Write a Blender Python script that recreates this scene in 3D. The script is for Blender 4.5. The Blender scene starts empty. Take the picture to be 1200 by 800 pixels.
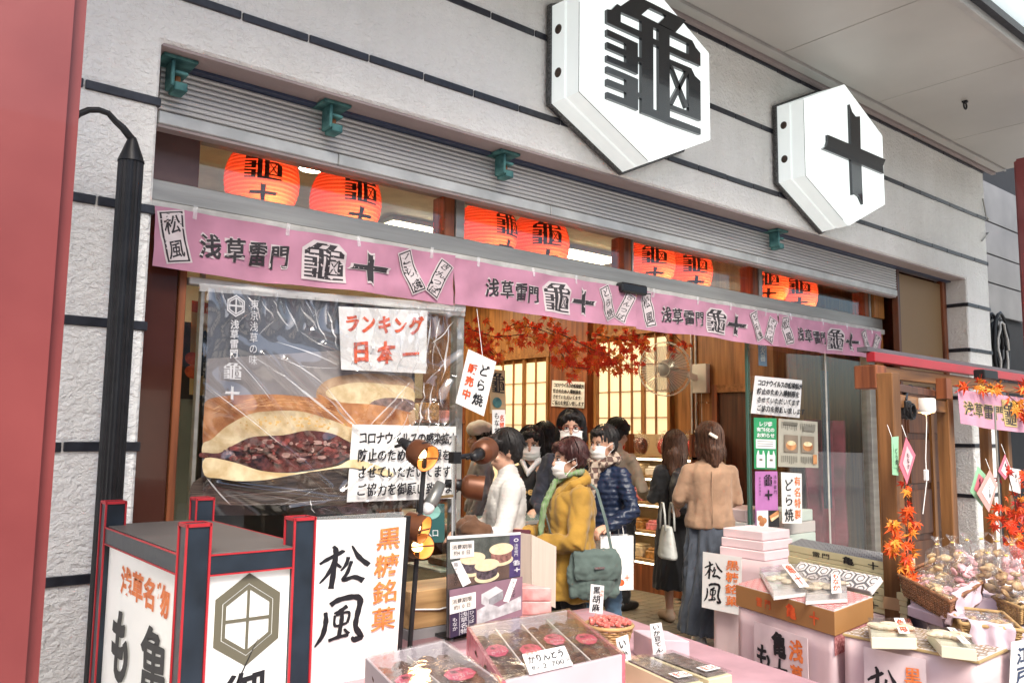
import bpy, bmesh, math, random
from mathutils import Vector, Matrix, noise
rad = math.radians
rnd = random.Random(11)
SC = bpy.context.scene
COL = SC.collection
V = Vector

# ---------------------------------------------------------------- camera, sky, sun, exposure
CAM = V((0.0, -3.6, 1.6))
FPX = 974.0
def _cam_axes(y, p, r):
    fwd = V((math.sin(y)*math.cos(p), math.cos(y)*math.cos(p), math.sin(p)))
    right = V((math.cos(y), -math.sin(y), 0)); up = right.cross(fwd)
    c, s = math.cos(r), math.sin(r)
    return right*c + up*s, up*c - right*s, fwd
RT, UPV, FW = _cam_axes(rad(39.29), rad(6.23), rad(0.72))
cd = bpy.data.cameras.new('camera'); cam = bpy.data.objects.new('camera', cd); COL.objects.link(cam)
cd.sensor_width = 36; cd.lens = FPX/1200*36; cd.clip_end = 500; cd.clip_start = 0.05
cam.matrix_world = Matrix(((RT.x, UPV.x, -FW.x, CAM.x), (RT.y, UPV.y, -FW.y, CAM.y), (RT.z, UPV.z, -FW.z, CAM.z), (0, 0, 0, 1)))
SC.camera = cam

W = bpy.data.worlds.new('World'); SC.world = W; W.use_nodes = True
nt = W.node_tree; bg = nt.nodes['Background']
sky = nt.nodes.new('ShaderNodeTexSky'); sky.sky_type = 'NISHITA'; sky.sun_disc = False
SUN_EL, SUN_AZ = rad(48), rad(205)      # azimuth clockwise from +Y: from behind the camera, slightly left
sky.sun_elevation = SUN_EL; sky.sun_rotation = SUN_AZ; sky.dust_density = 3.0
nt.links.new(sky.outputs[0], bg.inputs[0]); bg.inputs[1].default_value = 0.105
sl = bpy.data.lights.new('sun', 'SUN'); sl.energy = 1.9; sl.angle = rad(25); sl.color = (1, .94, .82)
so = bpy.data.objects.new('sun', sl); COL.objects.link(so)
sd = V((math.sin(SUN_AZ)*math.cos(SUN_EL), math.cos(SUN_AZ)*math.cos(SUN_EL), math.sin(SUN_EL)))
so.rotation_euler = sd.to_track_quat('Z', 'Y').to_euler()
SC.view_settings.view_transform = 'Standard'; SC.view_settings.look = 'None'
SC.view_settings.exposure = 1.43; SC.view_settings.gamma = 1
INT = 1.75        # strength of the shop's own lamps

# ---------------------------------------------------------------- measuring helpers
def ray(px, py):
    return RT*((px-600)/FPX) + UPV*(-(py-400)/FPX) + FW
def onY(px, py, Y): d = ray(px, py); return CAM + d*((Y-CAM.y)/d.y)
def onZ(px, py, Z): d = ray(px, py); return CAM + d*((Z-CAM.z)/d.z)
def onX(px, py, X): d = ray(px, py); return CAM + d*((X-CAM.x)/d.x)

# ---------------------------------------------------------------- materials
MC = {}
def mat(name, col, rough=.6, metal=0, var=.12, vs=6., bump=0., bs=60., emis=None, es=0., spec=.5, alpha=1., trans=0., coat=0., sheen=0., stretch=None, col2=None, ior=1.45, detail=4):
    if name in MC: return MC[name]
    m = bpy.data.materials.new(name); m.use_nodes = True; t = m.node_tree; b = t.nodes['Principled BSDF']
    if not isinstance(col, (tuple, list)): col = (col, col, col)
    b.inputs['Roughness'].default_value = rough; b.inputs['Metallic'].default_value = metal
    b.inputs['Specular IOR Level'].default_value = spec; b.inputs['IOR'].default_value = ior
    b.inputs['Alpha'].default_value = alpha; b.inputs['Transmission Weight'].default_value = trans
    b.inputs['Coat Weight'].default_value = coat; b.inputs['Sheen Weight'].default_value = sheen
    if emis is not None:
        b.inputs['Emission Color'].default_value = (*emis, 1); b.inputs['Emission Strength'].default_value = es
    tc = t.nodes.new('ShaderNodeTexCoord'); mp = t.nodes.new('ShaderNodeMapping')
    t.links.new(tc.outputs['Object'], mp.inputs[0])
    if stretch: mp.inputs['Scale'].default_value = stretch
    if var > 0:
        n = t.nodes.new('ShaderNodeTexNoise'); n.inputs['Scale'].default_value = vs; n.inputs['Detail'].default_value = detail
        t.links.new(mp.outputs[0], n.inputs['Vector'])
        rp = t.nodes.new('ShaderNodeValToRGB'); e = rp.color_ramp.elements
        lo = tuple(max(0, c*(1-var)) for c in col); hi = col2 if col2 else tuple(min(1, c*(1+var)) for c in col)
        e[0].position = .32; e[0].color = (*lo, 1); e[1].position = .68; e[1].color = (*hi, 1)
        t.links.new(n.outputs['Fac'], rp.inputs[0]); t.links.new(rp.outputs[0], b.inputs['Base Color'])
        rr = t.nodes.new('ShaderNodeMapRange'); rr.inputs[3].default_value = max(0, rough-.06); rr.inputs[4].default_value = min(1, rough+.08)
        t.links.new(n.outputs['Fac'], rr.inputs[0]); t.links.new(rr.outputs[0], b.inputs['Roughness'])
    else: b.inputs['Base Color'].default_value = (*col, 1)
    if bump > 0:
        n2 = t.nodes.new('ShaderNodeTexNoise'); n2.inputs['Scale'].default_value = bs; n2.inputs['Detail'].default_value = 6
        t.links.new(mp.outputs[0], n2.inputs['Vector'])
        bp = t.nodes.new('ShaderNodeBump'); bp.inputs['Strength'].default_value = 1; bp.inputs['Distance'].default_value = bump
        t.links.new(n2.outputs['Fac'], bp.inputs['Height']); t.links.new(bp.outputs[0], b.inputs['Normal'])
    MC[name] = m; return m
def wood(name, col, col2=None, rough=.45, axis=2, sc=1.):
    st = [14*sc]*3; st[axis] = .9*sc
    return mat(name, col, rough, var=.42, vs=1.6, stretch=tuple(st), bump=.0008, bs=5, col2=col2, coat=.1)
def clearmat(name, tint=(1, 1, 1), gl=.06, rough=.03, milk=0., bump=0., bs=8., mcol=(1, 1, 1)):
    if name in MC: return MC[name]
    m = bpy.data.materials.new(name); m.use_nodes = True; t = m.node_tree; t.nodes.clear()
    o = t.nodes.new('ShaderNodeOutputMaterial'); tr = t.nodes.new('ShaderNodeBsdfTransparent'); tr.inputs[0].default_value = (*tint, 1)
    g = t.nodes.new('ShaderNodeBsdfGlossy'); g.inputs['Roughness'].default_value = rough
    fr = t.nodes.new('ShaderNodeFresnel'); fr.inputs[0].default_value = 1.5
    ad = t.nodes.new('ShaderNodeMath'); ad.operation = 'ADD'; ad.inputs[1].default_value = gl-.04; ad.use_clamp = True
    t.links.new(fr.outputs[0], ad.inputs[0])
    ge = t.nodes.new('ShaderNodeNewGeometry'); ir = t.nodes.new('ShaderNodeMapRange'); ir.inputs[3].default_value = 1.5; ir.inputs[4].default_value = 1/1.5
    t.links.new(ge.outputs['Backfacing'], ir.inputs[0]); t.links.new(ir.outputs[0], fr.inputs[0])     # same sheen from either side of a thin pane
    mx = t.nodes.new('ShaderNodeMixShader'); t.links.new(ad.outputs[0], mx.inputs[0]); t.links.new(tr.outputs[0], mx.inputs[1]); t.links.new(g.outputs[0], mx.inputs[2])
    out = mx
    if milk > 0:
        df = t.nodes.new('ShaderNodeBsdfDiffuse'); df.inputs[0].default_value = (*mcol, 1)
        m2 = t.nodes.new('ShaderNodeMixShader'); m2.inputs[0].default_value = milk
        t.links.new(mx.outputs[0], m2.inputs[1]); t.links.new(df.outputs[0], m2.inputs[2]); out = m2
    if bump > 0:
        tc = t.nodes.new('ShaderNodeTexCoord'); n = t.nodes.new('ShaderNodeTexNoise'); n.inputs['Scale'].default_value = bs; n.inputs['Detail'].default_value = 5; n.inputs['Distortion'].default_value = 1.2
        t.links.new(tc.outputs['Object'], n.inputs['Vector']); bp = t.nodes.new('ShaderNodeBump'); bp.inputs['Distance'].default_value = bump
        t.links.new(n.outputs['Fac'], bp.inputs['Height']); t.links.new(bp.outputs[0], g.inputs['Normal']); t.links.new(bp.outputs[0], fr.inputs['Normal'])
    t.links.new(out.outputs[0], o.inputs[0]); MC[name] = m; return m

# ---------------------------------------------------------------- object helpers
ORG = {}
def tag(o, label=None, cat=None, group=None, kind=None):
    if label: o['label'] = label
    if cat: o['category'] = cat
    if group: o['group'] = group
    if kind: o['kind'] = kind
    return o
def thing(name, label, cat, loc, group=None):
    o = bpy.data.objects.new(name, None); COL.objects.link(o); o.empty_display_size = .05
    o.location = loc; ORG[o.name] = V(loc); return tag(o, label, cat, group)
def link(name, me, parent=None, loc=None):
    o = bpy.data.objects.new(name, me); COL.objects.link(o)
    if parent is not None: o.parent = parent; ORG[o.name] = ORG[parent.name]
    if loc is not None: o.location = loc
    return o
class MB:
    def __init__(s): s.v = []; s.f = []; s.m = []
    def add(s, vs, fs, mi=0):
        k = len(s.v); s.v += [V(a) for a in vs]; s.f += [tuple(i+k for i in f) for f in fs]; s.m += [mi]*len(fs); return s
    def box(s, x0, x1, y0, y1, z0, z1, M=None, mi=0):
        vs = [V((x, y, z)) for z in (z0, z1) for y in (y0, y1) for x in (x0, x1)]
        if M is not None: vs = [M @ a for a in vs]
        return s.add(vs, [(0, 2, 3, 1), (4, 5, 7, 6), (0, 1, 5, 4), (2, 6, 7, 3), (0, 4, 6, 2), (1, 3, 7, 5)], mi)
    def bar(s, a, b, w, h, up=(0, 0, 1), mi=0):
        a, b = V(a), V(b); d = (b-a).normalized(); u = V(up); sd_ = d.cross(u)
        if sd_.length < 1e-4: sd_ = d.cross(V((1, 0, 0)))
        sd_.normalize(); u = sd_.cross(d)
        vs = [p + sd_*(x*w/2) + u*(y*h/2) for p in (a, b) for x, y in ((-1, -1), (1, -1), (1, 1), (-1, 1))]
        return s.add(vs, [(3, 2, 1, 0), (4, 5, 6, 7), (0, 1, 5, 4), (1, 2, 6, 5), (2, 3, 7, 6), (3, 0, 4, 7)], mi)
    def tube(s, pts, r, seg=8, mi=0, cap=True, flat=None):
        pts = [V(p) for p in pts]; n = len(pts); rs = r if isinstance(r, (list, tuple)) else [r]*n
        k = len(s.v); prev = None
        for i, p in enumerate(pts):
            d = (pts[min(i+1, n-1)] - pts[max(i-1, 0)]).normalized()
            if prev is None:
                a = d.cross(V((0, 0, 1)))
                if a.length < .1: a = d.cross(V((1, 0, 0)))
            else: a = prev - d*prev.dot(d)
            a.normalize(); prev = a; b = d.cross(a)
            for j in range(seg):
                t = 2*math.pi*j/seg; s.v.append(p + (a*math.cos(t) + b*math.sin(t)*(flat or 1))*rs[i])
        for i in range(n-1):
            for j in range(seg):
                j2 = (j+1) % seg; s.f.append((k+i*seg+j, k+i*seg+j2, k+(i+1)*seg+j2, k+(i+1)*seg+j)); s.m.append(mi)
        if cap:
            s.f.append(tuple(k+j for j in reversed(range(seg)))); s.f.append(tuple(k+(n-1)*seg+j for j in range(seg))); s.m += [mi, mi]
        return s
    def lathe(s, prof, seg=24, c=(0, 0, 0), M=None, mi=0, capb=False, capt=False):
        k = len(s.v); c = V(c)
        for r, z in prof:
            for j in range(seg):
                t = 2*math.pi*j/seg; p = V((r*math.cos(t), r*math.sin(t), z))
                if M is not None: p = M @ p
                s.v.append(c+p)
        for i in range(len(prof)-1):
            for j in range(seg):
                j2 = (j+1) % seg; s.f.append((k+i*seg+j, k+i*seg+j2, k+(i+1)*seg+j2, k+(i+1)*seg+j)); s.m.append(mi)
        if capb: s.f.append(tuple(k+j for j in reversed(range(seg)))); s.m.append(mi)
        if capt: s.f.append(tuple(k+(len(prof)-1)*seg+j for j in range(seg))); s.m.append(mi)
        return s
    def prism(s, poly, off, mi=0):
        n = len(poly); off = V(off); a = [V(p) for p in poly]
        vs = a + [p+off for p in a]
        return s.add(vs, [tuple(range(n)), tuple(reversed(range(n, 2*n)))] + [(i, n+i, n+(i+1) % n, (i+1) % n) for i in range(n)], mi)
    def ell(s, c, r, M=None, mi=0, u=12, v=8):
        c = V(c); vs = [V((0, 0, -r[2]))]
        for i in range(1, v):
            t = -math.pi/2 + math.pi*i/v
            for j in range(u):
                a = 2*math.pi*j/u; vs.append(V((r[0]*math.cos(t)*math.cos(a), r[1]*math.cos(t)*math.sin(a), r[2]*math.sin(t))))
        vs.append(V((0, 0, r[2])))
        fs = [(0, 1+(j+1) % u, 1+j) for j in range(u)]
        for i in range(v-2):
            for j in range(u): fs.append((1+i*u+j, 1+i*u+(j+1) % u, 1+(i+1)*u+(j+1) % u, 1+(i+1)*u+j))
        L = len(vs)-1; b = 1+(v-2)*u
        fs += [(b+j, b+(j+1) % u, L) for j in range(u)]
        if M is not None: vs = [M @ p for p in vs]
        return s.add([c+p for p in vs], fs, mi)
    def grid(s, fn, nu, nv, mi=0):
        vs = [fn(i/nu, j/nv) for j in range(nv+1) for i in range(nu+1)]
        return s.add(vs, [(j*(nu+1)+i, j*(nu+1)+i+1, (j+1)*(nu+1)+i+1, (j+1)*(nu+1)+i) for j in range(nv) for i in range(nu)], mi)
    def mesh(s, name, mats, org=None, smooth=False, bevel=0, recalc=True, bseg=1):
        me = bpy.data.meshes.new(name); o = V(org) if org is not None else V((0, 0, 0))
        me.from_pydata([tuple(p-o) for p in s.v], [], s.f)
        for m in (mats if isinstance(mats, (list, tuple)) else [mats]): me.materials.append(m)
        me.polygons.foreach_set('material_index', s.m)
        if recalc or bevel:
            b = bmesh.new(); b.from_mesh(me)
            if recalc: bmesh.ops.recalc_face_normals(b, faces=b.faces)
            if bevel: bmesh.ops.bevel(b, geom=[e for e in b.edges if len(e.link_faces) == 2 and e.calc_face_angle(0) > .6], offset=bevel, segments=bseg, affect='EDGES', clamp_overlap=True)
            b.to_mesh(me); b.free()
        if smooth: me.shade_smooth()
        return me
    def build(s, name, mats, parent=None, smooth=False, bevel=0, recalc=True, bseg=1):
        if parent is not None: return link(name, s.mesh(name, mats, ORG[parent.name], smooth, bevel, recalc, bseg), parent)
        xs = [p.x for p in s.v]; ys = [p.y for p in s.v]; zs = [p.z for p in s.v]
        org = V(((min(xs)+max(xs))/2, (min(ys)+max(ys))/2, min(zs)))
        o = link(name, s.mesh(name, mats, org, smooth, bevel, recalc, bseg)); o.location = org; ORG[o.name] = org; return o
def copy_tree(o, loc=None, rotz=None, label=None, parent=None):
    c = o.copy(); COL.objects.link(c)
    if parent is not None: c.parent = parent
    for ch in list(o.children): copy_tree(ch, parent=c)
    if loc is not None: c.location = loc; ORG[c.name] = V(loc)
    if rotz is not None: c.rotation_euler.z = rotz
    if label: c['label'] = label
    return c

# ---------------------------------------------------------------- lettering
GC = {}
def glyph(ch, wt=0.):
    k = (ch, wt)
    if k not in GC:
        c = bpy.data.curves.new('g', 'FONT'); c.body = ch; c.resolution_u = 3; c.offset = min(wt, .03) if wt < .045 else wt*.8
        o = bpy.data.objects.new('g', c); m = o.to_mesh()
        GC[k] = ([(v.co.x, .88-v.co.y) for v in m.vertices], [tuple(p.vertices) for p in m.polygons])
        o.to_mesh_clear(); bpy.data.objects.remove(o); bpy.data.curves.remove(c)
    return GC[k]
LOGO = [[(0,.241),(.041,.229),(.098,.155),(.133,.159),(.133,.353),(0,.352)],[(.133,.296),(.345,.296),(.345,.353),(.133,.353)],[(.133,.159),(.289,.004),(.452,0),(.431,.051),(.345,.148),(.345,.204),(.133,.21)],[(.452,0),(.833,.001),(.712,.16),(.647,.16),(.528,.16),(.519,.156),(.614,.047),(.431,.051)],[(.345,.148),(.468,.151),(.466,.993),(.342,.993)],[(.468,.151),(.528,.152),(.526,.209),(.468,.208)],[(.468,.307),(.526,.307),(.526,.36),(.467,.36)],[(.466,.926),(.524,.926),(.524,.996),(.466,.993)],[(.526,.152),(.647,.152),(.642,1),(.524,.996)],[(.647,.152),(.712,.158),(.906,.159),(.863,.208),(.647,.208)],[(.863,.208),(.906,.159),(.947,.21),(1,.241),(1,.36),(.86,.36)],[(.646,.305),(.862,.305),(.86,.363),(.645,.363)],[(.645,.425),(.891,.42),(.859,.472),(.644,.474)],[(.859,.472),(.891,.42),(.933,.476),(.997,.501),(.995,.867),(.856,.867)],[(.642,.824),(.856,.824),(.856,.867),(.642,.87)],[(.648,.48),(.68,.478),(.855,.784),(.82,.805)],[(.859,.472),(.827,.47),(.641,.811),(.65,.836),(.677,.823)],[(.641,.94),(.993,.94),(.993,.994),(.641,1)],[(0,.408),(.187,.41),(.187,.463),(0,.462)],[(0,.514),(.187,.516),(.187,.569),(0,.569)],[(0,.624),(.187,.625),(.187,.675),(0,.675)],[(.187,.41),(.306,.412),(.306,.677),(.187,.675)],[(.306,.527),(.344,.526),(.344,.57),(.306,.57)],[(0,.716),(.187,.717),(.187,.769),(0,.768)],[(0,.82),(.187,.821),(.187,.875),(0,.875)],[(0,.928),(.187,.93),(.187,.981),(0,.98)],[(.187,.717),(.306,.72),(.306,.985),(.187,.981)],[(.306,.833),(.343,.832),(.343,.873),(.306,.873)]]
TENP = [[(.43,0),(.468,.07),(.47,.42),(.43,.42)],[(.468,.07),(.52,.1),(.52,.42),(.47,.42)],[(.52,.1),(.592,.075),(.585,.42),(.52,.42)],[(.425,.585),(.49,.585),(.49,.915),(.43,.94)],[(.49,.585),(.588,.585),(.592,1),(.54,.93),(.49,.915)],[(0,.587),(.06,.54),(.43,.5),(.425,.585)],[(.06,.54),(.08,.49),(.08,.425),(.43,.42),(.43,.5)],[(.585,.42),(1,.418),(.95,.5),(.585,.5)],[(.585,.5),(.95,.5),(.955,.585),(.588,.585)],[(.43,.42),(.585,.42),(.588,.585),(.425,.585)]]
TEN = [(.43,0),(.468,.07),(.52,.1),(.592,.075),(.585,.42),(1,.418),(.95,.5),(.955,.585),(.588,.585),(.592,1),(.54,.93),(.49,.915),(.43,.94),(.425,.585),(0,.587),(.06,.54),(.08,.49),(.08,.425),(.43,.42)]
class Frame:      # a flat sheet: corners top-left, top-right, bottom-left (bottom-right)
    def __init__(s, tl, tr, bl, br=None):
        s.tl, s.tr, s.bl = V(tl), V(tr), V(bl); s.br = V(br) if br is not None else s.tr + s.bl - s.tl
        s.n = (s.tr-s.tl).cross(s.tl-s.bl).normalized()
        if s.n.dot(CAM-s.tl) < 0: s.n = -s.n
    def at(s, u, v, o=0): return s.tl*(1-u)*(1-v) + s.tr*u*(1-v) + s.bl*(1-u)*v + s.br*u*v + s.n*o
    def uv(s, px, py):
        d = ray(px, py); t = (s.tl-CAM).dot(s.n)/d.dot(s.n); p = CAM + d*t - s.tl; a, b = s.tr-s.tl, s.bl-s.tl
        aa, bb, ab = a.dot(a), b.dot(b), a.dot(b); pa, pb = p.dot(a), p.dot(b); D = aa*bb-ab*ab
        return (pa*bb-pb*ab)/D, (pb*aa-pa*ab)/D
class Fn:
    def __init__(s, f): s.at = f
class Ink:
    def __init__(s, fr, base=.0012, step=.0002): s.fr = fr; s.cut = .022; s.va = .18; s.last = None; s.o = base; s.st = step; s.d = {}
    def put(s, vs, fs, mt, o=None):
        if isinstance(s.fr, Fn):      # cut finely so that flat print follows a curved sheet
            b = bmesh.new(); bv = [b.verts.new((x, y, 0)) for x, y in vs]
            for f in fs:
                try: b.faces.new([bv[i] for i in f])
                except ValueError: pass
            bmesh.ops.triangulate(b, faces=b.faces)
            for _ in range(5):
                e = [e for e in b.edges if math.hypot(e.verts[0].co.x-e.verts[1].co.x, (e.verts[0].co.y-e.verts[1].co.y)*s.va) > s.cut]
                if not e: break
                bmesh.ops.subdivide_edges(b, edges=e, cuts=1); bmesh.ops.triangulate(b, faces=b.faces)
            b.verts.index_update(); vs = [(v.co.x, v.co.y) for v in b.verts]; fs = [tuple(v.index for v in f.verts) for f in b.faces]; b.free()
        s.o += s.st if (s.last is not mt or not isinstance(s.fr, Fn)) else 0; s.last = mt; mb = s.d.setdefault(mt.name, (mt, MB()))[1]; mb.add([s.fr.at(x, y, o or s.o) for x, y in vs], fs)
    def poly(s, pts, mt): s.put(pts, [tuple(range(len(pts)))], mt); return s
    def px(s, pts, mt): return s.poly([s.fr.uv(*p) for p in pts], mt)
    def rect(s, x, y, w, h, mt): return s.poly([(x, y), (x+w, y), (x+w, y+h), (x, y+h)], mt)
    def line(s, a, b, w, mt, asp=1.):
        dx, dy = b[0]-a[0], (b[1]-a[1])/asp; L = math.hypot(dx, dy) or 1; nx, ny = -dy/L*w/2, dx/L*w/2*asp
        return s.poly([(a[0]+nx, a[1]+ny), (b[0]+nx, b[1]+ny), (b[0]-nx, b[1]-ny), (a[0]-nx, a[1]-ny)], mt)
    def ring(s, c, rx, ry, mt, n=20, inner=0.):
        if inner <= 0: return s.poly([(c[0]+rx*math.cos(6.2832*i/n), c[1]+ry*math.sin(6.2832*i/n)) for i in range(n)], mt)
        vs = [(c[0]+rx*k*math.cos(6.2832*i/n), c[1]+ry*k*math.sin(6.2832*i/n)) for k in (1, inner) for i in range(n)]
        s.put(vs, [(i, (i+1) % n, n+(i+1) % n, n+i) for i in range(n)], mt); return s
    def ch(s, c, x, y, w, h, mt, wt=0., brush=0., rot=0., tilt=0.):
        # x,y = centre, w,h = size in sheet fractions; brush = broad-nib thickening plus a hand-drawn wobble
        if c == '@': gs = [([p for p in q], [tuple(range(len(q)))]) for q in LOGO]
        elif c == '+': gs = [(list(q), [tuple(range(len(q)))]) for q in TENP]
        else: gs = [glyph(c, wt)]
        bt_ = min(brush, .03); sh = [(0, 0)] if not brush else [(0, 0), (bt_, bt_*.5), (-bt_*.5, -bt_*.1)]
        ph = (rnd.random()*9, rnd.random()*9) if brush else (0, 0)
        for dx, dy in sh:
            for vs, fs in gs:
                out = []
                for a, b in vs:
                    a2, b2 = a+dx-.5, b+dy-.5
                    if brush:
                        q = noise.noise_vector(V((a*2.1+ph[0], b*2.1+ph[1], 0))); a2 += q.x*.10*min(1, brush/.04); b2 += q.y*.08*min(1, brush/.04) - a2*.1
                    b2 += a2*tilt
                    cr, sr = math.cos(rot), math.sin(rot); a3 = a2*cr - b2*sr; b3 = a2*sr + b2*cr
                    out.append((x+a3*w, y+b3*h))
                s.put(out, fs, mt)
    def text(s, t, x, y, w, h, mt, vert=False, gap=1., wt=0., brush=0., rot=0.):
        for i, c in enumerate(t):
            if c == ' ': continue
            adv = gap*i
            if c.isascii() and c not in '@+' and not vert: pass
            s.ch(c, x + (0 if vert else adv*w), y + (adv*h if vert else 0), w, h, mt, wt, brush, rot)
        return s
    def build(s, parent, name='lettering'):
        return [mb.build(name, mt, parent, recalc=False) for mt, mb in s.d.values()]
def sheet(fr, mt, parent, name='sheet', th=.0012, nu=1, nv=1, curl=0.):
    mb = MB()
    if curl or nu > 1:
        mb.grid(lambda u, v: fr.at(u, v, 0), nu, nv); mb.grid(lambda u, v: fr.at(u, v, -th-.001), nu, nv)
    else:
        mb.prism([fr.at(0, 0), fr.at(1, 0), fr.at(1, 1), fr.at(0, 1)], -fr.n*th)
    return mb.build(name, mt, parent)
INKB = mat('black_ink', (.012, .012, .016), .55, var=0); INKR = mat('red_ink', (.62, .06, .015), .6, var=.25, vs=30, col2=(.8, .13, .03))
INKO = mat('orange_ink', (.78, .16, .03), .6, var=.2, vs=40, col2=(.9, .27, .08)); INKW = mat('white_ink', .8, .6, var=0)
INKG = mat('grey_ink', (.16, .15, .12), .5, var=0); PAPER = mat('white_paper', (.78, .77, .76), .55, var=.03, vs=9, bump=.0006, bs=14)
PINKP = mat('pink_paper', (.76, .6, .62), .6, var=.04)
# ================================================================ the setting
def structure(name, mb, m, **k): o = mb.build(name, m, **k); o['kind'] = 'structure'; return o
def stucco(name, col=(.86, .855, .82)):
    m = mat(name, col, .85, var=.06, vs=1.3, spec=.2); t = m.node_tree; b = t.nodes['Principled BSDF']
    tc = [n for n in t.nodes if n.type == 'TEX_COORD'][0]
    mp = t.nodes.new('ShaderNodeMapping'); mp.inputs['Scale'].default_value = (.75, 1, 1); t.links.new(tc.outputs['Object'], mp.inputs[0])
    n = t.nodes.new('ShaderNodeTexNoise'); n.inputs['Scale'].default_value = 62; n.inputs['Detail'].default_value = 4; n.inputs['Distortion'].default_value = .8
    v = t.nodes.new('ShaderNodeTexVoronoi'); v.inputs['Scale'].default_value = 44; v.feature = 'SMOOTH_F1'
    n0 = t.nodes.new('ShaderNodeTexNoise'); n0.inputs['Scale'].default_value = 17; n0.inputs['Detail'].default_value = 2
    for q in (n, v, n0): t.links.new(mp.outputs[0], q.inputs['Vector'])
    a = t.nodes.new('ShaderNodeMath'); a.operation = 'MULTIPLY_ADD'; a.inputs[1].default_value = .5
    t.links.new(v.outputs['Distance'], a.inputs[0]); t.links.new(n.outputs['Fac'], a.inputs[2])
    a2 = t.nodes.new('ShaderNodeMath'); a2.operation = 'MULTIPLY_ADD'; a2.inputs[1].default_value = .7
    t.links.new(n0.outputs['Fac'], a2.inputs[0]); t.links.new(a.outputs[0], a2.inputs[2])
    m3 = t.nodes.new('ShaderNodeMapping'); m3.inputs['Scale'].default_value = (2.2, 1, .5); t.links.new(tc.outputs['Object'], m3.inputs[0])
    n3 = t.nodes.new('ShaderNodeTexNoise'); n3.inputs['Scale'].default_value = 1.6; n3.inputs['Detail'].default_value = 9; n3.inputs['Roughness'].default_value = .65; t.links.new(m3.outputs[0], n3.inputs['Vector'])
    r3 = t.nodes.new('ShaderNodeMapRange'); r3.inputs[1].default_value = .42; r3.inputs[2].default_value = .75; r3.inputs[3].default_value = 0; r3.inputs[4].default_value = .22; t.links.new(n3.outputs['Fac'], r3.inputs[0])
    mxc = t.nodes.new('ShaderNodeMixRGB'); mxc.blend_type = 'MULTIPLY'; mxc.inputs[2].default_value = (.60, .57, .52, 1); t.links.new(r3.outputs[0], mxc.inputs[0])
    src = b.inputs['Base Color'].links[0].from_socket; t.links.new(src, mxc.inputs[1]); t.links.new(mxc.outputs[0], b.inputs['Base Color'])
    bp = t.nodes.new('ShaderNodeBump'); bp.inputs['Distance'].default_value = .013; bp.inputs['Strength'].default_value = 1
    t.links.new(a2.outputs[0], bp.inputs['Height']); t.links.new(bp.outputs[0], b.inputs['Normal']); return m
STUC = stucco('white_stucco')
ASPH = mat('street_paving', (.40, .385, .36), .85, var=.15, vs=4, bump=.003, bs=60)
WALLI = mat('cream_wall', (.66, .56, .42), .7, var=.06, vs=2)
BLK = mat('black_tile', (.02, .022, .03), .35, var=.4, vs=20, bump=.0015, bs=40)
ALU = mat('aged_aluminium', (.36, .35, .32), .42, .55, var=.18, vs=3, stretch=(.4, 3, 6), bump=.0006, bs=30)
ALUL = mat('worn_pale_paint', (.56, .55, .52), .55, .1, var=.2, vs=9, bump=.001, bs=30)
SHUT = mat('shutter_steel', (.56, .56, .55), .42, .35, var=.14, vs=2, stretch=(.3, 1, 5))
SHUTB = mat('shutter_bottom_steel', (.52, .53, .51), .5, .3, var=.2, vs=5)
MAUVE = mat('mauve_paint', (.33, .27, .26), .6, var=.1, vs=3)
CEIL = mat('ceiling_panel', (.45, .43, .40), .4, var=.07, vs=1.2, spec=.6)
CEILR = mat('ceiling_rail', (.44, .42, .40), .45, .2, var=.08)
WD = wood('honey_wood', (.30, .115, .028), (.42, .18, .05)); WDX = wood('honey_wood_across', (.30, .115, .028), (.42, .18, .05), axis=0)
WDD = wood('dark_wood', (.075, .026, .014), (.13, .045, .02)); WDR = wood('red_brown_wood', (.20, .055, .022), (.32, .10, .035))
WDP = wood('pale_wood', (.42, .24, .1), (.55, .34, .16), axis=0)
GLASS = clearmat('shop_glass', (.93, .97, .95), gl=.05, rough=.01)
GLE = mat('glass_edge', (.05, .13, .11), .15, var=0, spec=.8)
TEAL = mat('teal_patina', (.06, .22, .23), .6, .3, var=.5, vs=14, col2=(.12, .30, .28), bump=.002, bs=40)
REDP = mat('red_column_paint', (.185, .030, .032), .45, var=.16, vs=2.2, bump=.001, bs=9, coat=.2, col2=(.225, .044, .043), detail=9)
BLACKM = mat('black_metal', (.018, .018, .02), .42, .3, var=.3, vs=14)
CHROME = mat('chrome', (.6, .6, .6), .18, 1, var=0)
DARKR = mat('dark_glossy_brown', (.07, .022, .015), .12, var=.25, vs=2, coat=.5)

mb = MB(); mb.add([(-60, -60, 0), (80, -60, 0), (80, 60, 0), (-60, 60, 0)], [(0, 1, 2, 3)]); structure('street', mb, ASPH)
mb = MB(); mb.box(1.0, 9.0, .3, 7.2, .002, .035); fl = structure('shop_floor', mb, mat('floor_mortar', (.10, .085, .06), .8))
# paving blocks of the shop floor, one by one where they can be told apart
pv = MB(); pv.box(-.108, .108, -.053, .053, .0, .02)
PAV = mat('paving_block', (.17, .145, .10), .5, var=.3, vs=3, bump=.0015, bs=25, col2=(.26, .21, .14))
pm = pv.mesh('tile', PAV, bevel=.005); cnt = 0
for r_ in range(26):
    for c_ in range(14):
        x = 3.6 + .226*c_ + (.113 if r_ % 2 else 0); y = .36 + .112*r_
        if x > 6.5 or cnt >= 298 or (x - 3.6)*.55 + .2 > y and x > 6.2: continue
        if y > 2.6 and x < 4.6: continue
        o = link('tile', pm, fl); o.location = (x-ORG[fl.name].x, y-ORG[fl.name].y, .0345-ORG[fl.name].z+rnd.uniform(-.0012, .0012)); cnt += 1
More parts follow.
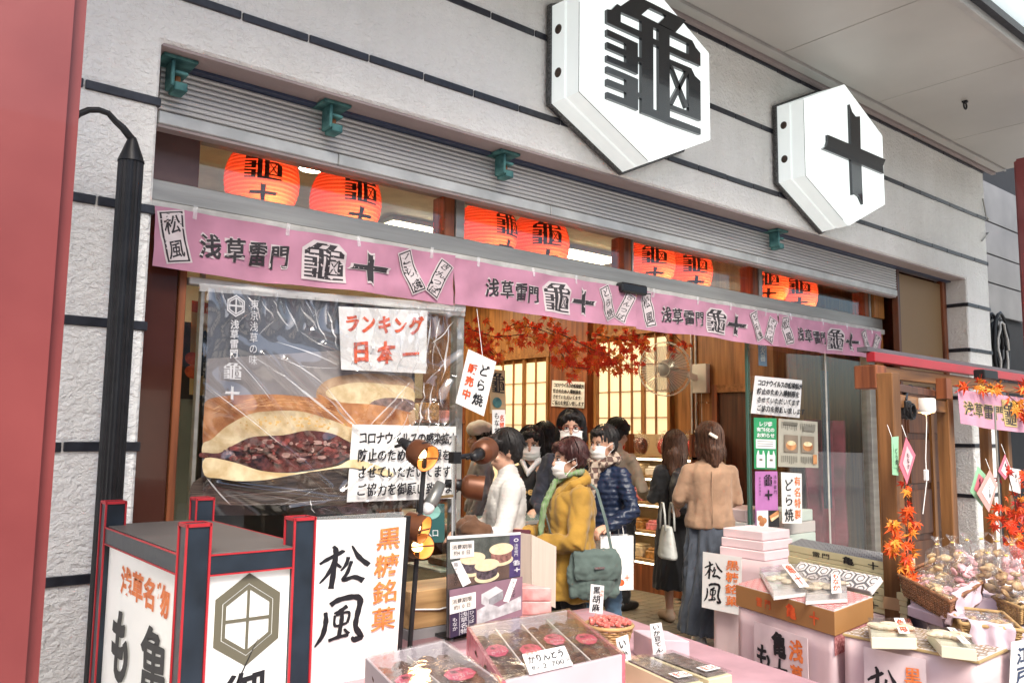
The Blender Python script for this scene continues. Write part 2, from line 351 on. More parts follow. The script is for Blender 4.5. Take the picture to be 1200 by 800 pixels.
# facade wall with its opening
mb = MB()
mb.prism([(-1.5, 0, .0), (.985, 0, 0), (.985, 0, 3.25), (9.03, 0, 3.25), (9.03, 0, 0), (9.595, 0, 0), (9.595, 0, 4.52), (-1.5, 0, 4.52)], (0, .27, 0))
wall = mb.build('facade_wall', STUC, bevel=.012)
tag(wall, 'rough white plaster front wall of the shop with black tile bands', 'wall')
def tilerow(z, x0, x1, wrap=False):
    x = x0 - rnd.uniform(0, .2)
    while x < x1:
        a, b = max(x+.004, x0), min(x+.326, x1)
        if b-a > .02:
            t = MB(); dz = rnd.uniform(-.002, .002); t.box(a, b, -.009-rnd.uniform(0, .003), .02, z-.019+dz, z+.019+dz); t.build('tile', BLK, wall, bevel=.003)
        x += .33
for z in (3.475, 3.97): tilerow(z, -.2, 9.600)
tilerow(4.497, 1.5, 9.600)
for z in (1.016, 1.523, 2.014, 2.505, 2.975):
    tilerow(z, -.2, .993)
    tilerow(z, 9.022, 9.600)
    t = MB(); t.box(9.018, 9.05, .02, .268, z-.019, z+.019); t.build('tile', BLK, wall, bevel=.003)
mb = MB(); mb.box(.99, 9.026, .012, .268, 3.236, 3.2485); mb.build('lintel_underside', MAUVE, wall)
mb = MB(); mb.box(9.6, 9.605, .02, .26, 0, 4.5); mb.build('corner_strip', BLK, wall)
# canopy ceiling, panel by panel
cl = thing('canopy_ceiling', 'grey panelled ceiling of the arcade canopy above the shop signs', 'ceiling', (4, -.7, 4.52))
mb = MB(); mb.box(-1.6, 9.85, -1.45, -.0, 4.56, 4.62); mb.build('backing', BLK, cl)
for k in range(-1, 7):
    x1 = 8.43-1.475*(k-1); x0 = x1-1.475
    x1 = min(x1, 9.8)
    if x0 > 9.7 or x1 < -1.5: continue
    mb = MB(); mb.box(x0+.004, x1-.004, -1.345, -.165, 4.535, 4.552); mb.build('ceiling_panel', CEIL, cl, bevel=.003)
mb = MB(); mb.box(-1.5, 9.8, -.160, -.145, 4.515, 4.552); mb.build('inner_rail', CEILR, cl)
mb = MB(); mb.box(-1.5, 9.8, -.141, -.062, 4.525, 4.55); mb.build('edge_strip', CEIL, cl)
mb = MB(); mb.box(-1.5, 9.8, -.055, -.012, 4.505, 4.55); mb.build('wall_molding', MAUVE, cl)
mb = MB(); mb.box(-1.5, 9.85, -1.40, -1.35, 4.50, 4.60); mb.build('outer_rail', CEILR, cl, bevel=.004)
p = onZ(1131, 123, 4.5, )
mb = MB(); mb.tube([p+V((0.03*math.cos(a), 0, .012+.03*math.sin(a)-.02)) for a in [i*.628 for i in range(11)]], .008, 6); mb.box(p.x-.02, p.x+.02, p.y-.02, p.y+.02, 4.52, 4.534)
tag(mb.build('ceiling_hook', BLACKM), 'small black ring hook fixed to the canopy ceiling', 'hook')
# pale arcade roof beyond the canopy; its own glow stands in for daylight
mb = MB(); mb.box(5, 30, -2.6, -.5, 4.72, 4.78)
ar = mb.build('arcade_roof', mat('glowing_roof_sheet', (.82, .86, .86), .5, var=.03, emis=(.8, .9, .92), es=.32)); tag(ar, 'pale roof strip beyond the canopy ceiling, glowing in place of daylight', 'roof')
# shop room
mb = MB(); mb.box(.9, 1.0, .3, 7.2, 0, 3.42); structure('wall_left', mb, WALLI)
mb = MB(); mb.box(1.0, 7.0, 7.1, 7.2, .0, 3.42); structure('wall_back', mb, WALLI)
mb = MB(); mb.box(7.0, 7.12, .98, 7.1, .0, 3.42); mb.box(7.12, 9.0, .98, 1.1, 0, 3.42); structure('wall_right', mb, WD)
mb = MB(); mb.box(.9, 9.1, .262, 7.2, 3.42, 3.5); structure('shop_ceiling', mb, mat('cream_ceiling', (.7, .62, .5), .7))
mb = MB(); mb.box(8.95, 9.03, .29, 1.1, 0, 3.42); structure('wall_end', mb, WDD)
# neighbouring passage on the right
GRW = mat('grey_cladding', (.15, .15, .155), .6, var=.15, vs=2)
nb = thing('neighbouring_wall', 'dull grey clad side wall of the neighbouring building at far right', 'wall', (11, 1, 0))
mb = MB(); mb.box(9.62, 14, 1.2, 1.3, 0, 6); mb.build('backing', mat('backing_black', (.012, .012, .014), .7), nb)  # near-black sheet behind the cladding panels
for z0, z1 in ((3.35, 3.8), (3.82, 4.22), (4.24, 4.7), (4.72, 5.3)):
    mb = MB(); mb.box(9.63, 13.9, 1.14, 1.18, z0, z1); mb.build('cladding_panel', GRW, nb, bevel=.004)
mb = MB(); mb.box(9.85, 13, 1.12, 1.18, 2.2, 3.33); mb.build('cladding_panel', GRW, nb, bevel=.004)
# downpipe, cable bundle
pp = thing('downpipe', 'grey metal drain pipes strapped beside the right plaster column', 'pipe', (9.8, .2, 0))
for dx, r, m_ in ((.06, .04, ALU), (.16, .028, ALUL)):
    mb = MB(); mb.tube([(9.70+dx, .2, 0), (9.70+dx, .2, 2.85), (9.76+dx, .2, 3.0)], r, 12); mb.build('pipe', m_, pp, smooth=True)
mb = MB(); mb.box(9.64, 9.95, .14, .16, 2.66, 2.7); mb.build('strap', ALUL, pp)
mb = MB(); mb.box(9.65, 9.8, .5, .6, 3.1, 4.4); mb.build('duct', BLACKM, pp)
cb = thing('cable_bundle', 'tangled black and white cables looped on the wall at far right', 'cable', (10, .1, 2))
for k in range(9):
    mb = MB(); c = V((10.02+rnd.uniform(-.05, .06), .05+.02*k, 2.62+rnd.uniform(-.08, .05))); a_, b_ = .16+rnd.uniform(-.04, .05), .36+rnd.uniform(-.08, .06)
    mb.tube([c+V((a_*math.cos(t*.3927), rnd.uniform(-.01, .01), b_*math.sin(t*.3927))) for t in range(17)], .017 if k else .012, 7)
    mb.build('cable', BLACKM if k not in (0, 5) else ALUL, cb, smooth=True)
mb = MB(); mb.tube([(9.5, -.02, 4.18), (9.56, -.02, 4.0), (9.64, -.02, 3.98), (9.75, .3, 3.98)], .008, 6); mb.tube([(9.42, -.02, 3.7), (9.62, -.02, 3.82), (9.8, .5, 3.85), (10.6, 1.1, 4.1)], .008, 6); mb.build('wire', ALU, cb)
# far red arcade column on the right, and the big one in the foreground
p0 = onY(1193, 300, -.9)
fc = thing('arcade_column', 'distant red painted arcade column at the right edge behind the stall', 'column', (p0.x, -.9, 0))
mb = MB(); mb.box(p0.x, p0.x+.55, -1.3, -.9, 0, onY(1193, 190, -.9).z); mb.build('shaft', REDP, fc, bevel=.02, bseg=2)
mb = MB(); mb.box(p0.x-.04, p0.x+.59, -1.34, -.86, 0, .25); mb.build('plinth', REDP, fc, bevel=.01)
p1 = onY(77, 400, -1.75)
fc = thing('arcade_column', 'huge red painted arcade column filling the left edge in the foreground', 'column', (p1.x, -1.75, 0))
mb = MB(); mb.box(p1.x-.62, p1.x, -1.75, -1.15, 0, 5.2); mb.build('shaft', REDP, fc, bevel=.028, bseg=2)
mb = MB(); mb.box(p1.x-.64, p1.x+.02, -1.77, -1.13, 0, .3); mb.build('plinth', REDP, fc, bevel=.01)
# ---- shops across the street, seen only in the glass
ob = thing('opposite_shop', 'dark fronted shop house with grey tiled eaves across the street', 'building', (3, -14, 0))
mb = MB(); mb.box(-14, 22, -15, -14, 0, 3.0); mb.build('ground_storey', mat('dark_front', (.06, .04, .035), .6), ob)
mb = MB(); mb.box(-14, 22, -15.6, -14.6, 3.9, 6.5); mb.build('upper_storey', mat('grey_front', (.3, .3, .3), .8), ob)
mb = MB(); mb.prism([(-14, -14.6, 3.9), (-14, -13.0, 2.95), (-14, -13.0, 2.85), (-14, -14.6, 3.5)], (36, 0, 0)); mb.build('eaves', mat('eaves_tile', (.16, .19, .22), .4, var=.3, vs=3), ob)
for k in range(9):
    mb = MB(); x = -12+k*3.8; mb.box(x, x+2.4, -14.04, -13.98, .4, 2.4); mb.build('window', mat('shop_window_lit', (.3, .3, .3), .2, var=0, emis=(1, .85, .65), es=.35), ob)
    mb = MB(); mb.box(x+.5, x+2, -14.66, -14.58, 4.6, 5.9); mb.build('window', mat('upper_pane', (.05, .06, .07), .1, var=0), ob)

# ================================================================ roller shutter and brackets
sh = thing('roller_shutter', 'grey ribbed steel roller shutter drawn up above the shop front', 'shutter', (4.5, .22, 2.96))
for k in range(9):
    z0 = 3.022+k*.0252; mb = MB()
    prof = [(0, 0), (-.010, .003), (-.013, .012), (-.010, .020), (0, .0235)]
    mb.grid(lambda u, v: V((1.04+6.87*u, .205+[q[0] for q in prof][int(round(v*4))], z0+[q[1] for q in prof][int(round(v*4))])), 1, 4)
    mb.build('slat', SHUT, sh, recalc=False)
mb = MB(); mb.box(1.04, 7.91, .207, .24, 3.018, 3.25); mb.build('backing', MAUVE, sh)
mb = MB(); mb.box(1.0, 9.02, .150, .200, 3.222, 3.2355); mb.build('guide_rail', mat('slate_blue_rail', (.06, .08, .14), .35, .3), sh)
for a, b in ((1.04, 1.93), (1.933, 3.4), (3.403, 5.6), (5.603, 7.915)):
    mb = MB(); mb.box(a, b, .188, .228, 2.955, 3.015); mb.build('bottom_bar', SHUTB, sh, bevel=.005)
mb = MB(); mb.box(1.04, 7.9, .196, .26, 2.94, 2.953); mb.build('seal_strip', MAUVE, sh)
mb = MB(); mb.box(1.0, 7.93, .29, .46, 2.99, 3.42); mb.build('housing', MAUVE, sh)
for i, (px, py, l_) in enumerate(((207, 75, 'leftmost of the teal brackets, above the first red lantern'), (389, 127, 'teal shutter bracket above the second bay of lanterns, second from left'), (590, 187, 'teal rusty shutter bracket nearest the big turtle character sign'), (909, 275, 'small teal bracket below the cross shaped sign, rightmost'))):
    c = onY(px, py, .13); h = .10
    t = thing('shutter_bracket', l_, 'bracket', (c.x, .13, 3.13), 'teal brackets under the lintel')
    mb = MB(); mb.box(c.x-.075, c.x+.075, .06, .2, 3.219, 3.234); mb.build('plate', TEAL, t, bevel=.003)
    mb = MB(); mb.box(c.x-.035, c.x-.018, .08, .17, 3.10, 3.219); mb.box(c.x-.018, c.x+.04, .08, .17, 3.16, 3.176); mb.box(c.x-.018, c.x+.04, .08, .17, 3.085, 3.125); mb.build('jaw', TEAL, t, bevel=.004)
    mb = MB(); mb.tube([(c.x+.005, .12, 3.128), (c.x+.005, .12, 3.158)], .014, 8); mb.build('bolt', mat('rust', (.25, .1, .04), .8), t)

# ================================================================ shop front frame
sf = thing('shopfront', 'grey aluminium shop front frame with transom windows and tall glass panes', 'shopfront', (4.4, .4, 0))
YG = .40
mb = MB(); mb.box(1.0, 7.925, .352, .47, 2.645, 2.745); mb.build('transom_beam', ALU, sf, bevel=.004)
mb = MB(); mb.box(1.0, 7.93, .335, .45, 2.595, 2.642); mb.build('banner_rail', ALUL, sf, bevel=.004)
for a, b in ((2.755, 2.862), (4.295, 4.352), (5.838, 5.925), (7.66, 7.73)):
    mb = MB(); mb.box(a+.045, b, .36, .44, 2.746, 2.99); mb.build('mullion', ALU, sf, bevel=.003)
    mb = MB(); mb.box(a-.03, a+.042, .372, .50, 2.746, 2.99); mb.build('wood_stile', WDR, sf, bevel=.003)
mb = MB(); mb.box(1.0, 1.29, .37, .42, 2.746, 2.99); mb.build('blind_panel', mat('mauve_brown_panel', (.13, .075, .07), .4), sf, bevel=.003)
for a, b in ((1.292, 2.72), (2.864, 4.26), (4.354, 5.80), (5.927, 7.625)):
    mb = MB(); mb.box(a, b, .40, .406, 2.746, 2.99); mb.build('transom_pane', GLASS, sf)
# door leaf at far left, tall frames
mb = MB(); mb.box(.99, 1.225, .385, .41, .06, 2.592); mb.build('side_panel', DARKR, sf, bevel=.003)
mb = MB(); mb.box(1.228, 1.262, .37, .44, .06, 2.592); mb.build('frame_post', WDR, sf, bevel=.003)
mb = MB(); mb.box(1.335, 1.352, .38, .42, .4, 2.592); mb.build('frame_post', ALU, sf)
mb = MB(); mb.box(1.265, 2.82, .392, .398, .45, 2.592); mb.build('window_pane', GLASS, sf)
mb = MB(); mb.box(1.265, 2.87, .345, .40, 2.275, 2.31); mb.build('window_rail', ALUL, sf, bevel=.004)
mb = MB(); mb.box(2.825, 2.875, .36, .43, .06, 2.592); mb.build('frame_post', ALU, sf, bevel=.004)
mb = MB(); mb.box(1.265, 2.82, .36, .43, .06, .45); mb.build('kick_plate', ALU, sf, bevel=.004)
mb = MB(); mb.box(5.75, 7.66, .40, .41, .1, 2.592); mb.build('window_pane', GLASS, sf)
mb = MB(); mb.box(5.735, 5.749, .395, .415, .08, 2.592); mb.build('glass_edge', GLE, sf)
mb = MB(); mb.box(5.80, 5.812, .42, .44, .08, 2.592); mb.build('glass_edge', GLE, sf)
mb = MB(); mb.box(6.92, 6.935, .39, .399, .1, 2.592); mb.build('glass_joint', ALUL, sf)
mb = MB(); mb.box(7.66, 7.76, .36, .46, .06, 2.592); mb.build('frame_post', ALU, sf, bevel=.004)
mb = MB(); mb.box(7.77, 7.90, .34, .46, .06, 2.592); mb.build('frame_post', WD, sf, bevel=.004)
mb = MB(); mb.box(7.735, 7.925, .33, .46, 2.746, 2.99); mb.build('frame_post', WD, sf, bevel=.004)
mb = MB(); mb.box(5.735, 7.7, .38, .45, .04, .1); mb.build('sill', ALU, sf)
# brown side cupboard right of the shutter
bp_ = thing('brown_board', 'tall plain brown board between the shutter end and right plaster column', 'board', (8.5, .24, 0))
mb = MB(); mb.box(7.99, 8.93, .225, .245, .1, 3.2); mb.build('board', mat('tan_board', (.25, .155, .07), .55, var=.06, vs=1), bp_)
for a, b in ((7.94, 7.988), (8.932, 9.015)):
    mb = MB(); mb.box(a, b, .20, .26, .05, 3.234); mb.build('frame', WDD if a < 8 else WDR, bp_, bevel=.003)
# small black sensor box on the beam
c = onY(740, 339, .3); t = MB(); t.box(c.x-.13, c.x+.13, .26, .334, c.z-.035, c.z+.035)
tag(t.build('door_sensor', mat('black_gloss', (.015, .015, .017), .2), bevel=.012), 'black box shaped door sensor on the grey beam above the banners', 'sensor')
# teal-less hook on beam
# ================================================================ lit hexagon signs
SIGNW = mat('sign_face_acrylic', (.74, .76, .74), .3, var=.08, vs=2.0, emis=(.93, 1, .98), es=.33, spec=.5)
SIGNS = mat('sign_side_acrylic', (.74, .76, .75), .35, var=.05, vs=3, emis=(.9, 1, .98), es=.17)
GRAN = mat('black_granite_edge', (.02, .02, .022), .4, var=.9, vs=90, col2=(.12, .12, .12), bump=.004, bs=60)
def hexagon(cx, cz, w, y, top=.583, side=.30):
    k = w/.6
    return [(cx-.6*k, y, cz-side*k), (cx, y, cz-top*k), (cx+.6*k, y, cz-side*k), (cx+.6*k, y, cz+side*k), (cx, y, cz+top*k), (cx-.6*k, y, cz+side*k)]
def hexsign(cx, cz, label, dirt):
    t = thing('hexagon_sign', label, 'sign', (cx, 0, cz-.6))
    mb = MB(); mb.prism(hexagon(cx, cz, .63, -.012), (0, -.035, 0)); mb.build('backing', GRAN, t, bevel=.006)
    levels = [(.612, -.048), (.606, -.15), (.594, -.158), (.594, -.168), (.606, -.176), (.602, -.268)]
    mb = MB(); n = 6
    for w_, y in levels: mb.v += [V(p) for p in hexagon(cx, cz, w_, y)]
    for i in range(len(levels)-1):
        for j in range(6): mb.f.append((i*6+j, i*6+(j+1) % 6, (i+1)*6+(j+1) % 6, (i+1)*6+j)); mb.m.append(0)
    mb.build('side', SIGNS, t)
    mb = MB(); mb.prism(hexagon(cx, cz, .6035, -.27), (0, -.012, 0)); mb.build('face', SIGNW, t, bevel=.006)
    for z in (.14, -.13):
        mb = MB(); mb.ell((cx-.609, -.10, cz+z), (.012, .028, .03)); mb.build('cable_gland', mat('brown_rubber', (.06, .04, .03), .6), t)
    return t
BLS = mat('glossy_black_plastic', (.012, .016, .02), .18, var=0, coat=.5)
t = hexsign(3.80, 3.853, 'lit white hexagon sign bearing the big black turtle character', 0)
mb = MB()
for q in LOGO: mb.prism([(3.396+.88*a, -.283, 4.285-.742*b) for a, b in q], (0, -.022, 0))
mb.build('lettering', BLS, t)
t = hexsign(6.17, 3.853, 'lit white hexagon sign bearing a black cross shaped ten character', 1)
mb = MB(); mb.prism([(5.765+1.0*a, -.283, 4.27-.80*b) for a, b in TEN], (0, -.022, 0)); mb.build('lettering', BLS, t)

# ================================================================ banners
PINKC = mat('pink_banner_cloth', (.50, .235, .335), .8, var=.14, vs=5, bump=.002, bs=6, sheen=.2)
BINK = mat('banner_print_black', (.035, .03, .035), .7, var=0); BHALO = mat('banner_print_pale', (.62, .55, .56), .8, var=0)
ref = [onY(p, 300, .33).x for p in (178, 528)]
def fr_(px): return (onY(px, 300, .33).x-ref[0])/(ref[1]-ref[0])
xs_b = [(onY(178, 270, .33).x, onY(528.5, 330, .33).x), (onY(529.5, 330, .327).x, onY(740.5, 370, .33).x), (onY(742.5, 370, .33).x, onY(907.5, 390, .33).x), (onY(909, 390, .33).x, onY(1029, 410, .33).x)]
lbs = ['pink cloth shop banner at far left, longest, over the poster window', 'pink cloth shop banner above the red maple branch, second from left', 'pink cloth shop banner above the wall fan, third from left', 'pink cloth shop banner above the right glass pane, touching the stall roof']
def strip_print(ink, cx, cy, w, h, rot, txt, asp, bend=.12):
    # small paper-slip motif printed on the banner; cx, cy centre; rot in radians (sheet is asp times wider than high)
    def loc(a, b):
        a = a + bend*math.sin(b*1.6)*0 + bend*(b*b*4-1)*.5
        x = a*w; y = b*h; cr, sr = math.cos(rot), math.sin(rot); return cx+(x*cr-y*sr)/asp, cy+(x*sr+y*cr)
    for g, m_ in ((1.25, BHALO), (1.08, BINK), (.9, BHALO)):
        gh = 1+(g-1)*.35
        vs = [loc(-.5*g, (-.5+i/6)*gh) for i in range(7)] + [loc(.5*g, (-.5+i/6)*gh) for i in range(7)]
        ink.put(vs, [(i, i+1, 8+i, 7+i) for i in range(6)], m_)
    n = len(txt)
    for i, c in enumerate(txt):
        b = -.5+(i+.5)/n; x, y = loc(0, b); ink.ch(c, x, y, w*.8/asp, h*.8/n, BINK, .008, .010, rot)
for i, (a, b) in enumerate(xs_b):
    L = b-a; Hb = .285 if i == 0 else .275; z1 = 2.607 if i else 2.612; ph = i*2.1
    asp = L/Hb
    def at(u, v, o, a=a, L=L, Hb=Hb, z1=z1, ph=ph, i=i):
        x = a+L*u; w_ = .014*math.sin(x*7+ph)*v + .007*math.sin(x*17+v*3+ph) + .016*noise.noise(V((x*6+v*2, v*2, i)))+.006*noise.noise(V((x*19-v*6, v*3, i)))
        z = z1 - Hb*v - .012*math.sin(math.pi*u)*(1-v)*.4 - .006*math.sin(x*5+ph)*v - (.01*(.5-u) if i == 0 else 0)
        return V((x, .300-w_-o, z))
    t = thing('banner', lbs[i], 'banner', (a+L/2, .32, z1-Hb), 'pink shop banners under the beam')
    mb = MB(); mb.grid(lambda u, v: at(u, v, 0), 60, 8); mb.grid(lambda u, v: at(u, v, -.0015), 60, 8); mb.build('cloth', PINKC, t, smooth=True)
    ink = Ink(Fn(at), .0015, .0006)
    if i == 0: F_ = dict(s0=(.055, .5), k=(.155, .225, .295, .362), lg=(.505, .135), tn=(.665, .14), s1=(.825, .5), s2=(.935, .5))
    else: F_ = dict(s0=(.075, .5), k=(.185, .255, .325, .395), lg=(.52, .13), tn=(.675, .14), s1=(.825, .5), s2=(.935, .5))
    if i != 1: strip_print(ink, F_['s0'][0], .47, .34, .8, -.22, '松風', asp)
    kw = .062 if i == 0 else .066
    for m_, wt in ((BHALO, .055), (BINK, .012)):
        for c, x in zip('浅草雷門', F_['k']): ink.ch(c, x, .52, kw, .43, m_, wt, 0 if m_ is BHALO else .028)
    for m_, g in ((BHALO, 1.16), (BINK, 1.)):
        x, w_ = F_['lg']
        if m_ is BHALO: ink.poly([(x-w_*.56, .30), (x-w_*.3, .14), (x+w_*.36, .14), (x+w_*.56, .30), (x+w_*.56, .88), (x-w_*.56, .88)], BHALO)
        else: ink.ch('@', x, .51, w_, .66, m_)
        x, w_ = F_['tn']
        ink.ch('+', x, .52, w_*g, .62*g, m_)
    strip_print(ink, F_['s1'][0], .46, .28, .8, -.45, 'どら焼', asp); strip_print(ink, F_['s2'][0], .52, .28, .74, .5, 'きんつば', asp)
    ink.build(t, 'print')
    for u in (.1, .38, .62, .9):
        mb = MB(); mb.grid(lambda p, q, u=u: at(u+.012*p, -.10+.22*q, .0045), 3, 4); mb.build('tape', clearmat('clear_tape', (1, 1, 1), .1, .15, milk=.35), t, recalc=False)

# ================================================================ red paper lanterns
LRED = mat('red_lantern_paper', (.52, .045, .04), .6, var=.12, vs=5, emis=(1, .13, .07), es=.02)
tl = LRED.node_tree; bs_ = tl.nodes['Principled BSDF']; trn = tl.nodes.new('ShaderNodeBsdfTranslucent'); trn.inputs[0].default_value = (1, .16, .08, 1)
mxs = tl.nodes.new('ShaderNodeMixShader'); mxs.inputs[0].default_value = .5; out = [n for n in tl.nodes if n.type == 'OUTPUT_MATERIAL'][0]
tl.links.new(bs_.outputs[0], mxs.inputs[1]); tl.links.new(trn.outputs[0], mxs.inputs[2]); tl.links.new(mxs.outputs[0], out.inputs[0])
LK = mat('lantern_black_print', (.04, .004, .003), .6, var=0)
def lantern(cx, cy, zt, r, yaw, label):
    hh = r*1.02; cz = zt-hh
    t = thing('paper_lantern', label, 'lantern', (cx, cy, cz-hh), 'red paper lanterns behind the transom windows')
    prof = []; N = 44
    for i in range(N+1):
        a = -1.25 + 2.5*i/N; rr = r*(math.cos(a)**.72 if math.cos(a) > 0 else 0); z = cz + hh*math.sin(a)/math.sin(1.25)*.97
        prof.append((rr*(1+(.013 if i % 2 else -.013)), z))
    mb = MB(); mb.lathe(prof, 36, (cx, cy, 0)); mb.build('shell', LRED, t, smooth=False)
    for s_, nm in ((1, 'top_ring'), (-1, 'bottom_ring')):
        mb = MB(); z = cz+s_*hh*.97; r0 = prof[-1][0]*1.03; mb.lathe([(r0, z-.012), (r0, z+.014), (r0*.85, z+.014), (r0*.85, z-.012), (r0, z-.012)], 24, (cx, cy, 0)); mb.build(nm, BLACKM, t)
    mb = MB(); mb.tube([(cx, cy, cz+hh), (cx, cy, 3.42)], .006, 5); mb.build('hanging_wire', BLACKM, t)
    def at(u, v, o):
        th = yaw + (u-.5)*1.5; z = cz + hh*(.80-1.62*v); s_ = max(-1, min(1, (z-cz)/(hh*.97)))*math.sin(1.25); rr = r*math.cos(math.asin(s_))**.72+.004+o
        return V((cx+rr*math.sin(th), cy-rr*math.cos(th), z))
    ink = Ink(Fn(at), .002, .0001); ink.cut = .12; ink.va = .6; ink.ch('@', .5, .36, .66, .50, LK); ink.ch('+', .5, .82, .58, .30, LK)
    for m_, mb in ink.d.values():
        me = mb.mesh('print', m_, ORG[t.name], recalc=False); b = bmesh.new(); b.from_mesh(me); bmesh.ops.triangulate(b, faces=b.faces)
        b.to_mesh(me); b.free(); link('print', me, t)
    l = bpy.data.lights.new('bulb', 'POINT'); l.energy = 1.5; l.color = (1, .62, .25); l.shadow_soft_size = .015
    lo = bpy.data.objects.new('bulb_light', l); COL.objects.link(lo); lo.parent = t; lo.location = V((cx, cy-r*.45, cz-hh*.5))-ORG[t.name]
    mb = MB(); mb.ell((cx, cy-r*.25, cz-hh*.6), (.03, .03, .04)); mb.build('bulb', mat('bulb_glow', (1, .8, .5), .5, var=0, emis=(1, .7, .35), es=3.5), t)
for i, (px0, px1, py, lab) in enumerate(((265, 350, 207, 'leftmost red paper lantern with its turtle character facing straight out'), (367, 444, 230, 'second red lantern from left, half sunk behind the grey beam'), (541, 600, 268, 'red lantern next to the first mullion, third from left'), (601, 662, 280, 'fourth red lantern from left, right one of the second pair'), (741, 782, 304, 'fifth red lantern from left, just right of the second mullion'), (782, 826, 312, 'sixth red lantern from left, right one of the third pair'), (884, 912, 330, 'seventh red lantern from left, hugging the third mullion'), (905, 956, 338, 'rightmost red paper lantern in the row'))):
    Y = .78; c = onY((px0+px1)/2, py, Y); r = (onY(px1, py, Y).x-onY(px0, py, Y).x)/2*.97
    lantern(c.x, Y, onY((px0+px1)/2, py, Y).z+.175, min(.218, max(.20, r)), [-.36, -.02, .15, -.42, -.65, -.5, -.9, -.8][i], lab)
# ================================================================ inside the shop
SHOJI = mat('shoji_paper', (.80, .68, .46), .8, var=.08, vs=3, emis=(1, .76, .42), es=.17*INT)
LAMPW = mat('fluorescent_tube', (1, 1, 1), .5, var=0, emis=(1, .84, .58), es=5.5*INT)
LAMPD = mat('downlight_glow', (1, 1, 1), .5, var=0, emis=(1, .85, .62), es=14*INT)
def on7(px, py): return onX(px, py, 7.0)
def shoji(y0, y1, nv, z0, z1, nh, label, thick=None):
    t = thing('shoji_screen', label, 'screen', (6.97, (y0+y1)/2, z0), 'shoji screens on the right wall')
    for a in (y0, y1-.04):
        mb = MB(); mb.box(6.93, 6.998, a, a+.04, z0, z1+.05); mb.build('frame', WD, t)
    mb = MB(); mb.box(6.92, 6.998, y0-.03, y1+.03, z1+.05, z1+.12); mb.build('frame', WDX, t)
    mb = MB(); mb.box(6.93, 6.998, y0, y1, z0-.05, z0); mb.build('frame', WDX, t)
    dy = (y1-y0-.08)/nv; dz = (z1-z0)/nh
    for i in range(nv):
        for j in range(nh):
            mb = MB(); mb.box(6.972, 6.980, y0+.04+i*dy+.007, y0+.04+(i+1)*dy-.007, z0+j*dz+.005, z0+(j+1)*dz-.005); mb.build('pane', SHOJI, t)
    for i in range(1, nv):
        w_ = .022 if thick and i in thick else .007
        mb = MB(); mb.box(6.945-(.01 if w_ > .01 else 0), 6.985, y0+.04+i*dy-w_, y0+.04+i*dy+w_, z0, z1+.05); mb.build('lattice_bar', WD, t)
    for j in range(1, nh):
        mb = MB(); mb.box(6.955, 6.985, y0+.04, y1-.04, z0+j*dz-.005, z0+j*dz+.005); mb.build('lattice_bar', WDX, t)
shoji(2.2, 3.34, 6, .9, 2.66, 6, 'glowing shoji screen behind the wall fan, the wider one', (2,))
shoji(4.15, 5.35, 5, .9, 2.50, 6, 'glowing shoji screen farther back, left of the wooden pillar notice', (2,))
mb = MB(); mb.box(6.90, 6.998, 3.42, 4.08, .0, 3.42); tag(mb.build('wooden_pillar', WDR), 'wide reddish wooden wall pillar between the two shoji screens', 'pillar')
# plank joints and dark doorway on the wood wall to the right of the fan
dw = thing('inner_door', 'dark brown framed inner door seen left of the right glass pane', 'door', (6.97, 1.35, 0))
mb = MB(); mb.box(6.93, 6.998, 1.0, 1.62, .04, 2.02); mb.build('leaf', WDD, dw)
for a in (1.0, 1.60):
    mb = MB(); mb.box(6.90, 6.998, a-.03, a+.03, .04, 2.10); mb.build('frame', WDR, dw)
mb = MB(); mb.box(6.90, 6.998, 1.03, 1.57, 2.022, 2.10); mb.build('frame', WDX, dw)
c = on7(830, 487)
for k, dx in enumerate((-.06, .06)):
    mb = MB(); mb.tube([(6.9, c.y+dx, c.z+.13), (6.93, c.y+dx, c.z+.13), (6.99, c.y+dx, c.z+.14)], .009, 6)
    tag(mb.build('coat_hook', CHROME), 'small metal wall hook above the tan jacket person, ' + ('right one' if k == 0 else 'left one'), 'hook', 'coat hooks on the wood wall')
mb = MB()
for px in (811, 816): q = on7(px, 400); mb = MB(); mb.tube([(6.985, q.y, 3.3), (6.985, q.y, 1.1)], .011, 6); tag(mb.build('wall_conduit', ALUL), 'thin pale conduit running down the wood wall, %s one' % ('left' if px == 811 else 'right'), 'conduit')
# ceiling lights
for i, (x, y, w_, h_) in enumerate(((*onZ(497, 272, 3.36).xy, .75, .22), (*onZ(684, 301, 3.36).xy, .75, .22), (3.0, 4.6, 1.2, .5), (5.4, 3.4, 1.2, .5), (5.8, 5.4, 1.2, .5))):
    t = thing('ceiling_light', ['lit white ceiling lamp seen through the first transom pane', 'lit white ceiling lamp seen through the second transom pane', 'lit white ceiling lamp deep in the shop behind the first transom pane', 'lit white ceiling lamp above the customers', 'lit white ceiling lamp at the rear of the shop'][i], 'ceiling light', (x, y, 3.36), 'fluorescent lamps on the shop ceiling')
    mb = MB(); mb.box(x-w_/2-.03, x+w_/2+.03, y-h_/2-.03, y+h_/2+.03, 3.375, 3.415); mb.build('housing', ALUL, t)
    mb = MB(); mb.box(x-w_/2, x+w_/2, y-h_/2, y+h_/2, 3.35, 3.374); mb.build('diffuser', LAMPW, t)
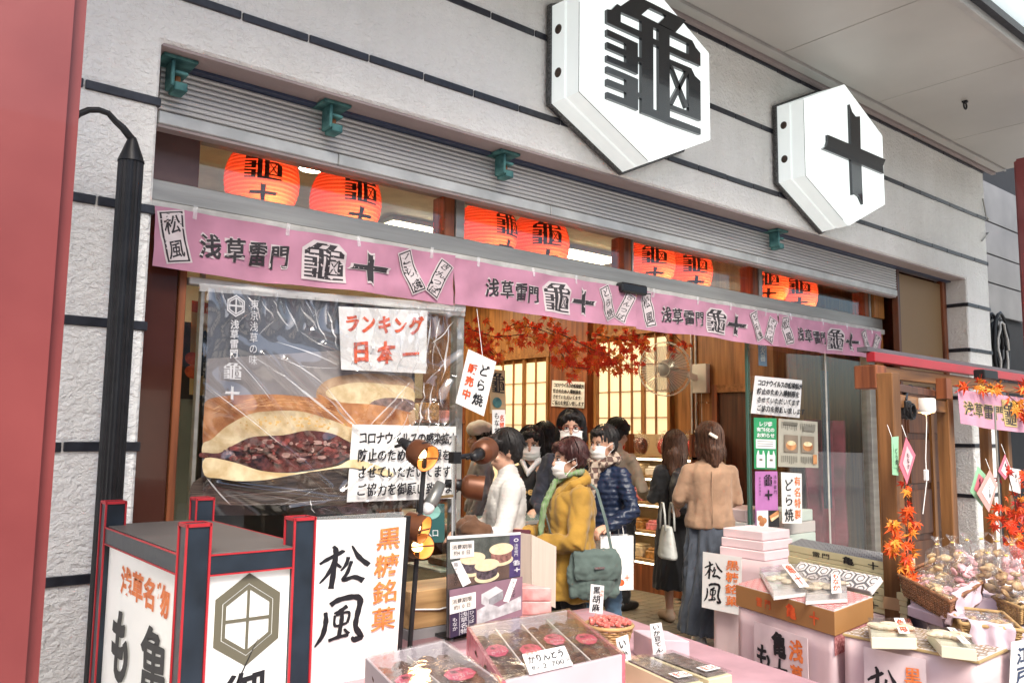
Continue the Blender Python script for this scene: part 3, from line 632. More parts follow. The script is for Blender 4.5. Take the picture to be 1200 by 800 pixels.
for i, (px, py) in enumerate(((842, 323), (862, 307), (990, 333), (365, 198))):
    p = onZ(px, py, 3.40)
    p.y = min(p.y, 6.5); t = thing('downlight', ['round downlight glowing behind the third transom pane, lower one', 'round downlight glowing behind the third transom pane, upper one', 'round downlight glowing at the right end of the transom', 'round downlight glowing between the two leftmost red lanterns'][i], 'ceiling light', (p.x, p.y, 3.38), 'round downlights in the shop ceiling')
    mb = MB(); mb.lathe([(.10, 3.395), (.10, 3.415), (.085, 3.415), (.085, 3.395), (.10, 3.395)], 20, (p.x, p.y, 0)); mb.build('trim', ALUL, t)
    mb = MB(); mb.lathe([(.0, 3.40), (.08, 3.40)], 20, (p.x, p.y, 0)); mb.build('glow_disc', LAMPD, t)
# wall fan
fc_ = on7(782, 432); C0 = V((6.62, fc_.y, fc_.z)); C0 = CAM + ray(781, 432)*((6.62)/ray(781, 432).x)
t = thing('wall_fan', 'white wall fan with wire guard, mounted on the wood wall', 'fan', (6.98, C0.y-.1, C0.z-.2))
fx = (CAM-C0); fx.z = 0; fx = (fx.normalized()*.6 + V((-1, 0, 0))*.4 + V((0, 0, -.12))).normalized(); side = fx.cross(V((0, 0, 1))).normalized(); fu = side.cross(fx)
MF = Matrix((side, fu, fx)).transposed() @ Matrix.Scale(1.2, 3)
FANW = mat('fan_plastic', (.68, .66, .60), .4, var=.05); FANT = clearmat('fan_blade_plastic', (.72, .72, .72), .12, .1, milk=.3, mcol=(.6, .6, .6))
mb = MB(); mb.lathe([(.0, .05), (.05, .05), (.075, .02), (.08, -.06), (.05, -.1), (.0, -.1)], 20, C0, MF); mb.build('motor', mat('fan_grey', (.36, .36, .35), .4), t, smooth=True)
for k in range(5):
    a0 = k*1.2566; mb = MB()
    mb.grid(lambda u, v: C0 + MF @ V(((.05+.15*v)*math.cos(a0+(u-.5)*(.9+.4*v)), (.05+.15*v)*math.sin(a0+(u-.5)*(.9+.4*v)), .03*(u-.5)+.06)), 5, 4); mb.build('blade', FANT, t, recalc=False)
mb = MB()
for rr, z in ((.23, .04), (.226, .07), (.06, .12)): mb.tube([C0 + MF @ V((rr*math.cos(a*.2618), rr*math.sin(a*.2618), z)) for a in range(25)], .005, 5)
mb.build('guard_ring', FANW, t)
mb = MB()
for k in range(48):
    a = k*math.pi/24; mb.tube([C0 + MF @ V((rr*math.cos(a), rr*math.sin(a), z)) for rr, z in ((.06, .12), (.14, .115), (.205, .09), (.23, .055), (.2, .01), (.07, -.02))], .0013, 3, cap=False)
gw = mb.build('guard_wires', FANW, t); gw['kind'] = 'stuff'
mb = MB(); mb.bar(C0 - fx*.1, (6.99, C0.y-.16, C0.z-.1), .05, .06); mb.box(6.93, 6.998, C0.y-.26, C0.y-.08, C0.z-.24, C0.z+.06); mb.build('wall_bracket', FANW, t, bevel=.004)
for k, dx in enumerate((-.12, -.2)):
    mb = MB(); mb.tube([(6.93, C0.y+dx, C0.z-.24), (6.93, C0.y+dx, C0.z-.62)], .003, 4); mb.ell((6.93, C0.y+dx, C0.z-.64), (.014, .014, .022)); mb.build('pull_cord', FANW, t)
# shelves of sweets along the right wall
cs = thing('display_shelves', 'lit wooden display shelves of packed sweets below the shoji screens', 'shelves', (6.7, 2.5, .05))
X0, X1, Y0_, Y1_ = 6.38, 6.92, 1.50, 3.9
mb = MB(); mb.box(X0, X1, Y0_, Y1_, .055, .32); mb.build('base', WDR, cs)
for z in (.34, .62, .90, 1.16, 1.36):
    mb = MB(); mb.box(X0, X1, Y0_, Y1_, z, z+.025); mb.build('shelf', WDP, cs)
    mb = MB(); mb.box(X0+.02, X0+.05, Y0_+.02, Y1_-.02, z-.02, z-.002); mb.build('strip_lamp', mat('shelf_lamp', (1, 1, 1), .5, var=0, emis=(1, .84, .56), es=1.6*INT), cs)
for y in (Y0_, Y1_-.03, (Y0_+Y1_)/2):
    mb = MB(); mb.box(X0+.03, X1, y, y+.03, .321, 1.60); mb.build('upright', WDR, cs)
mb = MB(); mb.box(X1+.001, X1+.02, Y0_, Y1_, .06, 1.6); mb.build('back_panel', mat('shelf_back', (.5, .36, .2), .6), cs)
GOODS = [mat('sweet_pack_brown', (.16, .06, .03), .3, var=.5, vs=30), mat('sweet_pack_cream', (.62, .5, .33), .4, var=.3, vs=25), mat('sweet_pack_pink', (.65, .22, .24), .4, var=.35, vs=30), mat('sweet_pack_white', (.7, .66, .6), .35, var=.1, vs=30), mat('sweet_pack_amber', (.4, .2, .06), .3, var=.5, vs=30)]
GN = ['brown', 'cream', 'pink', 'white', 'amber']
WRP = clearmat('cellophane', (1, 1, 1), .09, .08, bump=.01, bs=22, milk=.02)
NTH = ['first', 'second', 'third', 'fourth', 'fifth', 'sixth', 'seventh', 'eighth', 'ninth', 'tenth', 'eleventh', 'twelfth', 'thirteenth', 'fourteenth']
for si, z in enumerate((.365, .645, .925, 1.185)):
    for k in range(9):
        y = Y0_+.10+k*.225; g = (k*2+si*3+rnd.randrange(2)) % 5
        if abs(y-(Y0_+Y1_)/2-.015) < .08: y += .06
        mb = MB(); h = rnd.uniform(.05, .12); w_ = rnd.uniform(.08, .1)
        mb.box(X0+.08, X0+.26, y-w_, y+w_, z, z+h); mb.box(X0+.10, X0+.24, y-w_*.8, y+w_*.8, z+h, z+h+.025)
        o = mb.build('sweet_box', GOODS[g], bevel=.008); tag(o, '%s sweets pack, %s from left on the %s shelf of the lit wall display' % (GN[g], NTH[8-k], ['lowest', 'second', 'third', 'top'][si]), 'sweets', 'sweet packs on the wall shelves, ' + GN[g])
BAGD = mat('bagged_sweets_dark', (.10, .022, .016), .3, var=.6, vs=40, col2=(.3, .08, .05)); BAGR = mat('bagged_sweets_red', (.55, .03, .03), .3, var=.4, vs=30)
def puffbag(name, c, w_, d_, h_, m_, label, group, ang=0., tie=True, bits=0):
    t = thing(name, label, 'bag', c, group); c = V(c); rz = Matrix.Rotation(ang, 3, 'Z')
    if bits:
        for k in range(bits):
            a_ = rnd.random()*6.283; r_ = math.sqrt(rnd.random())*.36; z_ = rnd.uniform(.10, .62)*h_; sh = 1-abs(z_/h_-.35); mb = MB()
            mb.ell(c+rz @ V((r_*w_*math.cos(a_)*sh*1.1, r_*d_*math.sin(a_)*sh*1.1, z_)), (w_*.15, w_*.13, w_*.06), Matrix.Rotation(rnd.random()*6, 3, 'Z') @ Matrix.Rotation(rnd.uniform(-1.2, 1.2), 3, 'X'), 0, 8, 5); mb.build('biscuit', m_, t, smooth=True)
    else:
        mb = MB(); mb.ell(c+V((0, 0, h_*.36)), (w_*.42, d_*.42, h_*.34), rz, 0, 10, 7)
        for p in mb.v: q = noise.noise_vector(p*26); p += q*w_*.07
        mb.build('contents', m_, t)
    mb = MB(); N = 12
    def bp(u, v):
        a = u*2*math.pi; k = (1-abs(2*v-.9)**2.2*.75) if v < .8 else .34-.3*min(1, (v-.8)/.08)+ (.45*(v-.88)/.12 if v > .88 else 0)
        p = V((w_*.5*k*math.cos(a), d_*.5*k*math.sin(a), h_*v)); p += noise.noise_vector(p*38+c)*w_*.10; return c + rz @ p
    mb.grid(bp, N, 10); mb.build('wrapper', WRP, t, recalc=False)
    if tie: mb = MB(); mb.tube([c+V((w_*.07*math.cos(a), d_*.07*math.sin(a), h_*.86)) for a in [i*1.0472 for i in range(7)]], .004, 4); mb.build('tie', mat('gold_tie', (.6, .4, .1), .3, .6), t)
for k in range(14):
    y = Y0_+.1+k*.16; puffbag('sweet_bag', (X0+.16+(k % 2)*.13, y, 1.388), .14, .13, .25, BAGR if k % 3 == 0 else BAGD, 'clear bag of %s sweets, %s from right along the top of the wall shelves' % ('red' if k % 3 == 0 else 'dark brown', NTH[k]), 'clear bags on the shelf top, ' + ('red' if k % 3 == 0 else 'dark'))
# display counter where the mustard coat stands
dc = thing('display_counter', 'low glass topped sales counter in front of the black dressed clerk', 'counter', (3.55, .85, .05))
mb = MB(); mb.box(2.98, 4.1, .72, 1.10, .05, .55); mb.build('base', WDR, dc)
mb = MB(); mb.box(2.98, 4.1, .70, 1.12, 1.00, 1.015); mb.build('glass_top', clearmat('counter_glass', (.85, .95, .92), .1, .02, milk=.12, mcol=(.6, .8, .75)), dc)
mb = MB(); mb.box(2.98, 4.1, .695, .699, .55, 1.012); mb.build('front_pane', GLASS, dc)
mb = MB(); mb.box(2.98, 4.1, .71, 1.11, .74, .75); mb.build('shelf', ALUL, dc)
mb = MB(); mb.box(2.98, 4.1, .690, .702, .99, 1.014); mb.build('trim', ALU, dc)
for k in range(5):
    mb = MB(); x = 3.08+k*.2; mb.box(x, x+.15, .78, 1.0, .752, .80); tag(mb.build('sweet_tray', GOODS[(k*2) % 5], bevel=.006), 'tray of %s sweets, %s from left inside the sales counter' % (GN[(k*2) % 5], NTH[k]), 'sweets', 'trays in the sales counter')
# back shelves at far left interior
bs2 = thing('rear_shelves', 'brown wooden shelves of packed goods behind the clerks', 'shelves', (4.2, 3.4, .05))
for z in (.5, .9, 1.3, 1.7):
    mb = MB(); mb.box(3.3, 6.0, 4.6, 5.0, z, z+.03); mb.build('shelf', WDR, bs2)
mb = MB(); mb.box(3.3, 6.0, 5.001, 5.03, .05, 2.0); mb.build('back_panel', WDD, bs2)
for x in (3.3, 4.2, 5.1, 5.97):
    mb = MB(); mb.box(x, x+.03, 4.61, 4.999, .05, 2.0); mb.build('upright', WDR, bs2)
for zi, z in enumerate((.53, .93, 1.33, 1.73)):
    for k in range(9):
        x = 3.42+k*.29; g = (k*3+zi) % 5; mb = MB(); mb.box(x, x+.2, 4.66, 4.9, z, z+rnd.uniform(.1, .24)); tag(mb.build('gift_box', GOODS[g], bevel=.006), '%s gift box, %s from left on the %s rear shelf behind the clerks' % (GN[g], NTH[k], ['lowest', 'second', 'third', 'top'][zi]), 'box', 'gift boxes on the rear shelves, ' + GN[g])
# kanji noren hanging inside the left pane
nr = onY(243, 440, .75)
t = thing('hanging_sign', 'orange yellow vertical hanging sign with heavy black brush lettering inside left pane', 'sign', (nr.x, .75, 1.6))
fr = Frame(onY(225, 352, .75), onY(250, 356, .75), onY(222, 462, .75)); sheet(fr, mat('ochre_cloth', (.55, .33, .13), .7, var=.1), t, 'board', .004)
ink = Ink(fr); ink.rect(0, 0, 1, .12, INKR); ink.ring((.1, .62), .35, .07, INKR); ink.ring((.1, .76), .35, .07, INKR)
ink.text('和菓', .7, .42, .9, .24, INKB, vert=True, gap=1.1, wt=.05, brush=.05); ink.build(t, 'print')
mb = MB(); mb.box(1.29, 1.50, .8, .85, .3, 1.75); tag(mb.build('cabinet_side', mat('olive_cabinet', (.2, .18, .13), .5)), 'olive grey cabinet edge standing just behind the left window pane', 'cabinet')
# dark sheet put in for the unlit inside of the display window
mb = MB(); mb.box(1.52, 2.80, 1.2, 1.24, .05, 2.2); tag(mb.build('window_backdrop', mat('dark_backdrop', (.05, .045, .04), .5)), 'dark partition standing in for the dim inside of the poster window', 'backdrop')

# ---- maple garlands
LEAFM = [mat('maple_leaf_'+n, c, .55, var=.35, vs=20, col2=c2) for n, c, c2 in (('red', (.72, .035, .01), (.88, .07, .015)), ('scarlet', (.85, .08, .01), (.92, .14, .02)), ('orange', (.85, .22, .02), (.9, .34, .04)), ('gold', (.75, .38, .04), (.8, .5, .08)), ('crimson', (.38, .02, .02), (.5, .04, .03)))]
def leafmesh(m_, seed):
    r_ = random.Random(seed); mb = MB(); L = [(-2.3, .42), (-1.55, .62), (-.78, .9), (0, 1.1), (.78, .9), (1.55, .62), (2.3, .42)]
    c = V((0, 0, 0)); ring = []
    for i, (a, l) in enumerate(L):
        a += r_.uniform(-.08, .08); ring.append(V((l*math.sin(a), l*math.cos(a), -.22*l+r_.uniform(-.05, .05))))
        if i < 6: b = a+.39; ring.append(V((.34*math.sin(b), .34*math.cos(b), .03)))
    ring.append(V((0, -.12, 0))); n = len(ring)
    mb.add([c]+ring, [(0, 1+(i+1) % n, 1+i) for i in range(n)]); mb.add([(-.02, -.1, 0), (.02, -.1, 0), (.015, -.75, -.1), (-.015, -.75, -.1)], [(0, 1, 2, 3)])
    return mb.mesh('leaf', m_, recalc=False)
LEAVES = [leafmesh(m_, i*3+k) for i, m_ in enumerate(LEAFM) for k in range(2)]
def foliage(t, pts, size, spread, n, pal=(0, 1, 2, 3, 4), droop=.5):
    for k in range(n):
        i = rnd.randrange(len(pts)); p = V(pts[i]); 
        if i+1 < len(pts) and rnd.random() < .8: p = p.lerp(V(pts[i+1]), rnd.random())
        s_ = spread if not isinstance(spread, (list, tuple)) else spread[min(i, len(spread)-1)]
        p += V((rnd.gauss(0, s_), rnd.gauss(0, s_*.6), rnd.gauss(-s_*droop*.4, s_*.75)))
        o = bpy.data.objects.new('leaf', LEAVES[pal[rnd.randrange(len(pal))]*2+rnd.randrange(2)]); COL.objects.link(o); o.parent = t
        o.location = p-ORG[t.name]; tocam = (CAM-p).normalized()*1.1 + V((rnd.gauss(0, .6), rnd.gauss(0, .6), rnd.gauss(0, .6)))
        q = tocam.to_track_quat('Z', 'Y'); o.rotation_mode = 'QUATERNION'
        down = q @ Matrix.Rotation(math.pi+rnd.gauss(0, .9), 3, 'Z').to_quaternion() if True else q
        o.rotation_quaternion = down; o.scale = [size*rnd.uniform(.7, 1.25)]*3
TWIG = mat('twig_brown', (.09, .045, .025), .8)
def branch(label, stems, size, spread, n, pal, name='maple_branch', group=None, extra=0):
    t = thing(name, label, 'maple branch', stems[0][0], group)
    for st in stems:
        mb = MB(); mb.tube(st, [.004-.002*i/len(st) for i in range(len(st))], 5); mb.build('stem', TWIG, t)
    per = sum(len(s) for s in stems)
    for st in stems: foliage(t, st, size, spread, int(n*len(st)/per), pal)
    if extra:      # the leaves past the first three hundred, joined
        mb = MB(); mats = [LEAVES[2*i].materials[0] for i in range(5)]
        for k in range(extra):
            st = stems[rnd.randrange(len(stems))]; i = rnd.randrange(len(st)-1); p = V(st[i]).lerp(V(st[i+1]), rnd.random()) + V((rnd.gauss(0, spread), rnd.gauss(.05, spread*.8), rnd.gauss(.02, spread*.9)))
            li = pal[rnd.randrange(len(pal))]; me = LEAVES[2*li+rnd.randrange(2)]; d = ((CAM-p).normalized()+V((rnd.gauss(0, .5), rnd.gauss(0, .5), rnd.gauss(0, .5))))
            M = d.to_track_quat('Z', 'Y').to_matrix() @ Matrix.Rotation(math.pi+rnd.gauss(0, .9), 3, 'Z'); s_ = size*rnd.uniform(.7, 1.2)
            mb.add([p + M @ (v.co*s_) for v in me.vertices], [tuple(q.vertices) for q in me.polygons], li)
        o = mb.build('leaves', mats, t, recalc=False); o['kind'] = 'stuff'
    return t
def S(Y, *pts): return [onY(px, py, Y+(rnd.uniform(-.06, .06))) for px, py in pts]
branch('artificial red maple branch hung behind the banners over the shop entrance', [S(.75, (548, 385), (580, 395), (612, 392), (640, 400)), S(.70, (600, 380), (630, 385), (655, 395), (668, 415)), S(.68, (640, 385), (665, 395), (695, 410), (725, 420), (742, 428)), S(.8, (655, 410), (668, 430), (690, 432), (702, 424)), S(.66, (700, 392), (725, 398), (745, 400), (752, 404)), S(.8, (552, 392), (565, 404), (578, 415)), S(.78, (690, 410), (715, 420), (728, 428))], .047, .05, 285, (0, 1, 1, 2, 0, 1, 1, 0, 2), extra=180)
branch('small red maple sprig hanging above the wall fan', [S(.75, (782, 385), (790, 392), (802, 404)), S(.75, (775, 385), (783, 400), (788, 408))], .042, .03, 22, (0, 1, 4))

# ---- notices
def notice(label, fr, name='paper_notice', lines=None, hw=.062, paper=None, wt=.012, brush=.02, rows=None, cat='notice', group=None, ruled=False):
    t = thing(name, label, cat, fr.at(.5, 1), group); sheet(fr, paper or PAPER, t, 'sheet', .003)
    return t, Ink(fr)
COV = ['コロナウイルスの感染拡大', '防止のため入場制限を', 'させていただいてます', 'ご協力を御願い致します']
def covid(label, fr, wt=.015):
    t, ink = notice(label, fr)
    for j, l in enumerate(COV): ink.text(l, .10, .17+.225*j, .086 if j < 3 else .088, .17, INKB, gap=.91 if j == 0 else 1.02, wt=wt, brush=.03)
    ink.build(t)
fr = Frame(on7(655.5, 446), on7(693.5, 448), on7(654.5, 476), on7(693, 478.5)); sh_ = V((-.12, 0, 0))
for k_ in ('tl', 'tr', 'bl', 'br'): setattr(fr, k_, getattr(fr, k_)+sh_)
covid('small handwritten infection notice on the wooden pillar inside', fr, .02)
# ================================================================ people
def vol(parts, vox=.012, sm=4, wr=None):
    """closed limbs and masses fused into one continuous surface"""
    mb = MB()
    for p in parts:
        if p[0] == 'c':      # tapered limb through points with radii, optional flattening
            pts, rs = [V(q) for q in p[1]], list(p[2]); n = len(pts)
            d0 = (pts[0]-pts[1]).normalized(); d1 = (pts[-1]-pts[-2]).normalized()
            P = [pts[0]+d0*rs[0]*.9, pts[0]+d0*rs[0]*.55]+pts+[pts[-1]+d1*rs[-1]*.55, pts[-1]+d1*rs[-1]*.9]
            Rr = [rs[0]*.35, rs[0]*.8]+rs+[rs[-1]*.8, rs[-1]*.35]
            mb.tube(P, Rr, 14)
        elif p[0] == 'e': mb.ell(p[1], p[2], p[3] if len(p) > 3 else None, 0, 20, 14)
        elif p[0] == 's':    # stack of elliptical rings (cx, cy, z, rx, ry)
            k = len(mb.v); rg = p[1]; n = 26
            for cx, cy, z, rx, ry in rg:
                for j in range(n):
                    a = 2*math.pi*j/n; mb.v.append(V((cx+rx*math.cos(a), cy+ry*math.sin(a), z)))
            for i in range(len(rg)-1):
                for j in range(n):
                    j2 = (j+1) % n; mb.f.append((k+i*n+j, k+i*n+j2, k+(i+1)*n+j2, k+(i+1)*n+j)); mb.m.append(0)
            mb.f.append(tuple(k+j for j in reversed(range(n)))); mb.f.append(tuple(k+(len(rg)-1)*n+j for j in range(n))); mb.m += [0, 0]
    me = bpy.data.meshes.new('v'); me.from_pydata([tuple(q) for q in mb.v], [], mb.f)
    b = bmesh.new(); b.from_mesh(me); bmesh.ops.recalc_face_normals(b, faces=b.faces); b.to_mesh(me); b.free()
    o = bpy.data.objects.new('v', me); COL.objects.link(o)
    m = o.modifiers.new('r', 'REMESH'); m.mode = 'VOXEL'; m.voxel_size = vox
    m = o.modifiers.new('s', 'SMOOTH'); m.factor = .6; m.iterations = sm
    dg = bpy.context.evaluated_depsgraph_get(); out = bpy.data.meshes.new_from_object(o.evaluated_get(dg))
    bpy.data.objects.remove(o); bpy.data.meshes.remove(me)
    if wr:
        amp, f = wr; ns = [v.normal.copy() for v in out.vertices]
        for v, nn in zip(out.vertices, ns):
            c = v.co; q = noise.noise(V((c.x*f[0], c.y*f[1], c.z*f[2]))); q2 = noise.noise(V((c.x*f[0]*2.3+5, c.y*f[1]*2.3, c.z*f[2]*2.3)))
            q3 = noise.noise(V((c.x*f[0]*1.6+9, c.y*f[1]*1.6+c.z*9, c.z*f[2]*3.1))); v.co += nn*(-abs(q)*amp*1.9 + q2*amp*.5 + (abs(q3)**.6)*amp*.75 - amp*.2)
    out.shade_smooth(); return out
SKIN = mat('skin', (.52, .30, .21), .5, var=.08, vs=25, spec=.4); SKIN.node_tree.nodes['Principled BSDF'].inputs['Subsurface Weight'].default_value = .08
HAIRK = mat('black_hair', (.012, .010, .010), .55, var=.7, vs=3, stretch=(60, 60, 4), bump=.003, bs=3); HAIRB = mat('brown_hair', (.055, .022, .012), .55, var=.7, vs=3, stretch=(60, 60, 4), col2=(.12, .05, .025), bump=.003, bs=3)
HAIRR = mat('dark_auburn_hair', (.035, .010, .010), .5, var=.7, vs=3, stretch=(60, 60, 5), col2=(.08, .022, .02), bump=.003, bs=3)
MASKM = mat('white_mask', (.78, .77, .75), .8, var=.03, vs=9, bump=.0012, bs=20, stretch=(1, 1, 6))
EYEW = mat('eye_white', (.7, .68, .66), .3, var=0); IRIS = mat('dark_iris', (.015, .01, .008), .15, var=0); SHOEK = mat('black_shoe', (.015, .015, .016), .4)
class Person:
    def __init__(s, label, loc, yaw, H, look=0., nod=0.):
        s.t = thing('person', label, 'person', loc); s.t.rotation_euler.z = yaw; s.H = H; s.look = look; s.nod = nod
        s.hc = V((.012*H, 0, .925*H)); s.MH = Matrix.Translation(s.hc) @ Matrix.Rotation(look, 4, 'Z') @ Matrix.Rotation(nod, 4, 'Y')
    def put(s, name, me, m_=None):
        if m_ is not None: me.materials.clear(); me.materials.append(m_)
        o = bpy.data.objects.new(name, me); COL.objects.link(o); o.parent = s.t; ORG[o.name] = V((0, 0, 0)); return o
    def head(s, p): return s.MH @ (V(p)*(s.H/1.6))
    def hand(s, wr_, d, up, curl=.5, side=1):
        # palm with four unequal fingers and a thumb from the side of the palm
        d = V(d).normalized(); up = V(up).normalized(); sx = d.cross(up).normalized()*side; up = sx.cross(d)*side; w = V(wr_)
        parts = [('c', [w, w+d*.045, w+d*.08], [.023, .030, .027])]
        for k, (off, L) in enumerate(((-.027, .060), (-.009, .070), (.009, .066), (.026, .052))):
            b = w+d*.078+sx*off; m1 = b+(d*math.cos(curl*.6)-up*math.sin(curl*.6))*L*.5; m2 = m1+(d*math.cos(curl*1.7)-up*math.sin(curl*1.7))*L*.5
            parts.append(('c', [b, m1, m2], [.0095, .0088, .0075]))
        b = w+d*.025-sx*.026; m1 = b+(d*.6-sx*.8).normalized()*.035; m2 = m1+(d*.95-sx*.1-up*.3*curl).normalized()*.03
        parts.append(('c', [b, m1, m2], [.0125, .0105, .009])); return parts
    def body(s, arms, legs, vox=.0085, hands=True, belly=0):
        H = s.H; k = H/1.6; P = []
        P.append(('s', [(0, 0, .48*H, .085*k, .13*k), (0, 0, .55*H, .095*k, .145*k), (0, 0, .62*H, .08*k, .12*k), (0, 0, .72*H, .095*k, .145*k), (-.005, 0, .79*H, .085*k, .15*k), (-.01, 0, .83*H, .05*k, .09*k)]))
        P.append(('c', [V((-.02*k, 0, .80*H)), V((0, 0, .855*H)), s.head((-.01, 0, -.05))], [.062*k, .050*k, .052*k]))
        rot = s.MH.to_3x3()
        P.append(('e', s.head((-.012, 0, .025)), (.092*k, .075*k, .098*k), rot)); P.append(('e', s.head((.022, 0, -.045)), (.062*k, .055*k, .068*k), rot)); P.append(('e', s.head((.045, 0, -.083)), (.028*k, .03*k, .022*k), rot))
        P.append(('c', [s.head((.082, 0, .012)), s.head((.100, 0, -.022))], [.009*k, .0135*k]))
        for q in (-1, 1):
            P.append(('e', s.head((-.008, q*.076, -.01)), (.02*k, .010*k, .032*k), rot)); P.append(('e', s.head((.06, q*.035, -.028)), (.022*k, .022*k, .02*k), rot))
        P.append(('e', s.head((.083, 0, -.052)), (.011*k, .022*k, .006*k), rot)); P.append(('e', s.head((.080, 0, -.064)), (.012*k, .019*k, .006*k), rot))
        for sh_, el, wr_, hd, up, curl, side in arms:
            P.append(('c', [sh_, V(sh_).lerp(V(el), .5), el, V(el).lerp(V(wr_), .35), wr_], [.040*k, .035*k, .030*k, .029*k, .023*k]))
            if hands: P += s.hand(wr_, hd, up, curl, side)
        for hp, kn, an, toe in legs:
            P.append(('c', [hp, V(hp).lerp(V(kn), .5), kn, V(kn).lerp(V(an), .35), an], [.07*k, .056*k, .04*k, .042*k, .031*k])); P.append(('c', [an, V(an)+V((.05, 0, -.035)), toe], [.036, .034, .024]))
        s.put('body', vol(P, vox, 3), SKIN)
    def eyes(s, brow=True):
        k = s.H/1.6
        for q in (-1, 1):
            mb = MB(); mb.ell(s.head((.074, q*.031, .012)), (.010*k, .0145*k, .0075*k), s.MH.to_3x3(), 0, 10, 8); e = s.put('eye', mb.mesh('eye', EYEW, smooth=True))
            mb = MB(); mb.ell(s.head((.0825, q*.031, .012)), (.004*k, .0065*k, .0065*k), s.MH.to_3x3(), 0, 8, 6); s.put('iris', mb.mesh('iris', IRIS, smooth=True))
            mb = MB(); mb.tube([s.head((.080, q*.014, .030)), s.head((.084, q*.03, .035)), s.head((.074, q*.05, .030))], .0034*k, 5); s.put('eyebrow', mb.mesh('brow', HAIRK))
            mb = MB(); mb.tube([s.head((.080, q*.016, .017)), s.head((.085, q*.031, .0215)), s.head((.074, q*.047, .016))], .0022*k, 5); s.put('eyelid', mb.mesh('lid', HAIRK))
    def mask(s):
        def at(u, v):
            y = (u-.5)*.150; x = .098 - 5.6*y*y - .018*(2*v-1)**2 + .010*(1-abs(2*v-1))*(1-(2*u-1)**2); z = .006 - .116*v*(1-.22*(2*u-1)**2) - .014*(2*u-1)**2
            return s.head((x+.004*math.sin(v*19)*(1-(2*u-1)**4), y, z))
        mb = MB(); mb.grid(at, 16, 12); me = mb.mesh('mask', MASKM, smooth=True, recalc=False); s.put('mask', me)
        for q in (0, 1):
            mb = MB(); e = 1 if q else -1; mb.tube([at(q, .1), s.head((.02, e*.086, .0)), s.head((-.02, e*.088, .012)), s.head((-.022, e*.086, -.03)), s.head((.015, e*.08, -.05)), at(q, .9)], .0018, 4); s.put('mask_strap', mb.mesh('strap', MASKM))
    def hair(s, m_, kind='bob', L=0.):
        k = s.H/1.6; P = []; rot = s.MH.to_3x3(); E_ = lambda c, r: P.append(('e', s.head(c), (r[0]*k, r[1]*k, r[2]*k), rot))
        E_((-.028, 0, .045), (.102, .092, .092)); E_((-.055, 0, .0), (.072, .084, .085)); E_((.045, 0, .092), (.045, .062, .030))
        if kind in ('bob', 'long', 'short'):
            for q in (-1, 1): E_((-.012, q*.070, .035), (.052, .022, .07)); E_((.048, q*.052, .072), (.034, .028, .035))
        if kind == 'bob':
            for q in (-1, 1): E_((-.03, q*.072, -.035), (.05, .024, .07))
            E_((-.06, 0, -.05), (.05, .075, .06))
        if kind == 'short': E_((-.058, 0, -.035), (.052, .068, .055))
        if kind == 'long':
            for q in (-1, 1): P.append(('c', [s.head((-.01, q*.076, .03)), s.head((-.01, q*.084, -.06)), s.head((-.02, q*.082, -.10-L*.6))], [.03*k, .034*k, .02*k]))
            P.append(('c', [s.head((-.06, 0, .0)), s.head((-.085, 0, -.08)), s.head((-.095, 0, -.12-L))], [.075*k, .075*k, .04*k])); P.append(('c', [s.head((-.06, .04, .0)), s.head((-.07, .045, -.08)), s.head((-.08, .04, -.10-L))], [.045*k, .05*k, .02*k])); P.append(('c', [s.head((-.06, -.04, .0)), s.head((-.07, -.045, -.08)), s.head((-.08, -.04, -.11-L))], [.045*k, .05*k, .02*k]))
        if kind == 'bun': E_((-.115, 0, .02), (.035, .04, .04))
        if kind == 'tail':
            for q in (-1, 1): E_((-.012, q*.068, .035), (.05, .022, .06))
            P.append(('c', [s.head((-.10, 0, .01)), s.head((-.135, 0, -.05)), s.head((-.115, 0, -.22))], [.03*k, .036*k, .016*k]))
        me = vol(P, .008, 2, (.010, (48, 48, 8))); s.put('hair', me, m_)
        mb = MB(); Ls = {'short': .03, 'bob': .08, 'long': .10+L, 'bun': 0., 'tail': .02}[kind]
        for i in range(150):
            th = rnd.uniform(.75, 5.53); ph0 = rnd.uniform(.05, .7); ph1 = 1.55+rnd.uniform(-.15, .25); pts = []; wob = rnd.uniform(-.12, .12)
            for j in range(7):
                f = ph0+(ph1-ph0)*j/6; tt_ = th+wob*j/6; r_ = 1.05+rnd.uniform(-.012, .02); pts.append(V((-.030+.106*r_*math.sin(f)*math.cos(tt_), .098*r_*math.sin(f)*math.sin(tt_), .04+.102*r_*math.cos(f))))
            if Ls: e_ = pts[-1]; pts.append(e_+V((-.004, 0, -Ls*.5))); pts.append(e_+V((-.014-rnd.random()*.01, rnd.uniform(-.01, .01), -Ls*rnd.uniform(.8, 1.15))))
            mb.tube([s.head(p) for p in pts], [.0016]*(len(pts)-1)+[.0005], 3, cap=False)
        o = s.put('hair_strands', mb.mesh('strands', m_, recalc=False)); o['kind'] = 'stuff'
    def wear(s, name, parts, m_, vox=.011, sm=4, wr=(.010, (9, 9, 6))): return s.put(name, vol(parts, vox, sm, wr), m_)
    def coat(s, name, m_, z0, arms, sleeve=.062, flare=0., wr=(.016, (8, 8, 5)), sx=1., sy=1., neck=True, cuff=.93, vox=.011):
        H = s.H; k = H/1.6
        rg = [(0, 0, z0, (.118+flare)*k*sx, (.168+flare)*k*sy), (0, 0, z0+.06, (.122+flare*.9)*k*sx, (.172+flare*.9)*k*sy), (0, 0, (z0+.62*H)/2+.02, (.118+flare*.5)*k*sx, (.164+flare*.5)*k*sy), (0, 0, .64*H, .112*k*sx, .154*k*sy), (0, 0, .73*H, .120*k*sx, .168*k*sy), (-.008, 0, .785*H, .106*k*sx, .170*k*sy), (-.012, 0, .815*H, .085*k*sx, .14*k), (-.012, 0, .838*H, .062*k, .075*k)]
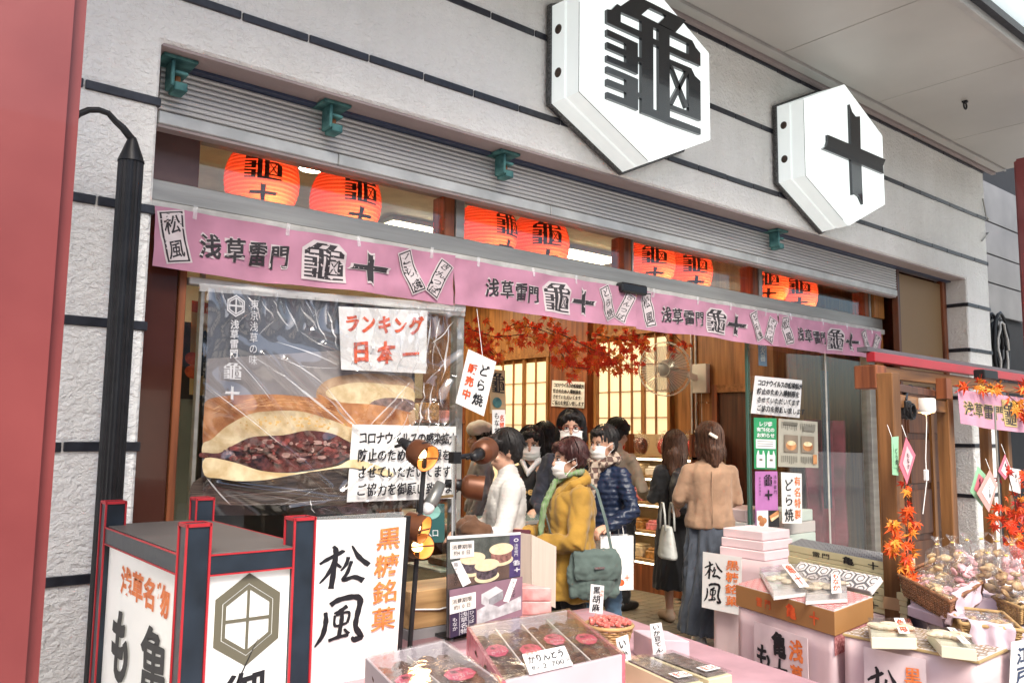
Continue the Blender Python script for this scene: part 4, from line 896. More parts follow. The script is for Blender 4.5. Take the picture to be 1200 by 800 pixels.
        P = [('s', rg)]
        if neck: P.append(('c', [V((-.02, 0, .82*H)), V((-.008, 0, .852*H))], [.068*k, .066*k]))
        for a in arms:
            sh_, el, wr_ = V(a[0]), V(a[1]), V(a[2]); we = el.lerp(wr_, cuff)
            P.append(('c', [sh_, sh_.lerp(el, .5), el, el.lerp(we, .5), we], [sleeve*1.04*k, sleeve*.94*k, sleeve*.9*k, sleeve*.84*k, sleeve*.70*k]))
        return s.wear(name, P, m_, vox, 4, wr)
    def legs_(s, st=.09, bend=0, fwd=0.):
        H = s.H; return [(V((0, q*.08, .49*H)), V((.02+bend+q*fwd*.5, q*st, .27*H)), V((-.02+q*fwd, q*st, .05*H)), V((.12+q*fwd, q*(st+.015), .022))) for q in (-1, 1)]
    def shoes(s, legs, m_, r=.045):
        for hp, kn, an, toe in legs:
            a = V(an); s.put('shoe', vol([('c', [V((a.x-.02, a.y, .045)), V((a.x+.06, a.y, .043)), V((toe.x+.02, toe.y, .034))], [.048, r, .036]), ('c', [V((a.x-.01, a.y, .05)), V((a.x, a.y, .09))], [.04, .036])], .01, 2), m_)
    def trousers(s, legs, m_, r=.075, z=.56, ank=.06):
        H = s.H; k = H/1.6; P = [('s', [(0, 0, .47*H, .10*k, .15*k), (0, 0, .52*H, .112*k, .165*k), (0, 0, z*H, .105*k, .155*k)])]
        for hp, kn, an, toe in legs: P.append(('c', [hp, V(hp).lerp(V(kn), .5), kn, V(kn).lerp(V(an), .5), V(an)+V((0, 0, .012))], [r*1.2*k, r*1.08*k, r*.92*k, r*.82*k, ank*k]))
        s.wear('trousers', P, m_, .012, 4, (.012, (12, 12, 14)))
def arm(s, q, el, wr_, hd=(1, 0, 0), up=(0, 0, 1), curl=.6):   # q = +1 left, -1 right; el/wrist in units of height
    H = s.H; k = H/1.6; return (V((-.01, q*.148*k, .788*H)), V(el)*k, V(wr_)*k, hd, up, curl, q)
DOWN = (.0, 0, -1)
def cloth(name, c, **k): return mat(name, c, k.pop('rough', .85), var=k.pop('var', .16), vs=k.pop('vs', 9), bump=k.pop('bump', .003), bs=k.pop('bs', 30), sheen=.15, **k)
MUST = cloth('mustard_coat', (.30, .165, .022)); TANJ = cloth('tan_jacket', (.31, .19, .12)); NAVY = mat('navy_down', (.010, .019, .048), .42, var=.25, vs=6); GREYK = cloth('pale_ribbed_knit', (.50, .48, .46)); BLKC = cloth('black_cloth', (.014, .014, .016)); DENIM = cloth('blue_denim', (.07, .13, .21)); SLATE = cloth('slate_skirt', (.05, .06, .08)); BEIG = cloth('beige_knit', (.46, .39, .30)); DKNV = cloth('dark_navy_coat', (.02, .022, .035)); ROSE = cloth('dusty_rose_knit', (.32, .10, .09)); BROWNC = cloth('brown_coat_cloth', (.10, .045, .022)); BEISH = mat('beige_shoe', (.42, .30, .21), .5)
# -- mustard coat customer in profile
p = Person('elderly customer in mustard yellow coat and white mask, holding a wallet', (3.42, .02, .055), rad(158), 1.50, look=rad(4), nod=rad(6))
arms = [arm(p, 1, (.06, .26, .99), (.24, .07, .985), (.9, -.5, .1), (0, .3, 1), .9), arm(p, -1, (.10, -.22, .98), (.30, -.03, 1.03), (.95, .25, .1), (0, .2, 1), .9)]
lg = p.legs_(.085); p.body(arms, lg); p.eyes(); p.mask(); p.hair(HAIRR, 'short')
p.coat('coat', MUST, .60, arms, .078, .035, (.015, (9, 9, 4)), 1.3, 1.22)
p.wear('collar', [('c', [V((-.07, -.09, 1.275)), V((-.085, 0, 1.30)), V((-.07, .09, 1.275)), V((.03, .105, 1.245)), V((.09, .06, 1.19))], [.034, .036, .034, .03, .018]), ('c', [V((-.07, -.09, 1.275)), V((.03, -.105, 1.245)), V((.09, -.06, 1.19))], [.034, .03, .018])], MUST, .009, 3, (.004, (20, 20, 20)))
SCF = mat('striped_scarf', (.45, .42, .36), .8, var=.5, vs=5, stretch=(34, 34, 1), col2=(.10, .24, .06)); p.wear('scarf', [('c', [V((.04, -.05, 1.30)), V((.075, 0, 1.27)), V((.04, .05, 1.30)), V((-.05, .06, 1.32)), V((-.07, 0, 1.33)), V((-.05, -.06, 1.32)), V((.04, -.05, 1.30))], [.022]*7), ('c', [V((.10, .01, 1.26)), V((.175, .03, 1.12)), V((.20, .03, .92))], [.022, .022, .018])], SCF, .009, 2, (.008, (30, 30, 12)))
p.trousers(lg, BLKC); p.shoes(lg, SHOEK)
for z in (1.12, .98, .84): mb = MB(); mb.ell((.148 if z > 1 else .15, -.0, z), (.006, .011, .011)); p.put('button', mb.mesh('button', mat('brown_button', (.12, .06, .02), .3, var=0)))
MM = Matrix.Translation(p.t.location) @ Matrix.Rotation(rad(158), 4, 'Z')
def loc_of(MM, q): return MM @ V(q)
# wallet in the hands, shoulder bag at the back
w0 = loc_of(MM, (.345, .02, .945)); mb = MB(); mb.box(-.09, .09, -.012, .012, -.05, .05, Matrix.Translation(w0) @ Matrix.Rotation(rad(125), 4, 'Z') @ Matrix.Rotation(rad(12), 4, 'X'))
tag(mb.build('wallet', mat('burgundy_leather', (.09, .02, .03), .4), bevel=.006), 'burgundy folded wallet held by the customer in mustard', 'wallet')
t = thing('shoulder_bag', 'dark grey green shoulder bag slung over the mustard coat', 'bag', loc_of(MM, (-.06, .28, .60)))
BAGM = cloth('bag_canvas', (.075, .105, .095), bump=.002)
bc = loc_of(MM, (-.05, .245, .78))
RM = Matrix.Translation(bc) @ Matrix.Rotation(rad(158), 4, 'Z')
me = vol([('s', [(0, 0, -.15, .13, .045), (0, 0, -.12, .16, .058), (0, 0, .0, .165, .062), (0, 0, .09, .15, .045), (0, 0, .12, .13, .028)])], .009, 3, (.014, (14, 14, 8))); me.transform(RM)
me.transform(Matrix.Translation(-ORG[t.name])); me.materials.append(BAGM); link('pouch', me, t)
me = vol([('s', [(0, .045, -.045, .135, .014), (0, .05, .02, .15, .018), (0, .03, .10, .145, .026), (0, .01, .125, .13, .03)])], .008, 2, (.008, (14, 14, 8))); me.transform(RM); me.transform(Matrix.Translation(-ORG[t.name])); me.materials.append(BAGM); link('flap', me, t)
mb = MB(); sp = [loc_of(MM, q) for q in ((-.16, .24, .88), (-.14, .20, 1.05), (-.135, .08, 1.22), (-.06, -.05, 1.315), (.06, -.09, 1.27), (.155, -.02, 1.10), (.165, .12, .98), (.10, .24, .90))]; mb.tube(sp, .013, 6, flat=.35); mb.build('strap', BAGM, t)
mb = MB(); mb.box(-.03, .03, -.004, .004, -.006, .006, RM @ Matrix.Translation((0, .072, .03))); mb.build('zip_pull', CHROME, t)
# -- blue down jacket
p = Person('customer in shiny navy down jacket with plaid scarf, mask and blue jeans', (4.32, .62, .055), rad(188), 1.585, look=rad(-6), nod=rad(8))
arms = [arm(p, 1, (.02, .26, 1.02), (.20, .16, .92), (.9, -.2, -.3), (0, 0, 1), .9), arm(p, -1, (.02, -.24, 1.02), (.22, -.10, .95), (.9, .2, -.2), (0, 0, 1), .9)]
lg = p.legs_(.085); p.body(arms, lg); p.eyes(); p.mask(); p.hair(HAIRK, 'bun')
def quilt(me, k=25, amp=.0055):
    ns = [v.normal.copy() for v in me.vertices]
    for v, n in zip(me.vertices, ns): v.co += n*amp*(abs(math.sin(v.co.z*k*3.14+math.sin(v.co.x*9+v.co.y*7)*.25))-.5)*1.4
o = p.coat('jacket', NAVY, .80, arms, .066, .0, (.010, (16, 16, 10)), 1.02, 1.0); quilt(o.data)
PLD = mat('plaid_scarf', (.36, .30, .24), .85, var=.2); tt = PLD.node_tree; bb = tt.nodes['Principled BSDF']; chk = tt.nodes.new('ShaderNodeTexChecker'); chk.inputs['Scale'].default_value = 26; chk.inputs[1].default_value = (.42, .34, .27, 1); chk.inputs[2].default_value = (.10, .06, .05, 1)
tcx = tt.nodes.new('ShaderNodeTexCoord'); tt.links.new(tcx.outputs['Object'], chk.inputs[0]); tt.links.new(chk.outputs[0], bb.inputs['Base Color'])
p.wear('scarf', [('c', [V((.06, -.07, 1.345)), V((.105, 0, 1.31)), V((.06, .07, 1.345)), V((-.04, .085, 1.37)), V((-.08, 0, 1.385)), V((-.04, -.085, 1.37)), V((.06, -.07, 1.345))], [.046, .05, .046, .042, .04, .042, .046]), ('c', [V((.10, -.01, 1.30)), V((.15, -.01, 1.20)), V((.16, .0, 1.10))], [.05, .05, .036])], PLD, .01, 3, (.014, (16, 16, 12)))
p.trousers(lg, DENIM, .07); p.shoes(lg, SHOEK)
# -- glasses, navy coat
p = Person('tall customer in dark navy coat with glasses and mask, hair parted', (4.28, .92, .055), rad(222), 1.70, look=rad(4), nod=rad(4))
arms = [arm(p, 1, (.02, .24, .98), (.15, .15, .86), DOWN, (1, 0, 0)), arm(p, -1, (.02, -.24, .98), (.15, -.15, .86), DOWN, (1, 0, 0))]
lg = p.legs_(); p.body(arms, lg, .0085, False); p.eyes(); p.mask(); p.hair(HAIRK, 'long', .02)
p.coat('coat', DKNV, .60, arms); p.wear('turtleneck', [('c', [V((.0, 0, 1.37)), V((.012, 0, 1.44))], [.068, .06]), ('s', [(.035, 0, 1.2, .10, .09), (.03, 0, 1.38, .07, .07)])], ROSE, .01, 2, (.004, (20, 20, 20))); p.trousers(lg, BLKC); p.shoes(lg, SHOEK)
GLF = mat('red_brown_spectacles', (.25, .05, .03), .25, var=0)
def glasses(p, m_):
    k = p.H/1.6; g = MB()
    for q in (-1, 1): g.tube([p.head((.100-.12*abs(.033*q+.024*math.cos(a))*.5, q*.033+.024*math.cos(a), .008+.019*math.sin(a))) for a in [i*.524 for i in range(13)]], .0022*k, 5); g.tube([p.head((.090, q*.058, .014)), p.head((.03, q*.082, .014)), p.head((-.02, q*.084, .008))], .0022, 5)
    g.tube([p.head((.101, -.010, .012)), p.head((.103, 0, .015)), p.head((.101, .010, .012))], .0022, 5); p.put('spectacles', g.mesh('spectacles', m_))
glasses(p, GLF)
# -- clerk in black
p = Person('masked clerk in black top with white collar, looking down behind the counter', (4.20, 1.28, .055), rad(215), 1.575, look=rad(8), nod=rad(14))
arms = [arm(p, 1, (.04, .24, 1.0), (.22, .1, .98), (1, -.2, 0), (0, 0, 1)), arm(p, -1, (.04, -.24, 1.0), (.22, -.1, .98), (1, .2, 0), (0, 0, 1))]
lg = p.legs_(); p.body(arms, lg, .0085); p.eyes(); p.mask(); p.hair(HAIRK, 'long', .10)
p.coat('sweatshirt', BLKC, .78, arms); p.wear('collar', [('c', [V((.03, -.07, 1.34)), V((.115, 0, 1.24)), V((.03, .07, 1.34))], [.024, .03, .024])], mat('white_collar', (.7, .7, .7), .8), .008, 2, (.002, (20, 20, 20))); p.trousers(lg, BLKC); p.shoes(lg, SHOEK)
ink = Ink(Fn(lambda u, v, o: V((.149-.5*((u-.5)*.2)**2+o, (u-.5)*.2, 1.16-.09*v)))); ink.text('Spe', .25, .5, .5, .9, mat('gold_print', (.55, .35, .12), .5, var=0), gap=.55, wt=.03)
for m_, q in ink.d.values(): p.put('print', q.mesh('print', m_, recalc=False))
# -- half hidden heads
p = Person('person with long dark hair mostly hidden behind the tall customer in glasses', (4.72, 1.72, .055), rad(70), 1.62)
arms = [arm(p, q, (0, q*.22, 1.02), (.1, q*.2, .85), DOWN, (1, 0, 0)) for q in (1, -1)]; lg = p.legs_(); p.body(arms, lg, .011, False); p.hair(HAIRK, 'long', .06); p.coat('coat', mat('lilac_grey', (.22, .19, .24), .8), .7, arms, vox=.014); p.trousers(lg, BLKC); p.shoes(lg, SHOEK)
p = Person('person in white cap and grey clothes far behind the counter at left', (4.45, 2.25, .055), rad(150), 1.60)
arms = [arm(p, q, (0, q*.22, 1.02), (.1, q*.2, .85), DOWN, (1, 0, 0)) for q in (1, -1)]; lg = p.legs_(); p.body(arms, lg, .011, False); p.eyes(); p.hair(HAIRK, 'short'); p.coat('overall', cloth('grey_overall', (.25, .25, .27)), .7, arms, vox=.014)
p.wear('cap', [('e', p.head((-.01, 0, .085)), (.125, .115, .085))], cloth('cap_white', (.6, .58, .55)), .01, 3, (.006, (12, 12, 12))); p.trousers(lg, BLKC); p.shoes(lg, SHOEK)
# -- beige knit, facing right
p = Person('short haired person in beige knit with black shoulder strap, facing right', (5.55, 1.66, .055), rad(8), 1.665, nod=rad(14))
arms = [arm(p, 1, (.03, .24, 1.02), (.20, .16, .95), (1, -.2, -.2), (0, 0, 1)), arm(p, -1, (.03, -.24, 1.02), (.22, -.14, .95), (1, .2, -.2), (0, 0, 1))]
lg = p.legs_(.08); p.body(arms, lg); p.eyes(); p.hair(HAIRK, 'short'); p.coat('sweater', BEIG, .86, arms, .064); p.trousers(lg, BLKC, .085); p.shoes(lg, SHOEK, .05)
mb = MB(); mb.tube([(.13, .12, .95), (.12, .125, 1.2), (.0, .13, 1.36), (-.12, .10, 1.25), (-.15, .02, 1.0)], .022, 6, flat=.3); p.put('strap', mb.mesh('strap', BLKC))
# -- black outfit with backpack
p = Person('person seen from behind in long black clothes with a black backpack', (5.60, 1.02, .055), rad(62), 1.56, look=rad(-30), nod=rad(10))
arms = [arm(p, 1, (.05, .20, 1.03), (.22, .08, 1.10), (1, 0, .2), (0, 0, 1)), arm(p, -1, (.05, -.22, 1.03), (.24, -.10, 1.06), (1, .2, 0), (0, 0, 1))]
lg = p.legs_(.07, 0, .02); p.body(arms, lg); p.hair(HAIRB, 'long', .13); p.coat('top', BLKC, .78, arms, .066, .01)
p.wear('skirt', [('s', [(0, 0, .27, .19, .215), (0, 0, .45, .175, .20), (0, 0, .7, .15, .185), (0, 0, .88, .12, .165)])], BLKC, .012, 3, (.016, (12, 12, 2))); p.shoes(lg, BEISH, .042)
M2 = Matrix.Translation(p.t.location) @ Matrix.Rotation(rad(62), 4, 'Z')
t = thing('backpack', 'black backpack worn by the person in long black clothes', 'backpack', loc_of(M2, (-.2, 0, .85)))
BPM = mat('black_nylon', (.022, .022, .025), .42, var=.3, vs=12)
me = vol([('s', [(-.19, 0, .86, .08, .13), (-.20, 0, .92, .10, .155), (-.20, 0, 1.12, .095, .15), (-.185, 0, 1.24, .07, .11), (-.17, 0, 1.27, .04, .07)])], .01, 3, (.008, (10, 10, 7))); me.transform(M2); me.transform(Matrix.Translation(-ORG[t.name])); me.materials.append(BPM); link('sack', me, t)
me = vol([('s', [(-.285, 0, .90, .025, .11), (-.30, 0, .95, .03, .12), (-.295, 0, 1.03, .02, .11)])], .008, 3, (.005, (12, 12, 10))); me.transform(M2); me.transform(Matrix.Translation(-ORG[t.name])); me.materials.append(BPM); link('front_pocket', me, t)
mb = MB(); mb.tube([loc_of(M2, (-.315, y, 1.035)) for y in (-.10, -.05, 0, .05, .10)], .004, 5); mb.build('zip', CHROME, t)
mb = MB(); mb.tube([loc_of(M2, q) for q in ((-.2, -.04, 1.27), (-.21, 0, 1.31), (-.2, .04, 1.27))], .008, 6); mb.build('handle', BPM, t)
# -- tan jacket seen from behind
p = Person('person in tan jacket seen from behind, hair clipped back', (5.10, .30, .055), rad(46), 1.62, look=rad(14), nod=rad(4))
arms = [arm(p, 1, (.0, .225, 1.06), (.16, .20, 1.0), (.5, .3, -.5), (0, 1, 0), 1.2), arm(p, -1, (.03, -.205, 1.05), (.2, -.08, 1.0), (1, .3, 0), (0, 0, 1))]
lg = p.legs_(.08); p.body(arms, lg); p.hair(HAIRB, 'long', .05); p.coat('jacket', TANJ, .86, arms, .058, .005, (.009, (11, 11, 3)), 1.1, 1.05)
p.wear('skirt', [('s', [(0, 0, .12, .22, .24), (0, 0, .4, .18, .21), (0, 0, .7, .15, .19), (0, 0, .92, .12, .165)])], SLATE, .012, 3, (.026, (13, 13, 2))); p.shoes(lg, mat('white_trainer', (.6, .6, .6), .5), .045)
mb = MB(); mb.box(-.01, .01, -.035, .035, -.012, .012, p.MH @ Matrix.Translation((-.145, .02, .03)) @ Matrix.Rotation(.5, 4, 'X')); p.put('hair_clip', mb.mesh('clip', mat('pearl_clip', (.7, .62, .52), .3, var=0), bevel=.004))
mb = MB(); mb.tube([(-.135, .0, 1.28), (-.16, .005, 1.1), (-.15, .0, .9)], .0035, 4); p.put('seam', mb.mesh('seam', TANJ))
M3 = Matrix.Translation(p.t.location) @ Matrix.Rotation(rad(46), 4, 'Z')
t = thing('handbag', 'pale grey leather handbag hanging from the arm of the tan jacket', 'handbag', loc_of(M3, (.1, .36, .62)))
LTH = mat('pale_grey_leather', (.45, .46, .44), .45, var=.05, vs=9, bump=.0006, bs=90); hb = loc_of(M3, (.10, .30, .78))
RB = Matrix.Translation(hb) @ Matrix.Rotation(rad(46+10), 4, 'Z')
me = vol([('s', [(0, 0, -.155, .14, .06), (0, 0, -.14, .15, .068), (0, 0, -.02, .125, .052), (0, 0, .08, .10, .028)])], .008, 2, (.004, (9, 9, 6))); me.transform(RB); me.transform(Matrix.Translation(-ORG[t.name])); me.materials.append(LTH); link('pouch', me, t)
for q in (-.035, .035):
    mb = MB(); mb.tube([RB @ V((x, q, z)) for x, z in ((-.075, .05), (-.06, .17), (-.02, .25), (.02, .25), (.06, .17), (.075, .05))], .008, 7); mb.build('handle', LTH, t, smooth=True)
# -- pale ribbed top at far left
p = Person('dark haired person in pale ribbed top standing behind the brown lamp shades', (3.16, .30, .055), rad(150), 1.545, look=rad(10), nod=rad(12))
arms = [arm(p, 1, (.06, .25, 1.0), (.26, .2, 1.0), (1, 0, 0), (0, 0, 1)), arm(p, -1, (.08, -.24, 1.0), (.3, -.16, 1.0), (1, .2, 0), (0, 0, 1))]
lg = p.legs_(); p.body(arms, lg); p.eyes(); p.hair(HAIRK, 'short'); o = p.coat('ribbed_top', GREYK, .62, arms, .068, .03, (.006, (10, 10, 4)), 1.05, 1.1); quilt(o.data, 50, .0035); p.trousers(lg, BLKC); p.shoes(lg, SHOEK)
M4 = Matrix.Translation(p.t.location) @ Matrix.Rotation(rad(150), 4, 'Z')
me = vol([('c', [loc_of(M4, q) for q in ((.16, .30, .98), (.24, .28, 1.02), (.32, .12, 1.0))], [.065, .07, .05]), ('c', [loc_of(M4, q) for q in ((.17, .32, .95), (.22, .32, .84), (.28, .2, .80))], [.075, .08, .06])], .013, 5, (.025, (9, 9, 6)))
me.materials.append(BROWNC); o = link('folded_coat', me); tag(o, 'brown coat carried over the arm behind the brown lamp shades', 'coat')
# paper carriers
def carrier(label, c, w_, d_, h_, ang, m_, logo=None):
    t = thing('paper_bag', label, 'paper bag', c); M = Matrix.Translation(V(c)) @ Matrix.Rotation(ang, 4, 'Z')
    mb = MB(); P = lambda x, y, z: M @ V((x, y, z))
    for q in (-1, 1):
        mb.add([P(-w_/2, q*d_/2, 0), P(w_/2, q*d_/2, 0), P(w_/2*1.01, q*d_/2, h_), P(-w_/2*1.01, q*d_/2, h_)], [(0, 1, 2, 3)]); mb.add([P(q*w_/2, -d_/2, 0), P(q*w_/2, -d_/2, h_), P(q*w_/2*.9, 0, h_), P(q*w_/2*.93, 0, .05)], [(0, 1, 2, 3)]); mb.add([P(q*w_/2, d_/2, 0), P(q*w_/2, d_/2, h_), P(q*w_/2*.9, 0, h_), P(q*w_/2*.93, 0, .05)], [(0, 1, 2, 3)])
    mb.add([P(-w_/2, -d_/2, .002), P(w_/2, -d_/2, .002), P(w_/2, d_/2, .002), P(-w_/2, d_/2, .002)], [(0, 1, 2, 3)]); mb.build('sack', m_, t, recalc=False)
    for q in (-1, 1): mb = MB(); mb.tube([P(-w_*.22, q*d_/2, h_-.02), P(-w_*.18, q*d_*.3, h_+.09), P(0, q*d_*.1, h_+.13), P(w_*.18, q*d_*.3, h_+.09), P(w_*.22, q*d_/2, h_-.02)], .003, 5); mb.build('handle', m_, t)
    if logo:
        fr = Frame(P(-w_/2, -d_/2, h_), P(w_/2, -d_/2, h_), P(-w_/2, -d_/2, 0)); ink = Ink(fr); ink.ring((.42, .80), .13, .09, INKR); ink.ring((.62, .86), .10, .06, INKR); ink.ring((.42, .80), .05, .03, PAPER); ink.ch('十', .8, .78, .16, .12, INKR, .05); ink.build(t, 'print')
q = onY(720, 660, .42); carrier('white paper carrier with red print held by the customer in navy jacket', (q.x, .42, q.z-.17), .24, .09, .36, rad(-22), PAPER, True)
# ================================================================ posters on the shop glass
PF = Frame(onY(245, 337, .37), onY(487, 363, .37), onY(235, 592, .37), onY(484, 588, .37))
t = thing('poster', 'large bean pancake food poster behind crinkled clear film in the left window', 'poster', (2, .37, 1))
sheet(PF, mat('poster_grey', (.13, .14, .165), .5, var=.06), t, 'sheet', .004)
ink = Ink(PF)
def smooth(P, n=4):
    o = []; L = len(P)
    for i in range(L):
        p0, p1, p2, p3 = P[i-1], P[i], P[(i+1) % L], P[(i+2) % L]
        for k in range(n): t_ = k/n; o.append(tuple(.5*((2*p1[j])+(-p0[j]+p2[j])*t_+(2*p0[j]-5*p1[j]+4*p2[j]-p3[j])*t_*t_+(-p0[j]+3*p1[j]-3*p2[j]+p3[j])*t_**3) for j in (0, 1)))
    return o
X = lambda q: smooth([(220+a/5, 450+b/5) for a, b in q])
PG2 = mat('poster_light_grey', (.30, .28, .285), .5, var=.05); ink.px([(243, 420), (340, 413), (440, 406), (483, 403), (482, 470), (240, 470)], PG2)
CRUST = mat('print_crust', (.48, .15, .045), .5, var=.45, vs=9, col2=(.74, .36, .15), detail=10); CRUM = mat('print_crumb', (.78, .56, .28), .5, var=.25, vs=14, col2=(.88, .74, .48), detail=10)
BEAN = mat('print_bean_paste', (.05, .016, .014), .5, var=.7, vs=26, col2=(.22, .06, .05), detail=10); BEAN2 = mat('print_bean_light', (.16, .055, .05), .5, var=.6, vs=40, col2=(.42, .2, .16), detail=10); MAT2 = mat('print_bamboo_mat', (.035, .025, .02), .5, var=.6, vs=9, stretch=(1, 1, 22), col2=(.14, .10, .08))
ink.px(X([(75, 545), (500, 540), (940, 430), (1300, 425), (1310, 660), (700, 680), (75, 695)]), MAT2)
Z = lambda q: smooth([(230+a/2.759, 320+b/2.759) for a, b in q])
PALC = mat('print_pale_crust', (.48, .27, .15), .5, var=.25, vs=12, col2=(.60, .42, .27)); PALF = mat('print_pale_filling', (.17, .10, .09), .5, var=.5, vs=30, col2=(.34, .22, .19))
ink.px(Z([(388, 400), (395, 362), (440, 332), (530, 318), (620, 320), (698, 332), (700, 400), (698, 478), (560, 486), (450, 470), (405, 440)]), PALC)
ink.px(Z([(420, 385), (440, 362), (520, 345), (620, 350), (698, 362), (698, 420), (640, 440), (560, 455), (480, 430)]), CRUM); ink.px(Z([(560, 412), (610, 392), (698, 398), (698, 428), (640, 446), (590, 440)]), PALF)
ink.px(X([(95, 160), (105, 100), (180, 72), (330, 58), (520, 52), (680, 62), (800, 80), (960, 150), (1150, 215), (1280, 280), (1300, 380), (1250, 400), (950, 310), (600, 200), (300, 230), (140, 330), (88, 350)]), CRUST)
ink.px(X([(760, 60), (800, 52), (900, 90), (1100, 100), (1300, 140), (1290, 160), (1300, 250), (1250, 300), (1000, 230), (850, 150)]), CRUST)
ink.px(X([(90, 345), (140, 320), (230, 240), (360, 170), (470, 150), (650, 145), (800, 180), (950, 230), (1150, 300), (1290, 370), (1290, 420), (1150, 400), (940, 315), (700, 260), (560, 290), (400, 300), (280, 350), (180, 405), (100, 405), (82, 400)]), CRUM)
ink.px(X([(80, 400), (180, 400), (270, 350), (380, 300), (560, 285), (700, 255), (850, 270), (950, 315), (1150, 390), (1260, 425), (1150, 470), (950, 410), (850, 450), (700, 480), (560, 500), (400, 490), (250, 450), (80, 430)]), BEAN)
DOT = [BEAN2, BEAN, mat('print_bean_red', (.26, .06, .05), .5, var=.4, vs=40), mat('print_bean_shine', (.48, .30, .26), .5, var=.3, vs=40)]
for k in range(170):
    u_ = rnd.random(); a = 190+u_*900; hh_ = 62*math.sin(math.pi*min(1, .12+u_*.95))+14; mid = 408-40*math.sin(u_*2.4); b = mid+rnd.uniform(-1, 1)*hh_*.85; c, d = rnd.uniform(8, 30), rnd.uniform(6, 16)
    if a > 930 and rnd.random() < .6: continue
    ink.px([(220+(a+c*math.cos(j*.7854))/5, 450+(b+d*math.sin(j*.7854))/5) for j in range(8)], DOT[rnd.choice((0, 0, 1, 1, 2, 2, 3))])
CRK_ = mat('print_crust_light', (.72, .40, .18), .5, var=.3, vs=20); PORE = mat('print_pore', (.60, .38, .14), .5, var=.2)
for k in range(60):      # fine lines of the baked crust
    a0 = rnd.uniform(120, 820); b0 = 66+((a0-520)/520)**2*95+rnd.uniform(8, 60); L0 = rnd.uniform(20, 90); s1 = (a0-520)/900
    ink.px([(220+a0/5, 450+b0/5), (220+(a0+L0)/5, 450+(b0+L0*s1-2)/5), (220+(a0+L0)/5, 450+(b0+L0*s1+1.5)/5), (220+a0/5, 450+(b0+3)/5)], CRK_)
for k in range(50):
    a0 = rnd.uniform(260, 900); b0 = 190+((a0-600)/600)**2*90+rnd.uniform(-15, 45); r0 = rnd.uniform(3, 9); ink.px([(220+(a0+r0*1.3*math.cos(j*1.05))/5, 450+(b0+r0*math.sin(j*1.05))/5) for j in range(6)], PORE)
ink.px(X([(78, 430), (240, 448), (400, 492), (560, 500), (700, 482), (850, 450), (950, 410), (1150, 465), (1150, 500), (940, 458), (750, 480), (580, 512), (420, 545), (260, 556), (160, 545), (74, 530)]), CRUM)
FU = lambda px, py: PF.uv(px, py)
def uvt(ink, fr, s_, cx, cy, w, h, m_, **k):      # text placed by where its first glyph sits on the real sheet
    a = fr.uv(cx, cy); b = fr.uv(cx+w, cy); c = fr.uv(cx, cy+h); ink.text(s_, a[0], a[1], b[0]-a[0], c[1]-a[1], m_, **k)
PW = mat('poster_white_print', (.62, .62, .64), .5, var=0)
uvt(ink, PF, '浅草雷門', 270, 381, 10, 11, PW, vert=True, gap=1.02, wt=.01, brush=.02)
uvt(ink, PF, '東京浅草の味', 293, 358, 10, 12, PW, vert=True, gap=1.06)
a = PF.uv(267, 435); ink.ch('@', a[0], a[1], .072, .075, PW); a = PF.uv(266, 460); ink.ch('+', a[0], a[1], .065, .07, PW)
c = PF.uv(270.5, 360)
def hexpts(c, rx, ry): return [(c[0]+rx*math.sin(i*1.0472), c[1]-ry*math.cos(i*1.0472)) for i in range(6)]
for k_ in (1, .78):
    o_, i_ = hexpts(c, .042*k_, .052*k_), hexpts(c, .042*k_*.86, .052*k_*.86)
    ink.put(o_+i_, [(j, (j+1) % 6, 6+(j+1) % 6, 6+j) for j in range(6)], PW)
ink.line((c[0], c[1]-.033), (c[0], c[1]+.033), .006, PW); ink.line((c[0]-.03, c[1]), (c[0]+.03, c[1]), .008, PW); ink.build(t, 'print')
# crinkled clear film hung over the poster
t2 = thing('clear_film', 'crinkled transparent film stretched over the food poster in the window', 'film', (2, .33, 1))
FF = Frame(onY(236, 338, .345), onY(541, 362, .33), onY(236, 604, .345), onY(532, 600, .33))
FILM = clearmat('clear_film', (1, 1, 1), .13, .08)
FOLDS = [((.10, .30), (.30, .62), .030, .010), ((.20, .28), (.42, .60), .030, .011), ((.28, .30), (.62, .70), .032, .012), ((.0, .44), (.45, .88), .030, .009), ((.42, .22), (.95, .52), .034, .012), ((.36, .16), (.98, .34), .028, .010), ((.55, .34), (.98, .66), .030, .011), ((.60, .95), (.98, .55), .03, .011), ((.50, .90), (.86, .52), .028, .010), ((.05, .86), (.5, .94), .02, .008), ((.3, .97), (.8, .88), .02, .008), ((.78, .45), (.84, .98), .03, .012), ((.88, .40), (.95, .95), .03, .012), ((.12, .0), (.16, .14), .03, .012), ((.24, .0), (.22, .12), .03, .01), ((.34, .0), (.38, .15), .03, .012), ((.46, .0), (.44, .12), .03, .01), ((.60, .0), (.68, .2), .03, .012), ((.8, .0), (.76, .22), .03, .012)]
def filmat(u, v):
    p = FF.at(u, v); r_ = abs(math.sin((u*9+v*5.2)+1.2*noise.noise(V((u*3, v*3, 0)))))**9*.008
    r2 = noise.noise(V((u*4+v*2, v*6-u*4, 3)))*.022
    for (ax_, ay_), (bx_, by_), am, wd in FOLDS:
        dx, dy = bx_-ax_, by_-ay_; t_ = max(0, min(1, ((u-ax_)*dx+(v-ay_)*dy)/(dx*dx+dy*dy))); d_ = math.hypot(u-ax_-dx*t_, (v-ay_-dy*t_)*.75); r_ += am*math.exp(-(d_/wd)**2)*(.35+.65*math.sin(math.pi*min(1, t_*.9+.08)))
    top = max(0, 1-v*4.5)*.016*math.sin(u*85+3*noise.noise(V((u*9, v*9, 1)))); rt = max(0, (u-.72)*3)*.016*math.sin(v*30+u*40+4*noise.noise(V((u*7, v*7, 9))))
    return p + PF.n*(.012+r_+r2+top+rt)
